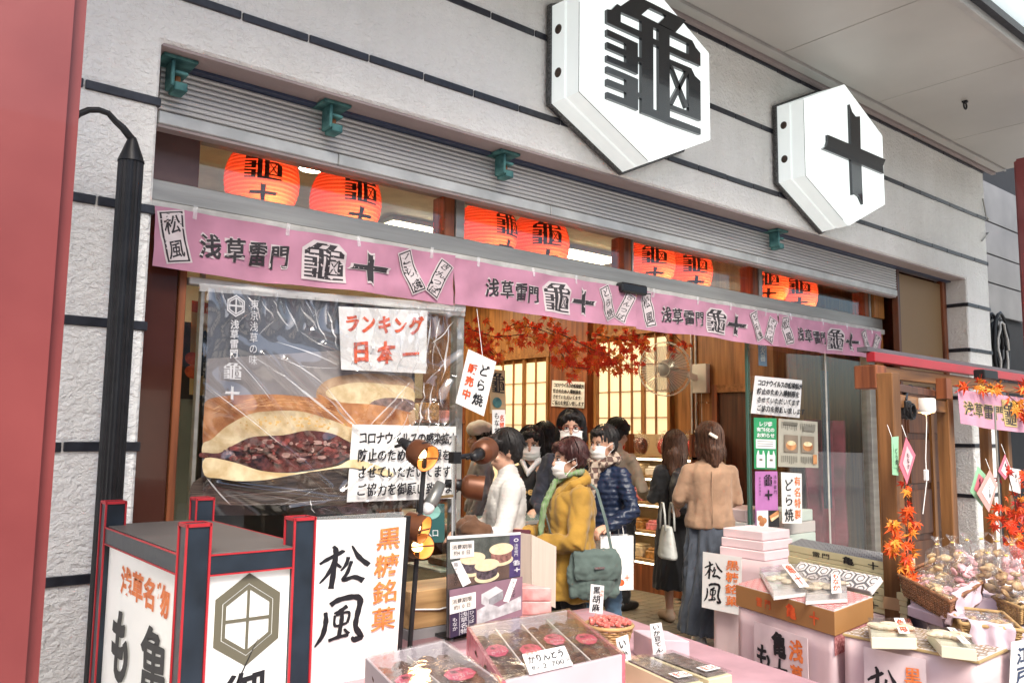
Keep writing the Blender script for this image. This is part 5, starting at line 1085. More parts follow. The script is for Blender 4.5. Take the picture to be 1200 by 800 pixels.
mb = MB(); mb.grid(filmat, 240, 180); me = mb.build('film', FILM, t2, recalc=False, smooth=True)
CREA = clearmat('film_glare', (1, 1, 1), .25, .2, milk=.42, mcol=(.95, .95, .95)); GLARE_SOFT = clearmat('film_glare_soft', (1, 1, 1), .2, .25, milk=.20, mcol=(.95, .95, .95))  # milky ribbons paint the film's bright reflections as white streaks
def glare_streak(p0, p1, w_, m_, n=10):
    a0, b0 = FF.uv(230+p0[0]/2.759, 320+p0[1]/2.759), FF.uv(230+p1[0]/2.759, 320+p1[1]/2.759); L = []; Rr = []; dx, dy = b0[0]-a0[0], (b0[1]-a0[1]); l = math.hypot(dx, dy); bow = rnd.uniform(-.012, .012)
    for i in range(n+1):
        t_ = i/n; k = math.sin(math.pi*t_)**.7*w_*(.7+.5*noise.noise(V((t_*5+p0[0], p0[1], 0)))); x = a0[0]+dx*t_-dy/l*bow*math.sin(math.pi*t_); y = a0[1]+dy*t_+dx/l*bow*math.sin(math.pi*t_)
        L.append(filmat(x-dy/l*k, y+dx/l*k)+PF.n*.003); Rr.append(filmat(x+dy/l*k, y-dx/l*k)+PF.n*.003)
    mb = MB(); mb.add(L+Rr, [(i, i+1, n+2+i, n+1+i) for i in range(n)]); mb.build('glare_streak', m_, t2, recalc=False)
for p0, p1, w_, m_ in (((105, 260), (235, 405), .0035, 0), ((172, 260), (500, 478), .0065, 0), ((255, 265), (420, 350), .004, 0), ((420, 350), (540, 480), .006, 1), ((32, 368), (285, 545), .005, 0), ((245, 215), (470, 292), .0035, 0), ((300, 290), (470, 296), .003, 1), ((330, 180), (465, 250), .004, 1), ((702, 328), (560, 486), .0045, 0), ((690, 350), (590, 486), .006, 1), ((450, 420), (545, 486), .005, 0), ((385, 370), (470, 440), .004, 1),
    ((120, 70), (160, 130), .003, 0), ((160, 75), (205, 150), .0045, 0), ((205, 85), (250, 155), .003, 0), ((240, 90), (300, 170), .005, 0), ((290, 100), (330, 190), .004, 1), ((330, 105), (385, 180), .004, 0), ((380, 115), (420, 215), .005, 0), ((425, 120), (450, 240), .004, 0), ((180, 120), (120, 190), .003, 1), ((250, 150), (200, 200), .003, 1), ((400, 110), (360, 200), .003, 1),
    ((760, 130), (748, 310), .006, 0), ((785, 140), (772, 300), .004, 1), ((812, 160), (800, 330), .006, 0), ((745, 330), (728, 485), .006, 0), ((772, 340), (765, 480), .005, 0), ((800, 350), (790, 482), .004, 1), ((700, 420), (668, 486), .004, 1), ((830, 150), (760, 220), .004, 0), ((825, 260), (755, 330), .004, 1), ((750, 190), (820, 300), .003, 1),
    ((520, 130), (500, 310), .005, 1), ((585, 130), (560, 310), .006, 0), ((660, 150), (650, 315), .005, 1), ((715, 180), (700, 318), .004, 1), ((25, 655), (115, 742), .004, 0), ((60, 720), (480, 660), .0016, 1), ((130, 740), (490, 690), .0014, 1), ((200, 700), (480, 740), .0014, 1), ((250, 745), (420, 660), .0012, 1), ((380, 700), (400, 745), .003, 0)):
    glare_streak(p0, p1, w_, (CREA, GLARE_SOFT)[m_])
mb = MB(); mb.grid(lambda u, v: FF.at(-.01+u*1.02, -.02+v*.035)+PF.n*(.02+.003*math.sin(u*60)), 60, 2); mb.build('tape', clearmat('clear_tape'), t2, recalc=False)
# red lettered ranking sheet
fr = Frame(onY(397, 359, .318), onY(501, 364, .318), onY(400, 433, .318), onY(499, 437.5, .318))
t, ink = notice('white sheet with rough red brush lettering over the film, top of the poster window', fr)
ink.text('ランキング', .13, .25, .17, .30, INKR, gap=1.07, wt=.03, brush=.05); ink.text('日本一', .22, .70, .20, .36, INKR, gap=1.45, wt=.03, brush=.05); ink.build(t)
mb = MB(); mb.grid(lambda u, v: fr.at(u*1.04-.02, v, .012+.006*noise.noise(V((u*22+v*6, v*3, 1)))+.004*noise.noise(V((u*50-v*12, v*5, 5)))), 60, 30); mb.build('wrapper', FILM, t, recalc=False)
fr = Frame(onY(413, 497, .32), onY(534.5, 499.5, .32), onY(406.5, 588, .32), onY(533, 583.5, .32)); covid('large handwritten infection notice at the lower right of the poster window', fr, .012)
fr = Frame(onY(549, 409, .24), onY(581.5, 424, .24), onY(534, 472, .24), onY(567, 487.5, .24))
t, ink = notice('tilted white card with black and red brush lettering hanging in the entrance', fr)
ink.text('どら焼', .66, .24, .36, .23, INKB, vert=True, gap=1.16, wt=.01, brush=.05); ink.text('販売中', .26, .30, .30, .18, INKR, vert=True, gap=1.3, wt=.02, brush=.04); ink.build(t)
c = fr.at(.5, 0); mb = MB(); mb.tube([c, (c.x+.02, .33, 2.33)], .002, 4); mb.build('string', PAPER, t)
# hanging lantern print behind the card
fr = Frame(onY(574, 432, .9), onY(592, 434, .9), onY(575, 484, .9)); t = thing('hanging_sign', 'yellow paper sign with black turtle character hanging behind the tilted card', 'sign', fr.at(.5, 1)); sheet(fr, mat('ochre_paper', (.55, .38, .2), .6), t, 'board', .01)
ink = Ink(fr); ink.ch('@', .5, .3, .8, .45, INKB); ink.ring((.4, .75), .3, .12, TEAL); ink.build(t, 'print')
fr = Frame(onY(577, 480, .8), onY(592, 480, .8), onY(577, 512, .8)); t, ink = notice('narrow white slip with black and red lettering beside the rear counter', fr); ink.text('もなか', .32, .22, .4, .26, INKB, vert=True, brush=.04); ink.text('名物', .72, .3, .36, .26, INKR, vert=True, brush=.04); ink.build(t)
# right pane notices
YN = .388
covid('handwritten infection notice at the top of the right glass pane', Frame(onY(885, 440, YN), onY(940, 445.5, YN), onY(880, 484, YN), onY(937, 489.5, YN)), .02)
fr = Frame(onY(883.5, 489, YN), onY(910, 490, YN), onY(884, 549, YN), onY(910, 550, YN))
t = thing('poster', 'green and white bag notice below the handwritten sheet on the right pane', 'poster', fr.at(.5, 1)); sheet(fr, mat('green_print', (.03, .30, .12), .5), t, 'sheet', .002); ink = Ink(fr)
ink.text('レジ袋', .3, .12, .2, .10, INKW, wt=.03); ink.text('有料化の', .2, .23, .2, .09, INKW, wt=.03); ink.text('お知らせ', .2, .34, .2, .09, INKW, wt=.03)
ink.rect(.06, .42, .88, .18, INKW)
for j in range(3): ink.rect(.12, .455+j*.045, .7, .012, INKG)
for x in (.08, .54): ink.poly([(x, .97), (x, .74), (x+.06, .64), (x+.1, .64), (x+.12, .72), (x+.26, .72), (x+.28, .64), (x+.32, .64), (x+.38, .74), (x+.38, .97)], INKW); ink.rect(x+.12, .80, .14, .04, INKG)
ink.build(t, 'print')
fr = Frame(onY(912.5, 490, YN), onY(958, 494, YN), onY(912, 546.5, YN), onY(959, 548, YN)); t = thing('newspaper_clipping', 'framed yellowed magazine clipping with food photos on the right pane', 'clipping', fr.at(.5, 1))
sheet(fr, mat('old_newsprint', (.42, .40, .33), .6, var=.08), t, 'sheet', .002); ink = Ink(fr); NP = mat('newsprint_text', (.20, .19, .16), .7, var=0)
for cx in range(2):
    for cy in range(4):
        if (cx, cy) in ((0, 1), (0, 2), (1, 1), (1, 2)): continue
        for j in range(9): ink.rect(.07+cx*.47+j*.045, .06+cy*.235, .018, rnd.uniform(.12, .19), NP)
for x in (.12, .54): ink.rect(x, .33, .34, .36, mat('print_plate', (.25, .2, .15), .5)); ink.ring((x+.17, .55), .13, .10, CRUST); ink.ring((x+.17, .50), .11, .05, CRUM)
ink.rect(.1, .06, .35, .06, INKG); ink.rect(.60, .12, .3, .1, NP); ink.rect(.84, .72, .1, .2, CRUST); ink.build(t, 'print')
fr = Frame(onY(885, 552, YN), onY(911, 552, YN), onY(885.5, 617.5, YN), onY(912, 617, YN)); t = thing('poster', 'purple poster with turtle character and cakes, low on the right pane', 'poster', fr.at(.5, 1))
sheet(fr, mat('orchid_print', (.45, .17, .42), .5), t, 'sheet', .002); ink = Ink(fr); ink.ch('@', .55, .16, .36, .20, INKB); ink.ch('+', .55, .42, .36, .2, INKB); ink.text('浅草雷門', .85, .10, .15, .07, INKB, vert=True, gap=1.3); ink.text('東京都台東区', .16, .12, .1, .045, INKB, vert=True, gap=1.3)
ink.rect(0, .70, 1, .30, mat('print_dark', (.02, .018, .02), .4)); ink.rect(0, .70, .5, .3, PAPER)
for q in ((.15, .84), (.32, .88), (.22, .93)): ink.ring(q, .12, .055, CRUST)
ink.poly([(.55, .80), (.95, .70), (1, .76), (.62, .90)], CRUST); ink.poly([(.60, .85), (.98, .77), (.97, .81), (.66, .90)], CRUM); ink.build(t, 'print')
fr = Frame(onY(915.5, 553, YN), onY(939.5, 554.5, YN), onY(917, 613, YN), onY(940, 613, YN)); t, ink = notice('narrow white slip with black and orange brush lettering on the right pane', fr)
ink.text('どら焼', .32, .24, .45, .27, INKB, vert=True, gap=1.1, brush=.05); ink.text('有名特製', .76, .16, .34, .2, INKO, vert=True, gap=1.08, brush=.04); ink.build(t)
# wares and cloth dimly seen behind the right pane
for i, (x, z, w_, m_, l) in enumerate(((6.05, .70, .5, PINKP, 'pink'), (6.05, .80, .46, PAPER, 'white'), (6.62, .66, .5, PAPER, 'white'), (6.62, .76, .5, PINKP, 'pink'), (6.05, .90, .44, PINKP, 'pale pink topmost'), (6.62, .86, .42, PAPER, 'white topmost'))):
    mb = MB(); mb.box(x-w_/2, x+w_/2, .5, .85, z, z+.095); tag(mb.build('gift_box', m_, bevel=.005), '%s flat box in the %s stack just inside the right pane' % (l, 'left' if x < 6.3 else 'right'), 'box')
mb = MB(); mb.box(5.82, 6.95, .48, .92, .05, .655); tag(mb.build('low_counter', PINKP, bevel=.01), 'low pink covered counter just inside the right glass pane', 'counter')
CRIM = mat('crimson_cloth', (.16, .015, .03), .8, var=.5, vs=4, col2=(.3, .05, .08)); mb = MB(); mb.grid(lambda u, v: V((6.95+.7*u, .62+.04*math.sin(u*20)+.02*noise.noise(V((u*5, v*6, 0))), 1.75-1.65*v)), 40, 12); tag(mb.build('wrapping_cloth', CRIM, smooth=True), 'crimson patterned wrapping cloth hanging behind the right pane', 'cloth')
mb = MB(); mb.box(7.05, 7.16, .5, .52, .95, 2.2); tag(mb.build('name_banner', mat('navy_strip', (.03, .04, .07), .6)), 'narrow navy strip banner hanging behind the right pane', 'banner')
fr = Frame((5.98, .45, 2.42), (6.10, .45, 2.42), (5.98, .45, 2.18)); t, ink = notice('small blue lettered slip at the top left of the right pane', fr, paper=mat('pale_blue', (.25, .35, .5), .5)); ink.text('消火器', .5, .2, .6, .26, INKW, vert=True, wt=.02); ink.build(t)

# ================================================================ foreground: lantern shaped sign box
PLB = mat('blue_black_paint', (.014, .022, .034), .35, var=.35, vs=9, bump=.0006, bs=30); REDL = mat('red_edge_paint', (.42, .02, .03), .5, var=.15); SPAN = mat('sign_acrylic', (.72, .73, .73), .3, var=.02, emis=(1, .93, .8), es=.10)
LX0, LX1, LY0, LY1 = .768, 1.064, -1.358, -.555
t = thing('sign_box', 'black and red framed lantern shaped sign box with white panels', 'sign', (.91, -.95, 0)); hw = .030
for x, y, zt in ((LX0, LY0, 1.352), (LX1, LY0, 1.352), (LX0, LY1, 1.352), (LX1, LY1, 1.352)):
    mb = MB(); mb.box(x-hw, x+hw, y-hw, y+hw, 0, zt); po = mb.build('post', PLB, t, bevel=.003); e = .0028; s_ = hw+.001
    mb = MB()
    for a, b in ((-1, -1), (1, -1), (-1, 1), (1, 1)): mb.box(x+a*s_-e, x+a*s_+e, y+b*s_-e, y+b*s_+e, 0, zt+.002)
    for a in (-1, 1): mb.box(x-s_, x+s_, y+a*s_-e, y+a*s_+e, zt-.006, zt+.003); mb.box(x+a*s_-e, x+a*s_+e, y-s_, y+s_, zt-.0062, zt+.0028)
    r = mb.build('red_edging', REDL, po)
def rail(a, b, n, z=1.245):
    mb = MB(); mb.bar(a+V((0, 0, z)), b+V((0, 0, z)), .04, .05); q = mb.build('rail', PLB, t, bevel=.002)
    mb = MB(); 
    for dz in (-.026, .026): mb.bar(a+n*.02+V((0, 0, z+dz)), b+n*.02+V((0, 0, z+dz)), .004, .004)
    mb.build('red_edging', REDL, q)
rail(V((LX0+hw, LY0-.01, 0)), V((LX1-hw, LY0-.01, 0)), V((0, -1, 0))); rail(V((LX0-.01, LY0+hw, 0)), V((LX0-.01, LY1-hw, 0)), V((-1, 0, 0))); rail(V((LX0+hw, LY1+.01, 0)), V((LX1-hw, LY1+.01, 0)), V((0, 1, 0))); rail(V((LX1+.01, LY0+hw, 0)), V((LX1+.01, LY1-hw, 0)), V((1, 0, 0)))
mb = MB(); mb.box(LX0-.02, LX1+.02, LY0-.02, LY1+.02, 1.262, 1.275); mb.build('lid', mat('grey_lid', (.10, .09, .085), .5, var=.15, vs=6), t, bevel=.002)
mb = MB(); mb.box(LX0+hw+.001, LX1-hw-.001, LY0-.012, LY0-.004, .15, 1.218); mb.build('front_panel', SPAN, t)
mb = MB(); mb.box(LX0-.012, LX0-.004, LY0+hw+.001, LY1-hw-.001, .15, 1.218); mb.build('side_panel', SPAN, t)
fr = Frame((LX0+hw, LY0-.0125, 1.218), (LX1-hw, LY0-.0125, 1.218), (LX0+hw, LY0-.0125, .15)); ink = Ink(fr); W_, H_ = LX1-LX0-2*hw, 1.068; OLV = mat('olive_print', (.13, .12, .085), .4, var=0)
c = (.5, .118); hx = lambda k: hexpts(c, .44*k*1.0, .44*k*W_/H_*1.17)
def hring(a, b, m_): ink.put(hx(a)+hx(b), [(j, (j+1) % 6, 6+(j+1) % 6, 6+j) for j in range(6)], m_)
hring(1, .78, OLV); hring(.76, .66, OLV)
ink.line((c[0], c[1]-.075), (c[0], c[1]+.075), .035, OLV); ink.line((c[0]-.27, c[1]), (c[0]+.27, c[1]), .0085, OLV)
ink.text('御菓子司', .5, .30, .5, .115, INKB, vert=True, gap=1.12, wt=.02, brush=.004); ink.build(t)
fr = Frame((LX0-.0125, LY1-hw, 1.218), (LX0-.0125, LY0+hw, 1.218), (LX0-.0125, LY1-hw, .15)); ink = Ink(fr)
ink.text('浅草名物', .30, .085, .16, .082, INKO, gap=1.02, wt=.05); ink.text('亀十の', .72, .27, .34, .23, INKB, vert=True, gap=1.02, wt=.012, brush=.02); ink.text('もなか', .28, .27, .30, .22, INKB, vert=True, gap=1.05, wt=.03, brush=.05); ink.build(t)

# tall black pole with cable hood
c = onY(140, 400, -.22); t = thing('spotlight_pole', 'tall ribbed black pole with a curved cable at its pointed top', 'pole', (c.x, -.22, 0)); ztop = onY(142, 188, -.22).z
mb = MB(); mb.lathe([(.056*(1+.0), 0), (.056, ztop-.02)], 12, (c.x, -.22, 0), capb=True); 
prof_n = 40; mb = MB()
for zz in (0, ztop):
    for j in range(prof_n): a = 2*math.pi*j/prof_n; r = .0465 if j % 2 else .043; mb.v.append(V((c.x+r*math.cos(a), -.22+r*math.sin(a), zz)))
for j in range(prof_n): mb.f.append((j, (j+1) % prof_n, prof_n+(j+1) % prof_n, prof_n+j)); mb.m.append(0)
mb.build('ribbed_sleeve', BLACKM, t)
mb = MB(); mb.lathe([(.049, ztop), (.048, ztop+.006), (.020, ztop+.085), (.014, ztop+.10), (.0, ztop+.105)], 20, (c.x, -.22, 0)); mb.build('cone_cap', BLACKM, t, smooth=True)
q = [onY(a, b, -.22) for a, b in ((143, 164), (141, 152), (135, 142), (127, 133), (116, 129), (104, 129), (92, 134), (80, 145))]; q[0] = V((c.x, -.22, ztop+.09)); q[1] = onY(144, 150, -.22)
mb = MB(); mb.tube(q, [.016, .015, .013, .012, .012, .012, .012, .012], 8); mb.build('cable', BLACKM, t, smooth=True)

# ---------------------------------------------------------------- brush drawn characters
def stroke(ink, pts, ws, m_, box, fr_asp):
    x0, y0, w, h = box; n = len(pts); P = []
    for i in range(n-1):       # smooth the path
        p0 = pts[max(0, i-1)]; p1 = pts[i]; p2 = pts[i+1]; p3 = pts[min(n-1, i+2)]
        for k in range(5):
            t_ = k/5; P.append(tuple(.5*((2*p1[j])+(-p0[j]+p2[j])*t_+(2*p0[j]-5*p1[j]+4*p2[j]-p3[j])*t_*t_+(-p0[j]+3*p1[j]-3*p2[j]+p3[j])*t_**3) for j in (0, 1)) + (ws[i]*(1-t_)+ws[i+1]*t_,))
    P.append((*pts[-1], ws[-1])); L = []; Rr = []
    for i, (x, y, wd) in enumerate(P):
        a = P[max(0, i-1)]; b = P[min(len(P)-1, i+1)]; dx, dy = b[0]-a[0], b[1]-a[1]; l = math.hypot(dx, dy) or 1; wd *= 1+.10*math.sin(i*1.7)
        L.append((x-dy/l*wd/2, y+dx/l*wd/2)); Rr.append((x+dy/l*wd/2, y-dx/l*wd/2))
    m = len(P); vs = [(x0+x*w, y0+y*h) for x, y in L+Rr]; ink.put(vs, [(i, i+1, m+i+1, m+i) for i in range(m-1)], m_)
MATSU = [([(0, .40), (.14, .30), (.42, .14), (.46, .10)], [.05, .09, .10, .05]), ([(.24, .0), (.30, .10), (.29, .5), (.25, .98)], [.06, .11, .10, .12]), ([(.29, .32), (.18, .62), (.02, .84)], [.08, .08, .03]), ([(.30, .36), (.38, .46), (.43, .50)], [.04, .07, .05]), ([(.62, .0), (.78, .28), (1.0, .48)], [.03, .11, .11]), ([(.56, .26), (.52, .44), (.42, .58)], [.08, .08, .03]), ([(.63, .36), (.56, .62), (.48, .80), (.70, .74), (.90, .84)], [.07, .08, .08, .10, .13])]
KAZE = [([(.17, .30), (.19, .50), (.14, .78), (.0, 1.0)], [.07, .10, .10, .03]), ([(.26, .16), (.42, .06), (.72, .02), (.86, .10), (.82, .40), (.80, .66), (.92, .88), (.78, .93), (.74, .86)], [.10, .11, .12, .13, .11, .11, .13, .12, .03]), ([(.60, .20), (.46, .30), (.34, .34)], [.08, .09, .03]), ([(.36, .38), (.38, .60), (.62, .56)], [.05, .06, .05]), ([(.38, .38), (.64, .34), (.62, .56)], [.05, .06, .06]), ([(.50, .24), (.50, .50), (.46, .86)], [.06, .09, .08]), ([(.26, .90), (.46, .84), (.66, .82)], [.06, .08, .06]), ([(.56, .68), (.66, .80)], [.04, .09])]
def matsukaze(ink, x, y, w, h, m_, asp=1.):
    for p, wd in MATSU: stroke(ink, p, wd, m_, (x, y, w, h*.44), asp)
    for p, wd in KAZE: stroke(ink, p, wd, m_, (x, y+h*.52, w, h*.48), asp)
fr = Frame(onY(371, 609, -.93), onY(476, 606, -.93), onY(358, 812, -.93), onY(463, 797, -.93))
t, ink = notice('big white sheet reading pine wind in black brush strokes beside the sign box', fr, 'price_board', cat='sign')
matsukaze(ink, .06, .16, .54, .58, INKB); ink.text('黒糖銘菓', .80, .125, .29, .145, INKO, vert=True, gap=1.12, wt=.004, brush=.022); ink.build(t)
mb = MB(); mb.bar(fr.at(1.03, -.01, -.01), fr.at(1.03, 1, -.01), .018, .02); mb.build('side_frame', BLACKM, t); mb = MB(); mb.box(fr.tl.x, fr.tr.x, -.915, -.905, .75, fr.tl.z+.008); mb.build('backing', clearmat('acrylic', (.95, .97, .96), .07, .02, milk=.1), t)

# ================================================================ tables and drapes
PCL = mat('pink_table_cloth', (.60, .34, .38), .75, var=.12, vs=6, bump=.002, bs=9); PLAS = mat('pink_paper_wrap', (.62, .47, .49), .5, var=.07, vs=5, bump=.003, bs=7, coat=.15)
def drape(t, pts, z1, z0, m_, amp=.012, seed=0, name='drape'):
    mb = MB(); n = len(pts); P = [V((p[0], p[1], 0)) for p in pts]; seg = [(P[i], P[(i+1) % n]) for i in range(n)]; L = [max(3, int((b-a).length/.03)) for a, b in seg]
    cols = []; 
    for (a, b), l in zip(seg, L):
        d = (b-a).normalized(); nn = V((d.y, -d.x, 0))
        for i in range(l): cols.append((a.lerp(b, i/l), nn, i/l))
    k = len(mb.v); H = 10
    for j in range(H+1):
        v = j/H
        for i, (p, nn, u) in enumerate(cols):
            e = amp*(.35+v)*(noise.noise(V((p.x*9+seed, p.y*9, v*1.6)))+.5*noise.noise(V((p.x*22, p.y*22+seed, v*3)))) + .02*v*(1 if amp > .004 else 0)
            mb.v.append(V((p.x+nn.x*e, p.y+nn.y*e, z1+(z0-z1)*v)))
    N = len(cols)
    for j in range(H):
        for i in range(N): mb.f.append((j*N+i, j*N+(i+1) % N, (j+1)*N+(i+1) % N, (j+1)*N+i)); mb.m.append(0)
    mb.f.append(tuple(range(N))); mb.m.append(0); mb.build(name, m_, t, smooth=True)
def ccw(pts):
    a = sum(pts[i][0]*pts[(i+1) % len(pts)][1]-pts[(i+1) % len(pts)][0]*pts[i][1] for i in range(len(pts))); return pts if a > 0 else pts[::-1]
t = thing('sales_table', 'low table under pink cloth carrying the clear topped gift boxes', 'table', (2.0, -1.2, 0)); drape(t, ccw([(1.18, -2.1), (2.75, -2.1), (3.05, -.55), (1.35, -.5)]), .735, .02, PCL)
CLB = clearmat('clear_box_lid', (.98, .98, .99), .02, .03, milk=.01, bump=.003, bs=9)
COOK = mat('dark_cookie', (.06, .024, .016), .55, var=.7, vs=30, col2=(.17, .075, .045), bump=.006, bs=40); PLAB = mat('hot_pink_label', (.62, .05, .14), .4, var=.1); GREYBX = mat('lilac_grey_card', (.50, .44, .47), .55, var=.05); ROSEF = mat('rose_film', (.42, .12, .15), .25, var=.25, vs=8, bump=.003, bs=12)
def slab(t, name, A, B, D, z0, z1, m_, bevel=.003, inset=0.):
    A, B, D = V(A), V(B), V(D); C = B+D-A; P = [A, B, C, D]; c = (A+C)/2; P = [p.lerp(c, inset) for p in P]
    mb = MB(); mb.prism([(p.x, p.y, z0) for p in P], (0, 0, z1-z0)); return mb.build(name, m_, t, bevel=bevel) if t is not None else mb.build(name, m_, bevel=bevel)
def giftbox(label, TL, TR, BL, z0, z1, n, cells, side, price=False):
    TL, TR, BL = V(TL), V(TR), V(BL); TL.z = TR.z = BL.z = 0; BR = TR+BL-TL; c = (TL+BR)/2; t = thing('gift_box', label, 'box', (c.x, c.y, z0), 'clear topped boxes of bagged cookies')
    q = lambda u, v, z: TL+(TR-TL)*u+(BL-TL)*v+V((0, 0, z))
    slab(t, 'bottom', TL, TR, BL, z0, z0+.008, GREYBX)
    th = .03
    for nm, (u0, v0, u1, v1) in (('side', (0, 0, th, 1)), ('side', (1-th, 0, 1, 1)), ('end', (th, 0, 1-th, th*.8)), ('end', (th, 1-th*.8, 1-th, 1))):
        mb = MB(); mb.prism([q(u0, v0, z0+.008), q(u1, v0, z0+.008), q(u1, v1, z0+.008), q(u0, v1, z0+.008)], (0, 0, z1-z0-.010)); mb.build(nm, side if nm == 'side' else GREYBX, t, bevel=.002)
    for i in range(1, n):
        u = i/n; mb = MB(); mb.prism([q(u-.006, th, z0+.01), q(u+.006, th, z0+.01), q(u+.006, 1-th, z0+.01), q(u-.006, 1-th, z0+.01)], (0, 0, z1-z0-.03)); mb.build('divider', mat('ivory_card', (.72, .69, .65), .6), t)
    mb = MB(); mb.prism([q(.01, .01, z0+.03), q(.99, .01, z0+.03), q(.99, .99, z0+.03), q(.01, .99, z0+.03)], (0, 0, .004)); mb.build('tray', mat('ivory_card', (.72, .69, .65), .6), t)
    mb = MB(); mb.prism([q(-.004, -.004, z1), q(1.004, -.004, z1), q(1.004, 1.004, z1), q(-.004, 1.004, z1)], (0, 0, .0025)); mb.build('clear_lid', CLB, t)
    ux = (TR-TL).normalized(); vy = (BL-TL).normalized(); wL = (TR-TL).length/n; lL = (BL-TL).length
    for i in range(n):
        if i not in cells: continue
        cc = q((i+.5)/n, .52, z1-.042); bt = thing('cookie_bag', 'bag of dark cookies, pink label, %s in %s gift box' % (['first from left', 'second from left', 'third from left', 'rightmost'][i], 'nearer tilted' if n < 4 else 'large'), 'sweets', cc, 'bags of dark cookies in the clear gift boxes')
        for k in range(16):
            f = (k//2)/8+.06; side_ = -.22 if k % 2 else .22; p = cc+vy*(f-.5)*lL*.80+ux*wL*(side_+rnd.uniform(-.06, .06)); Mx = Matrix((ux, vy, V((0, 0, 1)))).transposed()
            mb = MB(); mb.ell(p+V((0, 0, rnd.uniform(-.006, .006))), (wL*.25, lL*.085, .026), Mx @ Matrix.Rotation(rnd.uniform(-.6, .6), 3, 'Z'), 0, 9, 6)
            for v_ in mb.v: v_ += noise.noise_vector(v_*60)*.006
            mb.build('cookie', COOK, bt, smooth=True)
        mb = MB()
        def bg_(u, v): 
            k_ = math.sin(math.pi*min(1, max(0, u)))**.5; p = cc+ux*wL*.84*(u-.5)+vy*lL*.86*(v-.5)+V((0, 0, .026*k_*(math.sin(math.pi*v)**.35 if 0 < v < 1 else 0))); return p+noise.noise_vector(p*45)*.004
        mb.grid(bg_, 10, 18); mb.build('wrapper', WRP, bt, recalc=False)
        o8 = [(math.cos(k*.785+.39), math.sin(k*.785+.39)) for k in range(8)]; cl_ = cc+vy*lL*(.02+.10*((i % 2)-.5))+V((0, 0, .030))
        lb = [cl_+ux*wL*.36*a+vy*lL*.11*b for a, b in o8]; mb = MB(); mb.prism(lb, (0, 0, .001)); l_ = mb.build('label', PLAB, bt)
        f2 = Frame(cl_-ux*wL*.28-vy*lL*.09+V((0, 0, .001)), cl_+ux*wL*.28-vy*lL*.09+V((0, 0, .001)), cl_-ux*wL*.28+vy*lL*.09+V((0, 0, .001))); ik = Ink(f2, .0006); ik.text('亀十', .35, .25, .32, .3, INKB, gap=1.1); ik.text('かりん', .2, .72, .3, .36, mat('pale_label_ink', (.7, .45, .5), .5, var=0), gap=.95, brush=.04); ik.build(l_)
    return t, q
zA = .90
a, b, c = onZ(428, 769, zA), onZ(520, 749, zA), onZ(598, 803, zA); BA = b+(c-b)
giftbox('grey clear topped box of dark cookies nearest the big brush sign', a, b, a+(c-b), .80, zA, 2, (0, 1), GREYBX)
a, b, c, d = onZ(547, 733, zA+.01), onZ(667, 713, zA+.01), onZ(733, 765, zA+.01), onZ(612, 792, zA+.01)
tb, qb = giftbox('large rose sided clear topped box of dark cookies, centre foreground', a, b, a+(c-b), .765, zA+.01, 4, (0, 1, 2, 3), ROSEF)
slab(None, 'riser_box', onZ(440, 772, .8), onZ(516, 756, .8), onZ(440, 772, .8)+(onZ(590, 805, .8)-onZ(516, 756, .8)), .738, .798, PCL); tag(bpy.context.scene.collection.objects[-1], 'pink covered riser under the nearer tilted gift box', 'box')
# price card on the big box
p = qb(.20, .86, zA+.014); ux = (b-a).normalized(); vy = V((c-b)); vy.z = 0; vy.normalize()
fr = Frame(p+V((0, 0, .03)), p+ux*.17+V((0, 0, .03)), p+vy*.10); t, ink = notice('white price card with handwritten yen price lying on the large gift box', fr, 'price_card', cat='price card')
ink.text('かりんとう', .14, .36, .17, .42, INKB, gap=1.0, brush=.04); ink.text('税込', .12, .80, .10, .25, INKB, gap=1.1); 
for i, ch_ in enumerate('2,700'): ink.ch(ch_, .42+i*.10, .80, .20, .32, INKB)
ink.ch('円', .93, .80, .11, .28, INKB); ink.text('新発売', .1, .12, .08, .18, INKR, gap=1.2); ink.build(t)
# pink boxes, carton, crate, basket, small cards
PWR = mat('pink_flower_wrap', (.62, .22, .22), .5, var=.35, vs=14, col2=(.74, .42, .40))
for k, (z0, lab) in enumerate(((.735, 'lowest'), (.795, 'middle'), (.855, 'topmost'))):
    a, b = onZ(607, 688, .915), onZ(647, 688, .915); a.z = b.z = 0; d = a+V((-.10, -.28, 0)) ; slab(None, 'wrapped_box', a+V((.004*k, 0, 0)), b, a+V((-.02, .22, 0)), z0, z0+.058, PWR, .004); tag(COL.objects[-1], '%s box in the stack of pink flower wrapped boxes behind the photo stand' % lab, 'box', 'pink wrapped boxes stacked on the table')
fr = Frame(onY(623, 626, -.42), onY(652, 640, -.42), onY(623, 700, -.42), onY(651, 712, -.42)); t = thing('carton_sheet', 'plain beige folded carton standing in front of the mustard coat', 'carton', fr.at(.5, 1)); sheet(fr, mat('beige_card', (.55, .45, .38), .7, var=.06, vs=3, stretch=(40, 1, 1)), t, 'panel', .006)
mb = MB(); mb.prism([fr.at(0, 0, -.008), fr.at(0, 1, -.008), fr.at(-.12, 1, -.10), fr.at(-.12, .02, -.10)], (.004, 0, 0)); mb.build('flap', MC['beige_card'], t)
a = onZ(483, 692, .93); mb = MB(); mb.box(a.x-.02, a.x+.33, a.y-.02, a.y+.2, .775, .93); mb2 = MB()
t = thing('wooden_crate', 'pale wooden crate standing between the brush sign and photo stand', 'crate', (a.x+.15, a.y+.1, .735))
mb.build('body', WDP, t, bevel=.003); mb = MB(); mb.box(a.x-.03, a.x+.34, a.y-.03, a.y+.21, .735, .774); mb.build('base', mat('grey_felt', (.2, .19, .2), .9), t)
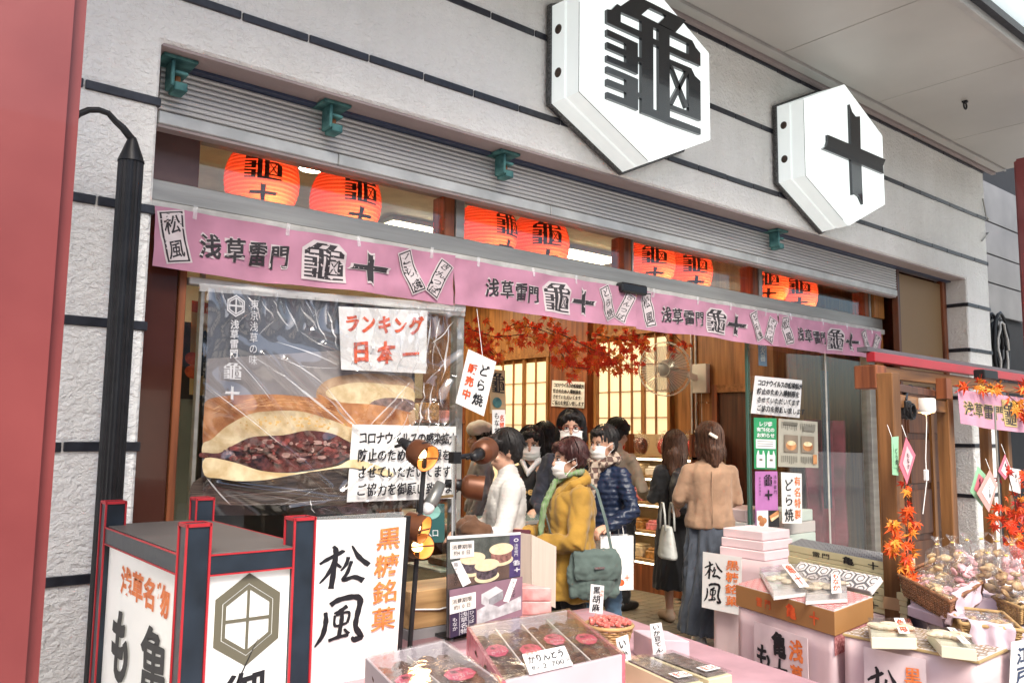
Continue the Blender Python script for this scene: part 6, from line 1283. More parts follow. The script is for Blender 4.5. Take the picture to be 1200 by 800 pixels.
mb = MB(); mb.tube([(a.x-.02, a.y-.024, .86), (a.x+.12, a.y-.028, .845), (a.x+.33, a.y-.024, .865)], .004, 5); mb.build('cord', PAPER, t)
WICK = mat('wicker_light', (.42, .26, .11), .6, var=.3, vs=30); WICKD = mat('wicker_brown', (.20, .075, .03), .5, var=.4, vs=30, col2=(.34, .15, .07))
def weave(t, pts, z0, z1, m_, flare=1.1, rows=9, step=.018):
    # woven strips round an outline, real over-and-under
    n = len(pts); P = [V((p[0], p[1], 0)) for p in pts]; c = sum(P, V((0, 0, 0)))/n; ring = []
    for i in range(n):
        a, b = P[i], P[(i+1) % n]; l = max(1, int((b-a).length/step))
        for k in range(l): ring.append(a.lerp(b, k/l))
    N = len(ring); mb = MB()
    for r in range(rows):
        f = r/(rows-1); z = z0+(z1-z0)*f; s_ = 1+(flare-1)*f
        pl = []
        for i, p in enumerate(ring): d = (p-c); nn = d.normalized(); pl.append(c+d*s_+nn*(.0035*(1 if (i+r) % 2 else -1))+V((0, 0, z)))
        pl.append(pl[0].copy()); mb.tube(pl, (z1-z0)/rows*.42, 5, cap=False)
    o = mb.build('weave', m_, t, smooth=True); o['kind'] = 'stuff'
    mb = MB()
    for i in range(0, N, 2): d = ring[i]-c; mb.tube([c+d+V((0, 0, z0)), c+d*flare+V((0, 0, z1))], .0035, 4)
    o = mb.build('stakes', m_, t); o['kind'] = 'stuff'
    mb = MB(); pl = [c+(p-c)*flare*1.01+V((0, 0, z1+.004)) for p in ring]; pl.append(pl[0].copy()); mb.tube(pl, .008, 7, cap=False); mb.build('rim', m_, t, smooth=True)
    mb = MB(); mb.prism([(p.x, p.y, z0) for p in P], (0, 0, .005)); mb.build('bottom', m_, t)
a, b = onZ(684, 735, .85), onZ(743, 731, .85); cc = (a+b)/2; r = (b-a).length/2*.88
t = thing('round_basket', 'small round wicker basket heaped with red candies on the table', 'basket', (cc.x, cc.y, .738)); weave(t, [(cc.x+r*.8*math.cos(k*.3927), cc.y+r*.8*math.sin(k*.3927)) for k in range(16)], .80, .85, WICK, 1.2, 6, .012)
mb = MB(); mb.lathe([(r*.75, .738), (r*.78, .80)], 20, (cc.x, cc.y, 0), capb=True); mb.build('foot', WICK, t)
REDC = mat('red_candy_wrap', (.6, .07, .06), .3, var=.5, vs=60, col2=(.8, .3, .25))
for k in range(34):
    a_ = k*2.4; rr = r*.85*math.sqrt((k+.5)/34); mb = MB(); mb.ell((cc.x+rr*math.cos(a_), cc.y+rr*math.sin(a_), .865+.015*(1-rr/r)), (.016, .011, .010), Matrix.Rotation(rnd.random()*6, 3, 'Z') @ Matrix.Rotation(rnd.uniform(-.5, .5), 3, 'X'), 0, 7, 5); tag(mb.build('candy', REDC), 'red wrapped candy heaped in the small round basket', 'candy', 'red candies in the round basket')
def card(label, px, txt, Y, rot=0, red=''):
    fr = Frame(*[onY(x, y, Y) for x, y in px]); t, ink = notice(label, fr, 'price_card', cat='price card'); ink.text(txt, .42, .5/len(txt)+.02, .62, .9/len(txt), INKB, vert=True, gap=1.02, brush=.04)
    if red: ink.text(red, .82, .2, .25, .12, INKR, vert=True, gap=1.1)
    ink.build(t); c = fr.at(.5, 1, -.002); mb = MB(); mb.tube([c+V((0, 0, .05)), V((c.x, c.y, min(c.z, .74)))], .002, 4); mb.build('stick', WDP, t)
card('narrow white card standing in front of the round basket, highest one', ((693, 684), (708, 686), (691, 717), (706, 719)), '黒胡麻', -1.0, red='特製')
card('narrow white card standing in front of the yellow edged boxes', ((762, 731), (775, 729), (766, 767), (781, 764)), 'いか豆てん', -1.5)
card('small white card tucked between gift box and round basket', ((722, 748), (736, 743), (726, 776), (740, 772)), 'いか', -1.55, red='一')
a, b = onZ(742, 737, .83), onZ(769, 738, .83); a.z = b.z = 0; slab(None, 'small_box', a, b+V((.03, -.03, 0)), a+V((-.06, -.16, 0)), .737, .83, mat('lilac_card', (.52, .42, .47), .5)); tag(COL.objects[-1], 'plain lilac box beside the round basket', 'box')
CREAM = mat('cream_card', (.62, .56, .36), .5, var=.05); DKF = mat('dark_sweets', (.10, .08, .075), .4, var=.6, vs=40, col2=(.3, .26, .25))
for k, (q1, q2, q3, lab) in enumerate((((731, 770), (757, 766), (825, 795), 'left of the two yellow edged clear boxes at bottom centre'), ((761, 766), (787, 761), (858, 786), 'right of the two yellow edged clear boxes at bottom centre'))):
    a, b, c = onZ(*q1, .83), onZ(*q2, .83), onZ(*q3, .83); a.z = b.z = c.z = 0; d = a+(c-b); t = thing('sweet_box', lab, 'box', (c.x, c.y, .737), 'yellow edged clear boxes')
    slab(t, 'tray', a, b, d, .737, .820, CREAM); slab(t, 'filling', a, b, d, .821, .826, DKF, 0, .12); slab(t, 'clear_lid', a, b, d, .829, .832, CLB, 0)
    f2 = Frame(a.lerp(d, .72)+(b-a)*.2+V((0, 0, .834)), a.lerp(d, .72)+(b-a)*.85+V((0, 0, .834)), a.lerp(d, .88)+(b-a)*.2+V((0, 0, .834))); sheet(f2, PAPER, t, 'label', .0006); ik = Ink(f2, .0008); ik.text('豆てん', .2, .5, .28, .8, INKR, brush=.03); ik.build(t)
# photo stand
fr = Frame(onY(524, 628, -.70), onY(610, 623, -.70), onY(524, 746, -.70), onY(609, 720, -.70)); t = thing('photo_stand', 'standing photo panel of round cakes above and silver wrapped cubes below', 'sign', fr.at(.5, 1)); sheet(fr, mat('panel_dark', (.05, .045, .05), .4), t, 'panel', .006); ink = Ink(fr)
def R_(x, y, w, h, m_): ink.rect(x, y, w, h, m_)
R_(0, 0, 1, .03, PAPER); R_(0, .03, .84, .50, mat('print_dark_green', (.06, .07, .06), .5, var=.4, vs=20)); R_(0, .38, .84, .15, mat('print_dark_wood', (.10, .06, .045), .5, var=.3, vs=20)); R_(.84, .03, .16, .50, mat('violet_print', (.06, .035, .14), .5, var=0))
CRK = mat('print_wafer', (.72, .60, .38), .5, var=.12, vs=40); DKB = mat('print_black_bean', (.03, .02, .03), .35, var=.6, vs=60, col2=(.12, .09, .11))
for cx, cy, top in ((.33, .23, 1), (.72, .16, 1), (.52, .32, 1)):
    ink.ring((cx, cy+.15), .17, .065, CRK); ink.ring((cx, cy+.125), .145, .055, DKB if cx != .72 else BEAN2); ink.rect(cx-.145, cy+.05, .29, .08, DKB if cx != .72 else BEAN2); ink.ring((cx, cy+.02), .17, .066, CRK); ink.ring((cx, cy+.015), .04, .012, CRUM)
ink.rect(.03, .06, .31, .17, PAPER); ink.rect(.045, .068, .28, .154, mat('ivory_print', (.7, .66, .6), .5, var=0)); ink.text('消費期限', .085, .115, .065, .05, INKB, wt=.01); ink.text('約40日', .10, .175, .06, .05, INKB, gap=.9)
ink.poly([(.04, .26), (.15, .25), (.30, .50), (.19, .53)], PAPER); ink.text('亀十もなか', .10, .29, .07, .05, INKB, vert=True, gap=.95)
ink.ring((.92, .09), .035, .022, PW, 12, .6); ink.text('浅草雷門', .92, .15, .06, .035, PW, vert=True, gap=1.1); ink.ch('@', .92, .36, .09, .06, PW); ink.ch('+', .92, .44, .09, .06, PW)
R_(0, .53, 1, .47, mat('print_mauve', (.22, .13, .17), .5, var=.2, vs=6)); SLV = mat('print_silver', (.45, .45, .47), .5, var=.35, vs=25)
ink.poly([(.42, .64), (.62, .585), (.72, .65), (.52, .71)], mat('print_silver_light', (.55, .55, .57), .5, var=.2)); ink.poly([(.42, .64), (.52, .71), (.52, .80), (.42, .74)], SLV); ink.poly([(.52, .71), (.72, .65), (.72, .74), (.52, .80)], mat('print_silver_dark', (.25, .25, .27), .5, var=.3, vs=30)); ink.poly([(.36, .80), (.52, .76), (.66, .82), (.98, .76), (.98, .92), (.36, .95)], SLV)
ink.poly([(.84, .53), (.92, .55), (.80, .80), (.72, .77)], PAPER); ink.text('きんつば', .86, .585, .06, .045, INKB, vert=True, gap=1.05, rot=.3)
ink.rect(.0, .60, .34, .17, PAPER); ink.rect(.015, .608, .31, .154, MC['ivory_print']); ink.text('消費期限', .06, .655, .065, .05, INKB, wt=.01); ink.text('約10日', .08, .715, .06, .05, INKB, gap=.9)
ink.rect(0, .77, .34, .23, mat('print_ink_violet', (.03, .02, .05), .5, var=0)); ink.text('浅草名物', .18, .80, .10, .055, PW, vert=True, gap=1.02); ink.text('もなか', .06, .83, .07, .045, PW, vert=True); ink.text('ひつぱ', .28, .80, .07, .045, PW, vert=True); ink.rect(.115, .77, .004, .23, PW); ink.rect(.235, .77, .004, .23, PW)
ink.build(t, 'print'); mb = MB(); mb.grid(lambda u, v: fr.at(u*1.03-.01, v*1.02-.015, .006), 2, 2); mb.build('acrylic_front', CLB, t, recalc=False); mb = MB(); mb.box(fr.bl.x, fr.br.x, -.74, -.60, .735, .745); mb.build('foot', CLB, t)

# ================================================================ clip lamps
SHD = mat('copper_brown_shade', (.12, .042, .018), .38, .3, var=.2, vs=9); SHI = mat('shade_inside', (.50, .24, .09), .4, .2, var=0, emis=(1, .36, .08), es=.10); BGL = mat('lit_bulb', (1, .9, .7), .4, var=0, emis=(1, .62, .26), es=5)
def pole(label, a, b, m_, r=.011):
    t = thing('lamp_pole', label, 'pole', b); mb = MB(); mb.tube([a, b], r, 8); mb.build('tube', m_, t); mb = MB(); mb.box(b.x-.07, b.x+.07, b.y-.05, b.y+.05, .737, .75); mb.build('base', BLACKM, t); return t
pole('black lamp pole leaning in front of the handwritten notice', onY(499, 519, -.80), V((onY(480, 745, -.80).x, -.80, .745)), BLACKM, .010)
pole('upright chrome lamp pole at the window edge', onY(532, 510, -.62), V((onY(532, 700, -.62).x, -.62, .745)), CHROME, .011)
def spot(label, px, py, Y, axis, lit=True, sz=.053, grp='copper brown clip lamps'):
    c = onY(px, py, Y); ax = V(axis).normalized(); M = ax.to_track_quat('Z', 'Y').to_matrix(); t = thing('clip_lamp', label, 'lamp', c, grp)
    mb = MB(); mb.lathe([(sz*.55, -.045), (sz*.93, -.03), (sz, -.015), (sz*1.04, .052)], 24, c, M); mb.build('shade', SHD, t, smooth=True, recalc=False)
    mb = MB(); mb.lathe([(sz*.5, -.042), (sz*.88, -.028), (sz*.96, -.012), (sz*1.0, .051)], 24, c, M); mb.build('shade_lining', SHI if lit else SHD, t, smooth=True, recalc=False)
    mb = MB(); mb.grid(lambda u, v: c+M @ V((sz*1.045*math.cos(.4+u*1.6), sz*1.045*math.sin(.4+u*1.6), .012+.010*v)), 8, 1); mb.build('vent_slot', INKB, t, recalc=False)
    mb = MB(); mb.bar(c+M @ V((-sz, 0, .048)), c+M @ V((sz, 0, .048)), .006, .002, ax); mb.build('cross_bar', SHD, t)
    mb = MB(); mb.ell(c+ax*.0, (sz*.46, sz*.46, sz*.6), M); mb.build('bulb', BGL if lit else PAPER, t, smooth=True)
    mb = MB(); mb.lathe([(.0, -.12), (.016, -.12), (.019, -.10), (.024, -.07), (.026, -.045), (.0, -.044)], 14, c, M); mb.build('socket', BLACKM, t, smooth=True)
    mb = MB(); mb.bar(c-ax*.09, c-ax*.09+V((-.05, 0, -.01)), .012, .012); mb.build('clip', BLACKM, t)
    if lit: l = bpy.data.lights.new('lamp_light', 'SPOT'); l.energy = 1.6; l.color = (1, .6, .28); l.spot_size = 1.7; l.spot_blend = .6; l.shadow_soft_size = .03; lo = bpy.data.objects.new('lamp_light', l); COL.objects.link(lo); lo.parent = t; lo.location = ax*.056; lo.rotation_euler = (-ax).to_track_quat('Z', 'Y').to_euler()
spot('topmost lit copper brown clip lamp on the leaning black pole', 492, 531, -.80, (.15, -.8, -.35))
spot('lit copper brown clip lamp beside the orange lettering, middle of the black pole', 484, 616, -.82, (.45, -.75, -.25))
spot('lowest lit copper brown clip lamp on the black pole', 489, 640, -.80, (-.1, -.75, .1), sz=.047)
spot('unlit copper brown clip lamp turned away before the dark hair', 566, 529, -.60, (.75, .45, .18), False, .055)
spot('lit copper brown clip lamp on the chrome pole', 553, 570, -.62, (.72, -.55, -.12))
mb = MB(); a = onY(533, 536, -.62); b = onY(556, 533, -.60); mb.tube([a, b], .012, 8); mb.box(a.x-.02, a.x+.02, a.y-.02, a.y+.02, a.z-.025, a.z+.025); tag(mb.build('clamp_arm', BLACKM), 'black clamp arm joining chrome pole and unlit lamp', 'clamp')
c = onY(508, 583, -.7); t = thing('bare_bulb_lamp', 'small grey socket lamp with unlit white bulb between the two poles', 'lamp', c); ax = (onY(500, 597, -.7)-onY(513, 572, -.7)).normalized(); M = ax.to_track_quat('Z', 'Y').to_matrix()
mb = MB(); mb.lathe([(0, -.07), (.022, -.07), (.03, .02), (.028, .03)], 16, c, M); mb.build('socket', mat('grey_metal', (.2, .2, .19), .4, .6), t, smooth=True); mb = MB(); mb.ell(c+ax*.045, (.026, .026, .032), M); mb.build('bulb', mat('opal_glass', (.75, .75, .74), .2, var=0), t, smooth=True)
mb = MB(); mb.tube([c, c+V((.13, .05, .0))], .007, 6); mb.build('arm', mat('brass', (.4, .28, .12), .35, .8), t)
fr = Frame(onY(493, 590, .33), onY(521, 590, .33), onY(493, 636, .33)); t, ink = notice('small green and teal payment sticker low on the window behind the lamps', fr, 'sticker', paper=mat('dark_teal_print', (.03, .10, .10), .4)); ink.ring((.4, .2), .42, .2, mat('mint_print', (.25, .5, .45), .5, var=0)); ink.text('入口', .3, .75, .3, .2, INKW); ink.build(t)
# ================================================================ right hand stands
def patterned(name, base, line, sc):
    m = mat(name, base, .55, var=0); t = m.node_tree; b = t.nodes['Principled BSDF']; return m
TOPW = mat('white_wrap', (.68, .62, .60), .45, var=.04, coat=.2); LINR = mat('red_pattern_ink', (.55, .12, .12), .5, var=0); LING = mat('grey_pattern_ink', (.12, .12, .13), .5, var=0); LINB = mat('brown_pattern_ink', (.3, .2, .1), .5, var=0)
def kikko(t, A, B, D, z, s, m_, w=.16, inner=True):
    # tortoise shell hexagon print clipped to the sheet A-B-D
    A, B, D = V(A), V(B), V(D); ux = (B-A).normalized(); L = (B-A).length; vy = (D-A); Wd = vy.length; vy.normalize(); fr = Fn(lambda x, y, o: A+ux*x+vy*y+V((0, 0, z-A.z+o)) if isinstance(z, float) else A+ux*x+vy*y+z*o)
    mb = MB(); r = s/math.sqrt(3); j = 0; y = 0
    up = V((0, 0, 1)) if isinstance(z, float) else z
    A0 = V((A.x, A.y, z)) if isinstance(z, float) else A
    for row in range(int(Wd/(1.5*r))+2):
        for col in range(int(L/s)+2):
            cx = col*s+(s/2 if row % 2 else 0); cy = row*1.5*r
            if cx > L or cy > Wd: continue
            for k_ in ((1., .84), (.55, .40)) if inner else ((1., .84),):
                P = []
                for kk in k_:
                    for i in range(6):
                        x = min(max(cx+r*kk*math.sin(i*1.0472), 0), L); yy = min(max(cy+r*kk*math.cos(i*1.0472), 0), Wd); P.append(A0+ux*x+vy*yy+up*.0009)
                mb.add(P, [(i, (i+1) % 6, 6+(i+1) % 6, 6+i) for i in range(6)])
    o = mb.build('hexagon_print', m_, t, recalc=False); o['kind'] = 'stuff'
def facet(A, B, z1, z0): return Frame(V((A.x, A.y, z1)), V((B.x, B.y, z1)), V((A.x, A.y, z0)))
zT = .88
a, b, c = onZ(862, 684, zT), onZ(978, 716, zT), onZ(1023, 699, zT)
for q in (a, b, c): q.z = 0
d = c+(a-b); BRC = mat('kraft_brown_card', (.34, .17, .06), .5, var=.08, vs=5)
st = thing('display_stand', 'pink wrapped stand with white lettered sheet under the long brown box', 'stand', ((a.x+c.x)/2, (a.y+c.y)/2, 0))
ctr = (a+c)/2; pts = [p.lerp(ctr, .04) for p in (a, b, c, d)]; drape(st, ccw([(p.x, p.y) for p in pts]), .775, .01, PLAS, .010, 3, 'wrapping')
for s0, s1 in ((.985, 1.0),):
    mb = MB(); p_, q_ = b.lerp(ctr, .03), c.lerp(ctr, .03); dd = (q_-p_).normalized(); mb.prism([(p_.x, p_.y, .70), (q_.x, q_.y, .70), (q_.x, q_.y, .777), (p_.x, p_.y, .777)], (.0, -.004, 0)); mb.build('red_trim', mat('red_dotted_cloth', (.42, .06, .07), .7, var=.5, vs=90, col2=(.62, .3, .3)), st)
bx = thing('long_box', 'long brown box with red characters and hexagon patterned top', 'box', ((a.x+c.x)/2, (a.y+c.y)/2, .78))
slab(bx, 'carton', a, b, d, .78, zT-.002, BRC, .002); slab(bx, 'top_sheet', a, b, d, zT-.0015, zT, TOPW, 0, .005); kikko(bx, a.lerp(ctr, .01), b.lerp(ctr, .01), d.lerp(ctr, .01), zT+.0005, .045, LINR)
off = V((-(a-b).normalized().y, (a-b).normalized().x, 0)); off = off if off.dot(CAM-a) > 0 else -off
fr = facet(a+off*.001, b+off*.001, .878, .78); ink = Ink(fr); ink.text('雷門', .27, .5, .07, .46, INKR, gap=1.3, wt=.01); ink.text('亀', .60, .5, .105, .66, INKR, wt=.03); ink.text('十', .82, .5, .09, .6, INKR, wt=.03); ink.build(bx)
n1 = (a-b).normalized(); A1 = a.lerp(b, .26)+off*.03; B1 = a.lerp(b, .80)+off*.03
fr = facet(A1, B1, .745, .18); t = thing('lettered_sheet', 'pinkish sheet on the stand under the long brown box, brush lettered', 'sign', fr.at(.5, 1)); sheet(fr, mat('pale_pink_sheet', (.70, .58, .60), .5), t, 'sheet', .002); ink = Ink(fr)
ink.text('浅草名物', .80, .12, .24, .17, INKO, vert=True, gap=1.1, wt=.02, brush=.05); ink.text('亀十', .50, .12, .27, .20, INKB, vert=True, gap=1.0, wt=.02, brush=.05); ink.text('もなか', .20, .25, .30, .20, INKB, vert=True, gap=1.1, wt=.02, brush=.05); ink.build(t)
def clearbox(label, P1, P2, P3, z0, z1, txt, group=None, bodym=None):
    a, b, c = [onZ(*q, z1) for q in (P1, P2, P3)]
    for q in (a, b, c): q.z = 0
    d = a+(c-b); t = thing('sample_box', label, 'box', ((a.x+c.x)/2, (a.y+c.y)/2, z0), group); hh = z0+(z1-z0)*(.35 if bodym is None else .72); slab(t, 'tray', a, b, d, z0, hh, bodym or mat('pearl_tray', (.62, .58, .55), .4), .002)
    for k in range(5):
        p = a.lerp(b, .15+.17*k)+(d-a)*rnd.uniform(.3, .6); mb = MB(); mb.ell((p.x, p.y, hh+.010), (.026, .045, .012), Matrix.Rotation(rnd.uniform(-1, 1), 3, 'Z'), 0, 8, 6); mb.build('wafer', mat('wafer_cream', (.6, .5, .36), .5, var=.2, vs=30), t)
    slab(t, 'clear_cover', a, b, d, hh+.001, z1, CLB, 0)
    fr = Frame(V((*a.lerp(b, .62).xy, z1+.001)), V((*a.lerp(b, .86).xy, z1+.001)), V((*d.lerp(c, .62).xy, z1+.001))); sheet(fr, PAPER, t, 'band', .0006); ink = Ink(fr, .0006); ink.text(txt, .5, .5/len(txt), .8, .9/len(txt), INKR, vert=True, brush=.03); ink.build(t)
clearbox('flat clear box of wafers on the long brown box, left one', (890, 664), (932, 660), (955, 686), .883, .925, '亀十', 'clear wafer boxes on the stands')
clearbox('flat clear box of wafers on the long brown box, right one', (947, 673), (990, 671), (993, 694), .883, .925, 'もなか', 'clear wafer boxes on the stands')
# hexagon wrapped box leaning behind
a4, b4, c4 = onZ(925, 672, .89), onZ(1019, 692, .89), onZ(938, 657, .95); mb = MB()
t = thing('wrapped_box', 'box in white paper with large grey hexagons leaning behind the clear boxes', 'box', a4); u_ = (b4-a4); v_ = (c4-a4); n_ = u_.cross(v_).normalized(); n_ = n_ if n_.z > 0 else -n_
mb.prism([a4, b4, b4+v_, a4+v_], -n_*.03); mb.build('paper', TOPW, t, bevel=.003); kikko(t, a4+n_*.001, b4+n_*.001, a4+v_+n_*.001, n_, .075, LING)
# yellow box stack
YEL = mat('cream_yellow_card', (.70, .63, .38), .45, var=.05); NBX = 4
for k in range(NBX):
    z1 = .965-k*.066; a, b, c = onZ(922, 637, .965), onZ(1061, 663, .965), onZ(1075, 652, .965)
    for q in (a, b, c): q.z = 0
    c = b+V((.30, .10, 0)); d = c+(a-b); j = V((rnd.uniform(-.006, .006), rnd.uniform(-.01, .01), 0)); a, b, c, d = a+j, b+j, c+j, d+j
    t = thing('gift_box', 'cream yellow lettered gift box behind the stall post, %s of the stack' % ['topmost', 'second from top', 'third from top', 'lowest'][k], 'box', ((a.x+c.x)/2, (a.y+c.y)/2, z1-.064), 'cream yellow gift boxes in one stack')
    slab(t, 'base', a, b, d, z1-.064, z1-.040, YEL, .002, .012); slab(t, 'lid', a, b, d, z1-.039, z1, YEL, .003)
    off = V((-(a-b).normalized().y, (a-b).normalized().x, 0)); off = off if off.dot(CAM-a) > 0 else -off
    fr = facet(a+off*.0012, b+off*.0012, z1-.002, z1-.062); ink = Ink(fr); ink.text('雷門', .27, .42, .075, .5, INKB, gap=1.15, wt=.015); ink.text('亀', .55, .45, .10, .72, INKB, wt=.04); ink.text('十', .75, .45, .085, .66, INKB, wt=.04); ink.build(t)
    if k == 0: slab(t, 'top_sheet', a, b, d, z1+.0004, z1+.0012, mat('grey_wrap', (.42, .42, .43), .4), 0, .006); kikko(t, a.lerp((a+c)/2, .01), b.lerp((a+c)/2, .01), d.lerp((a+c)/2, .01), z1+.002, .05, LING)
a, b, c, d = [V((q.x, q.y, 0)) for q in (a, b, c, d)]
mb = MB(); t = thing('display_stand', 'low stand hidden under the cream yellow box stack', 'stand', ((a.x+c.x)/2, (a.y+c.y)/2, 0)); drape(t, ccw([(p.x, p.y) for p in (a, b, c, d)]), .697, .01, PLAS, .008, 8, 'wrapping')
# second stand with two cream boxes
zT2 = .80
a, b, c = onZ(987, 741, zT2), onZ(1148, 774, zT2), onZ(1188, 756, zT2)
for q in (a, b, c): q.z = 0
c = b+(c-b)*1.0; d = c+(a-b); ctr = (a+c)/2
st = thing('display_stand', 'pink covered stand with black brush lettered sheet, nearest at lower right', 'stand', (ctr.x, ctr.y, 0)); drape(st, ccw([(p.x, p.y) for p in (a.lerp(ctr, .03), b.lerp(ctr, .03), c.lerp(ctr, .03), d.lerp(ctr, .03))]), .786, .01, PLAS, .010, 5, 'wrapping')
slab(st, 'board', a, b, d, .788, zT2-.001, mat('gold_edge_board', (.42, .30, .14), .5), .002); slab(st, 'top_sheet', a, b, d, zT2-.0005, zT2+.0005, TOPW, 0, .02); kikko(st, a.lerp(ctr, .03), b.lerp(ctr, .03), d.lerp(ctr, .03), zT2+.001, .055, LINB)
off = V((-(a-b).normalized().y, (a-b).normalized().x, 0)); off = off if off.dot(CAM-a) > 0 else -off
fr = facet(a.lerp(b, .2)+off*.032, a.lerp(b, .66)+off*.032, .772, .25); t = thing('lettered_sheet', 'white sheet with pine wind brush lettering on the nearest right stand', 'sign', fr.at(.5, 1)); sheet(fr, MC['pale_pink_sheet'], t, 'sheet', .002); ink = Ink(fr); matsukaze(ink, .06, .13, .56, .62, INKB); ink.text('黒糖銘菓', .80, .14, .28, .15, INKO, vert=True, gap=1.12, wt=.004, brush=.022); ink.build(t)
GCRM = mat('pale_green_cream', (.62, .60, .45), .45, var=.05)
clearbox('cream box with clear cover on the nearest right stand, left one', (1017, 723), (1066, 724), (1074, 742), .803, .862, '亀', 'cream sample boxes', GCRM)
clearbox('cream box with clear cover on the nearest right stand, right one', (1086, 732), (1124, 736), (1144, 755), .803, .862, '十', 'cream sample boxes', GCRM)
# stand beside the entrance with boxes and lettered sheet
t = thing('display_stand', 'pink covered stand at the entrance beside the tan jacket, white sheet on it', 'stand', (4.98, -.2, 0)); drape(t, [(4.79, -.44), (5.2, -.44), (5.2, .03), (4.79, .03)], .775, .01, PLAS, .008, 2, 'wrapping')
mb = MB(); mb.box(4.73, 5.22, -.47, .05, .52, .56); mb.build('wood_edge', WD, t)
fr = Frame((4.74, .085, .80), (4.735, -.235, .80), (4.72, .085, .43)); t = thing('lettered_sheet', 'white sheet with pine wind brush lettering at the entrance stand', 'sign', fr.at(.5, 1)); sheet(fr, PAPER, t, 'sheet', .002); ink = Ink(fr); matsukaze(ink, .06, .16, .46, .72, INKB); ink.text('黒糖銘菓', .78, .16, .34, .18, INKO, vert=True, gap=1.15, wt=.006, brush=.025); ink.build(t)
for k in range(3):
    mb = MB(); mb.box(4.84+k*.02, 5.2, -.34+k*.02, .02, .778+k*.062, .836+k*.062); tag(mb.build('gift_box', PINKP, bevel=.004), '%s pale pink flat box on the entrance stand' % ['lowest', 'middle', 'topmost'][k], 'box', 'pale pink boxes on the entrance stand')
# wrapped lid behind, pale tray
# ================================================================ wooden stall
PY = -1.5
WDS = wood('stall_wood', (.17, .07, .022), (.27, .12, .04)); WDSX = wood('stall_wood_across', (.17, .07, .022), (.27, .12, .04), axis=0)
def post(px, y0, Y, w_, z1, z0, m_=WD): c = onY(px, y0, Y); mb = MB(); mb.box(c.x-w_/2, c.x+w_/2, Y-w_/2, Y+w_/2, z0, z1); return mb, c
t = thing('wooden_stall', 'wooden street stall with red roof edge at the right of the entrance', 'stall', (5.0, -1.4, 0))
FA, FB = onZ(1020, 418, 2.04), onZ(1215, 446, 2.04); dirf = (FB-FA).normalized(); back = V((-dirf.y, dirf.x, 0))
mb, cP = post(1045, 560, PY, .085, 1.93, 0); mb.build('post', WDS, t, bevel=.004)
mb = MB(); mb.box(cP.x-.0445, cP.x+.0445, PY-.0445, PY+.0445, .74, .80); mb.build('tape_patch', mat('tan_tape', (.5, .3, .16), .5), t)
mb, c2 = post(1108, 500, -1.28, .075, 1.93, 0); mb.build('post', WDS, t, bevel=.004)
mb, c4 = post(1157, 560, -1.2, .06, 1.78, 0); mb.build('post', WDS, t, bevel=.004)
mb, c5 = post(1180, 560, -1.25, .06, 1.78, 0); mb.build('post', WDS, t, bevel=.004)
mb, c3 = post(1290, 500, PY, .085, 1.93, 0); mb.build('post', WDS, t, bevel=.004)
FZ = V((0, 0, 1))
def fbar(a, b, w_, h_, m_, nm, bev=.004): mb = MB(); mb.bar(a, b, w_, h_); return mb.build(nm, m_, t, bevel=bev)
fbar(FA, FB, .05, .055, mat('stall_red_paint', (.33, .012, .022), .35, var=.1, coat=.3), 'fascia')
ROOFM = mat('stall_roof_top', (.10, .09, .10), .5); mb = MB(); mb.prism([FA+V((-.03, 0, .030)), FB+V((0, 0, .030)), FB+back*.06+V((0, 0, .03)), FA+back*.06+V((-.03, 0, .03))], (0, 0, .025)); mb.build('roof', ROOFM, t)
fbar(FA+V((.02, .03, -.075)), FB+V((0, .03, -.075)), .05, .07, WDSX, 'front_beam'); 
mb = MB(); mb.box(FA.x+.0, FA.x+.12, FA.y-.03, FA.y+.10, FA.z-.175, FA.z-.045); mb.build('beam_block', WDR, t, bevel=.005)
fbar(V((cP.x, PY, 1.79)), V((c2.x, -1.28, 1.79)), .04, .07, WDSX, 'side_rail'); fbar(V((cP.x+.03, PY, 1.86)), V((c2.x, -1.3, 1.86)), .03, .04, WDD, 'side_rail')
c = onY(1103, 462, -1.4); mb = MB(); mb.box(c.x-.02, c.x+.05, -1.44, -1.38, 1.83, 1.95); mb.build('strut', WDR, t)
# stall lamp pieces
c = onZ(1150, 436, 2.02); mb = MB(); mb.box(c.x-.05, c.x+.16, c.y-.04, c.y+.03, 1.975, 2.035); tag(mb.build('roof_clamp', BLACKM, bevel=.006), 'black clamp box on the red stall roof edge', 'clamp')
c = onY(1085, 474, -1.45); t = thing('stall_lamp', 'white cylinder lamp glowing under the stall roof', 'lamp', c)
mb = MB(); mb.lathe([(.045, -.045), (.052, -.03), (.050, .03), (.044, .036), (.0, .036)], 24, c); mb.build('shade', mat('white_enamel', (.68, .66, .62), .35), t, smooth=True, recalc=False); mb = MB(); mb.ell(c+V((0, 0, -.025)), (.035, .035, .03)); mb.build('bulb', BGL, t, smooth=True)
mb = MB(); mb.tube([c+V((0, 0, -.03)), c+V((.0, 0, -.1)), c+V((-.03, 0, -.3)), c+V((-.05, -.01, -.42)), c+V((-.09, 0, -.6))], .0026, 5); mb.build('cord', PAPER, t); mb = MB(); q = c+V((-.045, -.006, -.39)); mb.box(q.x-.012, q.x+.012, q.y-.01, q.y+.01, q.z-.03, q.z+.03); mb.build('switch', PAPER, t, bevel=.003)
c = onY(1060, 480, -1.47); t = thing('junction_box', 'lumpy black cable junction box beside the white stall lamp', 'box', c)
mb = MB(); mb.box(c.x-.03, c.x+.03, -1.50, -1.44, c.z-.05, c.z+.05); mb.build('case', BLACKM, t, bevel=.008)
for k in range(5): mb = MB(); mb.tube([c+V((.03*math.cos(a_+k), -.03+.02*math.sin(k*2), .04*math.sin(a_+k)-.01)) for a_ in [i*.6 for i in range(11)]], .006, 6); mb.build('cable', BLACKM, t)
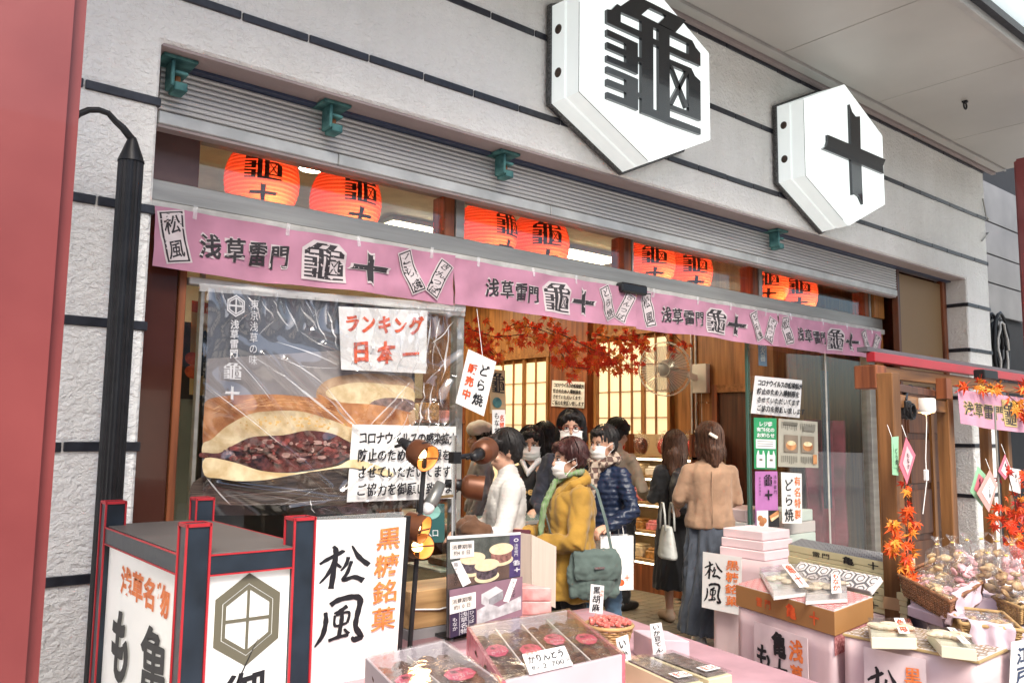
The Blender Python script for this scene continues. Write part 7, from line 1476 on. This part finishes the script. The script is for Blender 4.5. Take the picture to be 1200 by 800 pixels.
mb = MB(); mb.tube([c+V((.0, .0, .05)), c+V((.06, .02, .10)), c+V((.14, .03, .13))], .016, 7); mb.build('arm', BLACKM, t)
# banner on the stall
A_, B_ = onY(1122, 456, -1.38), onY(1215, 468, -1.38); zb = onY(1122, 496, -1.38).z
t = thing('banner', 'short pink cloth banner hanging under the stall roof at far right', 'banner', A_)
L_ = (B_-A_); 
def at3(u, v, o): return A_+L_*u+V((0, -.012*math.sin(u*15)*v-.01*v-o, (zb-A_.z)*v - .03*math.sin(u*2.2)*(v)))
mb = MB(); mb.grid(lambda u, v: at3(u, v, 0), 40, 8); mb.grid(lambda u, v: at3(u, v, -.0015), 40, 8); mb.build('cloth', PINKC, t, smooth=True); GOLDP = mat('gold_print2', (.5, .38, .16), .6, var=0); ink = Ink(Fn(at3), .0015, .0006)
for m_, wt in ((GOLDP, .07), (BINK, .015)): ink.text('浅草雷門', .10, .52, .115, .42, m_, gap=1.05, wt=wt)
ink.rect(.50, .13, .20, .74, GOLDP); ink.ch('@', .60, .5, .17, .66, BINK); ink.ch('+', .83, .5, .2*1.12, .62*1.12, GOLDP); ink.ch('+', .83, .5, .2, .62, BINK); ink.build(t, 'print')
branch('orange and red maple leaves pinned along the top of the stall banner', [[onY(px, py, -1.43) for px, py in q] for q in (((1125, 452), (1150, 450), (1165, 455)), ((1160, 452), (1180, 460), (1205, 452)), ((1180, 462), (1195, 475), (1202, 485)))], .055, .025, 46, (1, 2, 2, 3, 0), group=None)
branch('maple spray with orange leaves tied to the stall corner post', [[onY(px, py, -1.6) for px, py in q] for q in (((1062, 530), (1060, 570), (1064, 610), (1062, 660)), ((1046, 610), (1050, 625), (1046, 640)), ((1064, 600), (1068, 640), (1064, 675)))], .042, .016, 90, (0, 1, 1, 2, 1, 2))
branch('maple spray with red leaves at the far right of the stall', [[onY(px, py, -1.6) for px, py in q] for q in (((1180, 550), (1190, 590), (1192, 640)), ((1200, 560), (1204, 600), (1200, 650)), ((1170, 600), (1180, 620), (1190, 650)), ((1195, 640), (1198, 665), (1196, 685)))], .046, .035, 200, (0, 1, 1, 2, 4, 0))
def kite(label, px, Y, m_, m2, txt):
    P = [onY(x, y, Y) for x, y in px]; t = thing('hanging_tag', label, 'tag', P[2]); mb = MB(); mb.prism(P, (.0, .002, 0)); mb.build('card', m_, t)
    fr = Frame(P[0], P[1], P[3] if len(P) > 3 else P[2]); c = sum(P, V((0, 0, 0)))/len(P); n_ = V((0, -1, 0)); mb = MB(); mb.prism([c+(p-c)*.62+n_*.002 for p in P], (0, -.0005, 0)); mb.build('panel', m2, t); mb = MB(); mb.tube([P[0], P[0]+V((0, .02, .06))], .0015, 4); mb.build('string', PAPER, t)
    e = (P[1]-P[3]) if len(P) > 3 else (P[1]-P[2]); f3 = Frame(c+V((-.022, -.004, .04)), c+V((.022, -.004, .04)), c+V((-.022, -.004, -.05))); ik = Ink(f3); ik.text(txt, .5, .16, .6, .3, INKB, vert=True, brush=.04); ik.build(t)
PNK = mat('rose_tag', (.62, .16, .22), .5); GRN = mat('mint_tag', (.28, .55, .34), .5)
kite('pale green slip tag on the stall corner post', ((1045, 512), (1053, 511), (1053, 557), (1046, 556)), -1.62, GRN, GRN, 'どら焼')
kite('pink kite shaped tag on the stall corner post', ((1062, 512), (1073, 533), (1063, 567), (1054, 545)), -1.64, PNK, mat('pale_rose', (.7, .45, .47), .5), 'もなか')
kite('green and pink kite tag before the plaster column, leftmost of the right cluster', ((1146, 546), (1155, 556), (1152, 594), (1137, 576)), -1.62, GRN, PNK, '松風')
kite('white kite tag with black lettering before the plaster column', ((1160, 550), (1169, 568), (1159, 600), (1145, 578)), -1.66, mat('salmon_tag', (.62, .33, .30), .5), PAPER, 'どら焼')
kite('pink and white kite tag above the red maple spray', ((1178, 532), (1184, 552), (1178, 562), (1170, 552)), -1.6, PNK, PAPER, '梅')
kite('white octagon tag half behind the red maple spray', ((1184, 548), (1196, 550), (1196, 578), (1183, 574)), -1.58, PAPER, PAPER, '菓子')
mb = MB(); c = onY(1169, 545, -1.58); mb.tube([c+V((0, 0, .35)), c, c+V((0, 0, -.6))], .006, 6); tag(mb.build('hanging_rod', ALU), 'thin grey rod carrying the tags at the stall', 'rod')
# counter and baskets
t = thing('stall_counter', 'stall counter under purple and pink printed cloth', 'counter', (5, -1.7, 0)); CTR = mat('purple_print_cloth', (.34, .20, .30), .6, var=.4, vs=7, col2=(.45, .42, .45))
q = [onZ(*p_, .775) for p_ in ((1064, 700), (1150, 752), (1235, 725))]; q4 = q[2]+(q[0]-q[1]); drape(t, ccw([(p_.x, p_.y) for p_ in (*q, q4)]), .775, .01, CTR, .008, 4, 'cloth')
mb = MB(); A1, B1 = q[0], q[1]; mb.bar(A1+V((0, 0, .003)), B1+V((0, 0, .003)), .01, .012); mb.build('orange_edge', mat('orange_tape', (.7, .25, .06), .5), t)
PCLO = mat('lilac_cloth', (.60, .47, .54), .8, var=.08, vs=6, bump=.002, bs=9)
SNK = [mat('biscuit_tan', (.36, .18, .07), .5, var=.5, vs=40, col2=(.55, .36, .18)), mat('candy_pink', (.66, .34, .36), .4, var=.4, vs=40), mat('cracker_cream', (.55, .38, .2), .5, var=.4, vs=30)]
def basket(label, P1, P2, P3, z0, z1, m_, nb, lin=(0, 1)):
    a, b, c = [onZ(*q, z1) for q in (P1, P2, P3)]
    for q in (a, b, c): q.z = 0
    d = a+(c-b); ctr = (a+c)/2; pts = [p.lerp(ctr, .06) for p in (a, b, c, d)]; t = thing('wicker_basket', label, 'basket', (ctr.x, ctr.y, z0)); weave(t, ccw([(p.x, p.y) for p in pts]), z0+.004, z1, m_, 1.12, 9, .014)
    for li in lin:
        e0, e1 = [(b, c), (a, b), (c, d)][li]; mb = MB(); dn = ((e0+e1)/2-ctr).normalized(); dl = .095 if li == 0 else .05
        def lf(u, v):
            p = e0.lerp(e1, .12+.76*u); k = v-.3
            return V((p.x, p.y, z1+.014)) + dn*(.10*k if k < 0 else .02+.02*k+.008*math.sin(u*14)) + V((0, 0, (0 if k < .05 else -(k-.05)*dl*1.5*(1-.35*abs(u-.5)))))+noise.noise_vector(V((u*4, v*4, li)))*.008
        mb.grid(lf, 20, 12); mb.build('liner', PCLO, t, smooth=True)
    cols_ = {12: 4, 6: 3, 7: 3}[nb]; nm_ = {12: 'brown basket', 6: 'lilac lined basket', 7: 'edge basket'}[nb]
    for k in range(nb):
        ci, ri = k % cols_, k//cols_; u, v = .14+.72*(ci+.5)/cols_+rnd.uniform(-.03, .03), .16+.68*(ri+.5)/math.ceil(nb/cols_)+rnd.uniform(-.03, .03); p = a+(b-a)*u+(d-a)*v; p = V((p.x, p.y, z0+.03+.012*(k % 3))); m2 = SNK[k % 3]
        puffbag('snack_bag', p, .15, .12, .062, m2, 'bag of %s snacks in the %s, %s row, %s from left' % (['tan', 'pink', 'cream'][k % 3], nm_, ['near', 'middle', 'far'][min(2, ri)], NTH[ci]), 'snack bags in the %s' % nm_, rnd.random()*3, False, 12)
basket('brown wicker basket of snack bags right behind the stall post', (1056, 674), (1113, 704), (1150, 682), .83, .925, WICKD, 12, (0,))
basket('shallow wicker basket with lilac cloth and snack bags, nearer the front', (1112, 712), (1128, 731), (1196, 739), .785, .865, WICK, 6, (1, 0))
basket('wicker basket at the right edge behind the lilac cloth basket', (1165, 700), (1196, 712), (1225, 700), .785, .86, WICK, 7, (0,))
a, b, c = onZ(1150, 678, .89), onZ(1178, 690, .89), onZ(1215, 676, .89)
for k, z0 in enumerate((.78, .835)):
    aa, bb, cc_ = [V((q.x, q.y, 0)) for q in (a, b, c)]; slab(None, 'flat_box', aa, bb, aa+(cc_-bb), z0, z0+.052, PINKP, .004); tag(COL.objects[-1], '%s pale pink flat box between the stall baskets' % ('lower' if k == 0 else 'upper'), 'box', 'pale pink boxes between the baskets')
a, b = onZ(1063, 708, .83), onZ(1105, 722, .83); slab(None, 'flat_box', V((a.x, a.y, 0)), V((b.x, b.y, 0)), V((a.x+.28, a.y+.06, 0)), .78, .826, PCLO, .004); tag(COL.objects[-1], 'flat lilac box under the brown wicker basket', 'box')
for k, (px, py, w_) in enumerate(((1100, 655, .17), (1118, 652, .17), (1135, 648, .18), (1152, 646, .2), (1170, 650, .2), (1188, 655, .2), (1160, 668, .18), (1182, 672, .18), (1128, 668, .16))):
    p = onZ(px, py+22, .90); puffbag('cellophane_bag', (p.x, p.y, .86), w_, .12, .24, SNK[(k+2) % 3], 'tied cellophane bag of %s snacks at the stall back, number %s from left' % (['tan', 'pink', 'cream'][(k+2) % 3], ['one', 'two', 'three', 'four', 'five', 'six', 'seven', 'eight', 'nine'][k]), 'tied cellophane bags at the back of the stall', .6, True, 14)
mb = MB(); p, q = onZ(1090, 690, .86), onZ(1215, 700, .86); mb.bar(V((p.x, p.y+.1, .82)), V((q.x, q.y+.1, .82)), .34, .08); tag(mb.build('riser', PCLO, bevel=.01), 'lilac covered riser under the cellophane bags', 'riser')
fr = Frame(onY(1186, 752, -2.3), onY(1215, 746, -2.3), onY(1182, 840, -2.3)); t, ink = notice('white sheet with blue black brush lettering cut by the lower right corner', fr, 'lettered_sheet', cat='sign'); ink.text('江戸名物', .45, .2, .5, .25, mat('blue_black_ink', (.02, .04, .10), .5, var=0), vert=True, gap=1.1, wt=.02, brush=.05); ink.build(t)
# brown panelled door behind the stall
t = thing('panelled_door', 'red brown panelled wooden door behind the stall with metal hinge plates', 'door', (8.4, .2, 0))
mb = MB(); mb.box(7.99, 8.93, .19, .22, .06, 2.1); mb.build('leaf', WDD, t)
for x0, x1 in ((8.02, 8.45), (8.52, 8.9)):
    for z0, z1 in ((.15, .62), (.68, 1.1), (1.16, 1.58), (1.64, 2.05)): mb = MB(); mb.box(x0, x1, .175, .189, z0, z1); mb.build('panel', wood('door_panel_wood', (.11, .036, .015), (.18, .065, .025)), t, bevel=.006)
mb = MB(); mb.box(8.455, 8.515, .16, .189, .06, 2.1); mb.build('stile', WD, t)
for z in (1.2, 1.35): mb = MB(); mb.box(8.9, 8.98, .15, .174, z, z+.10); mb.build('hinge_plate', CHROME, t, bevel=.003)
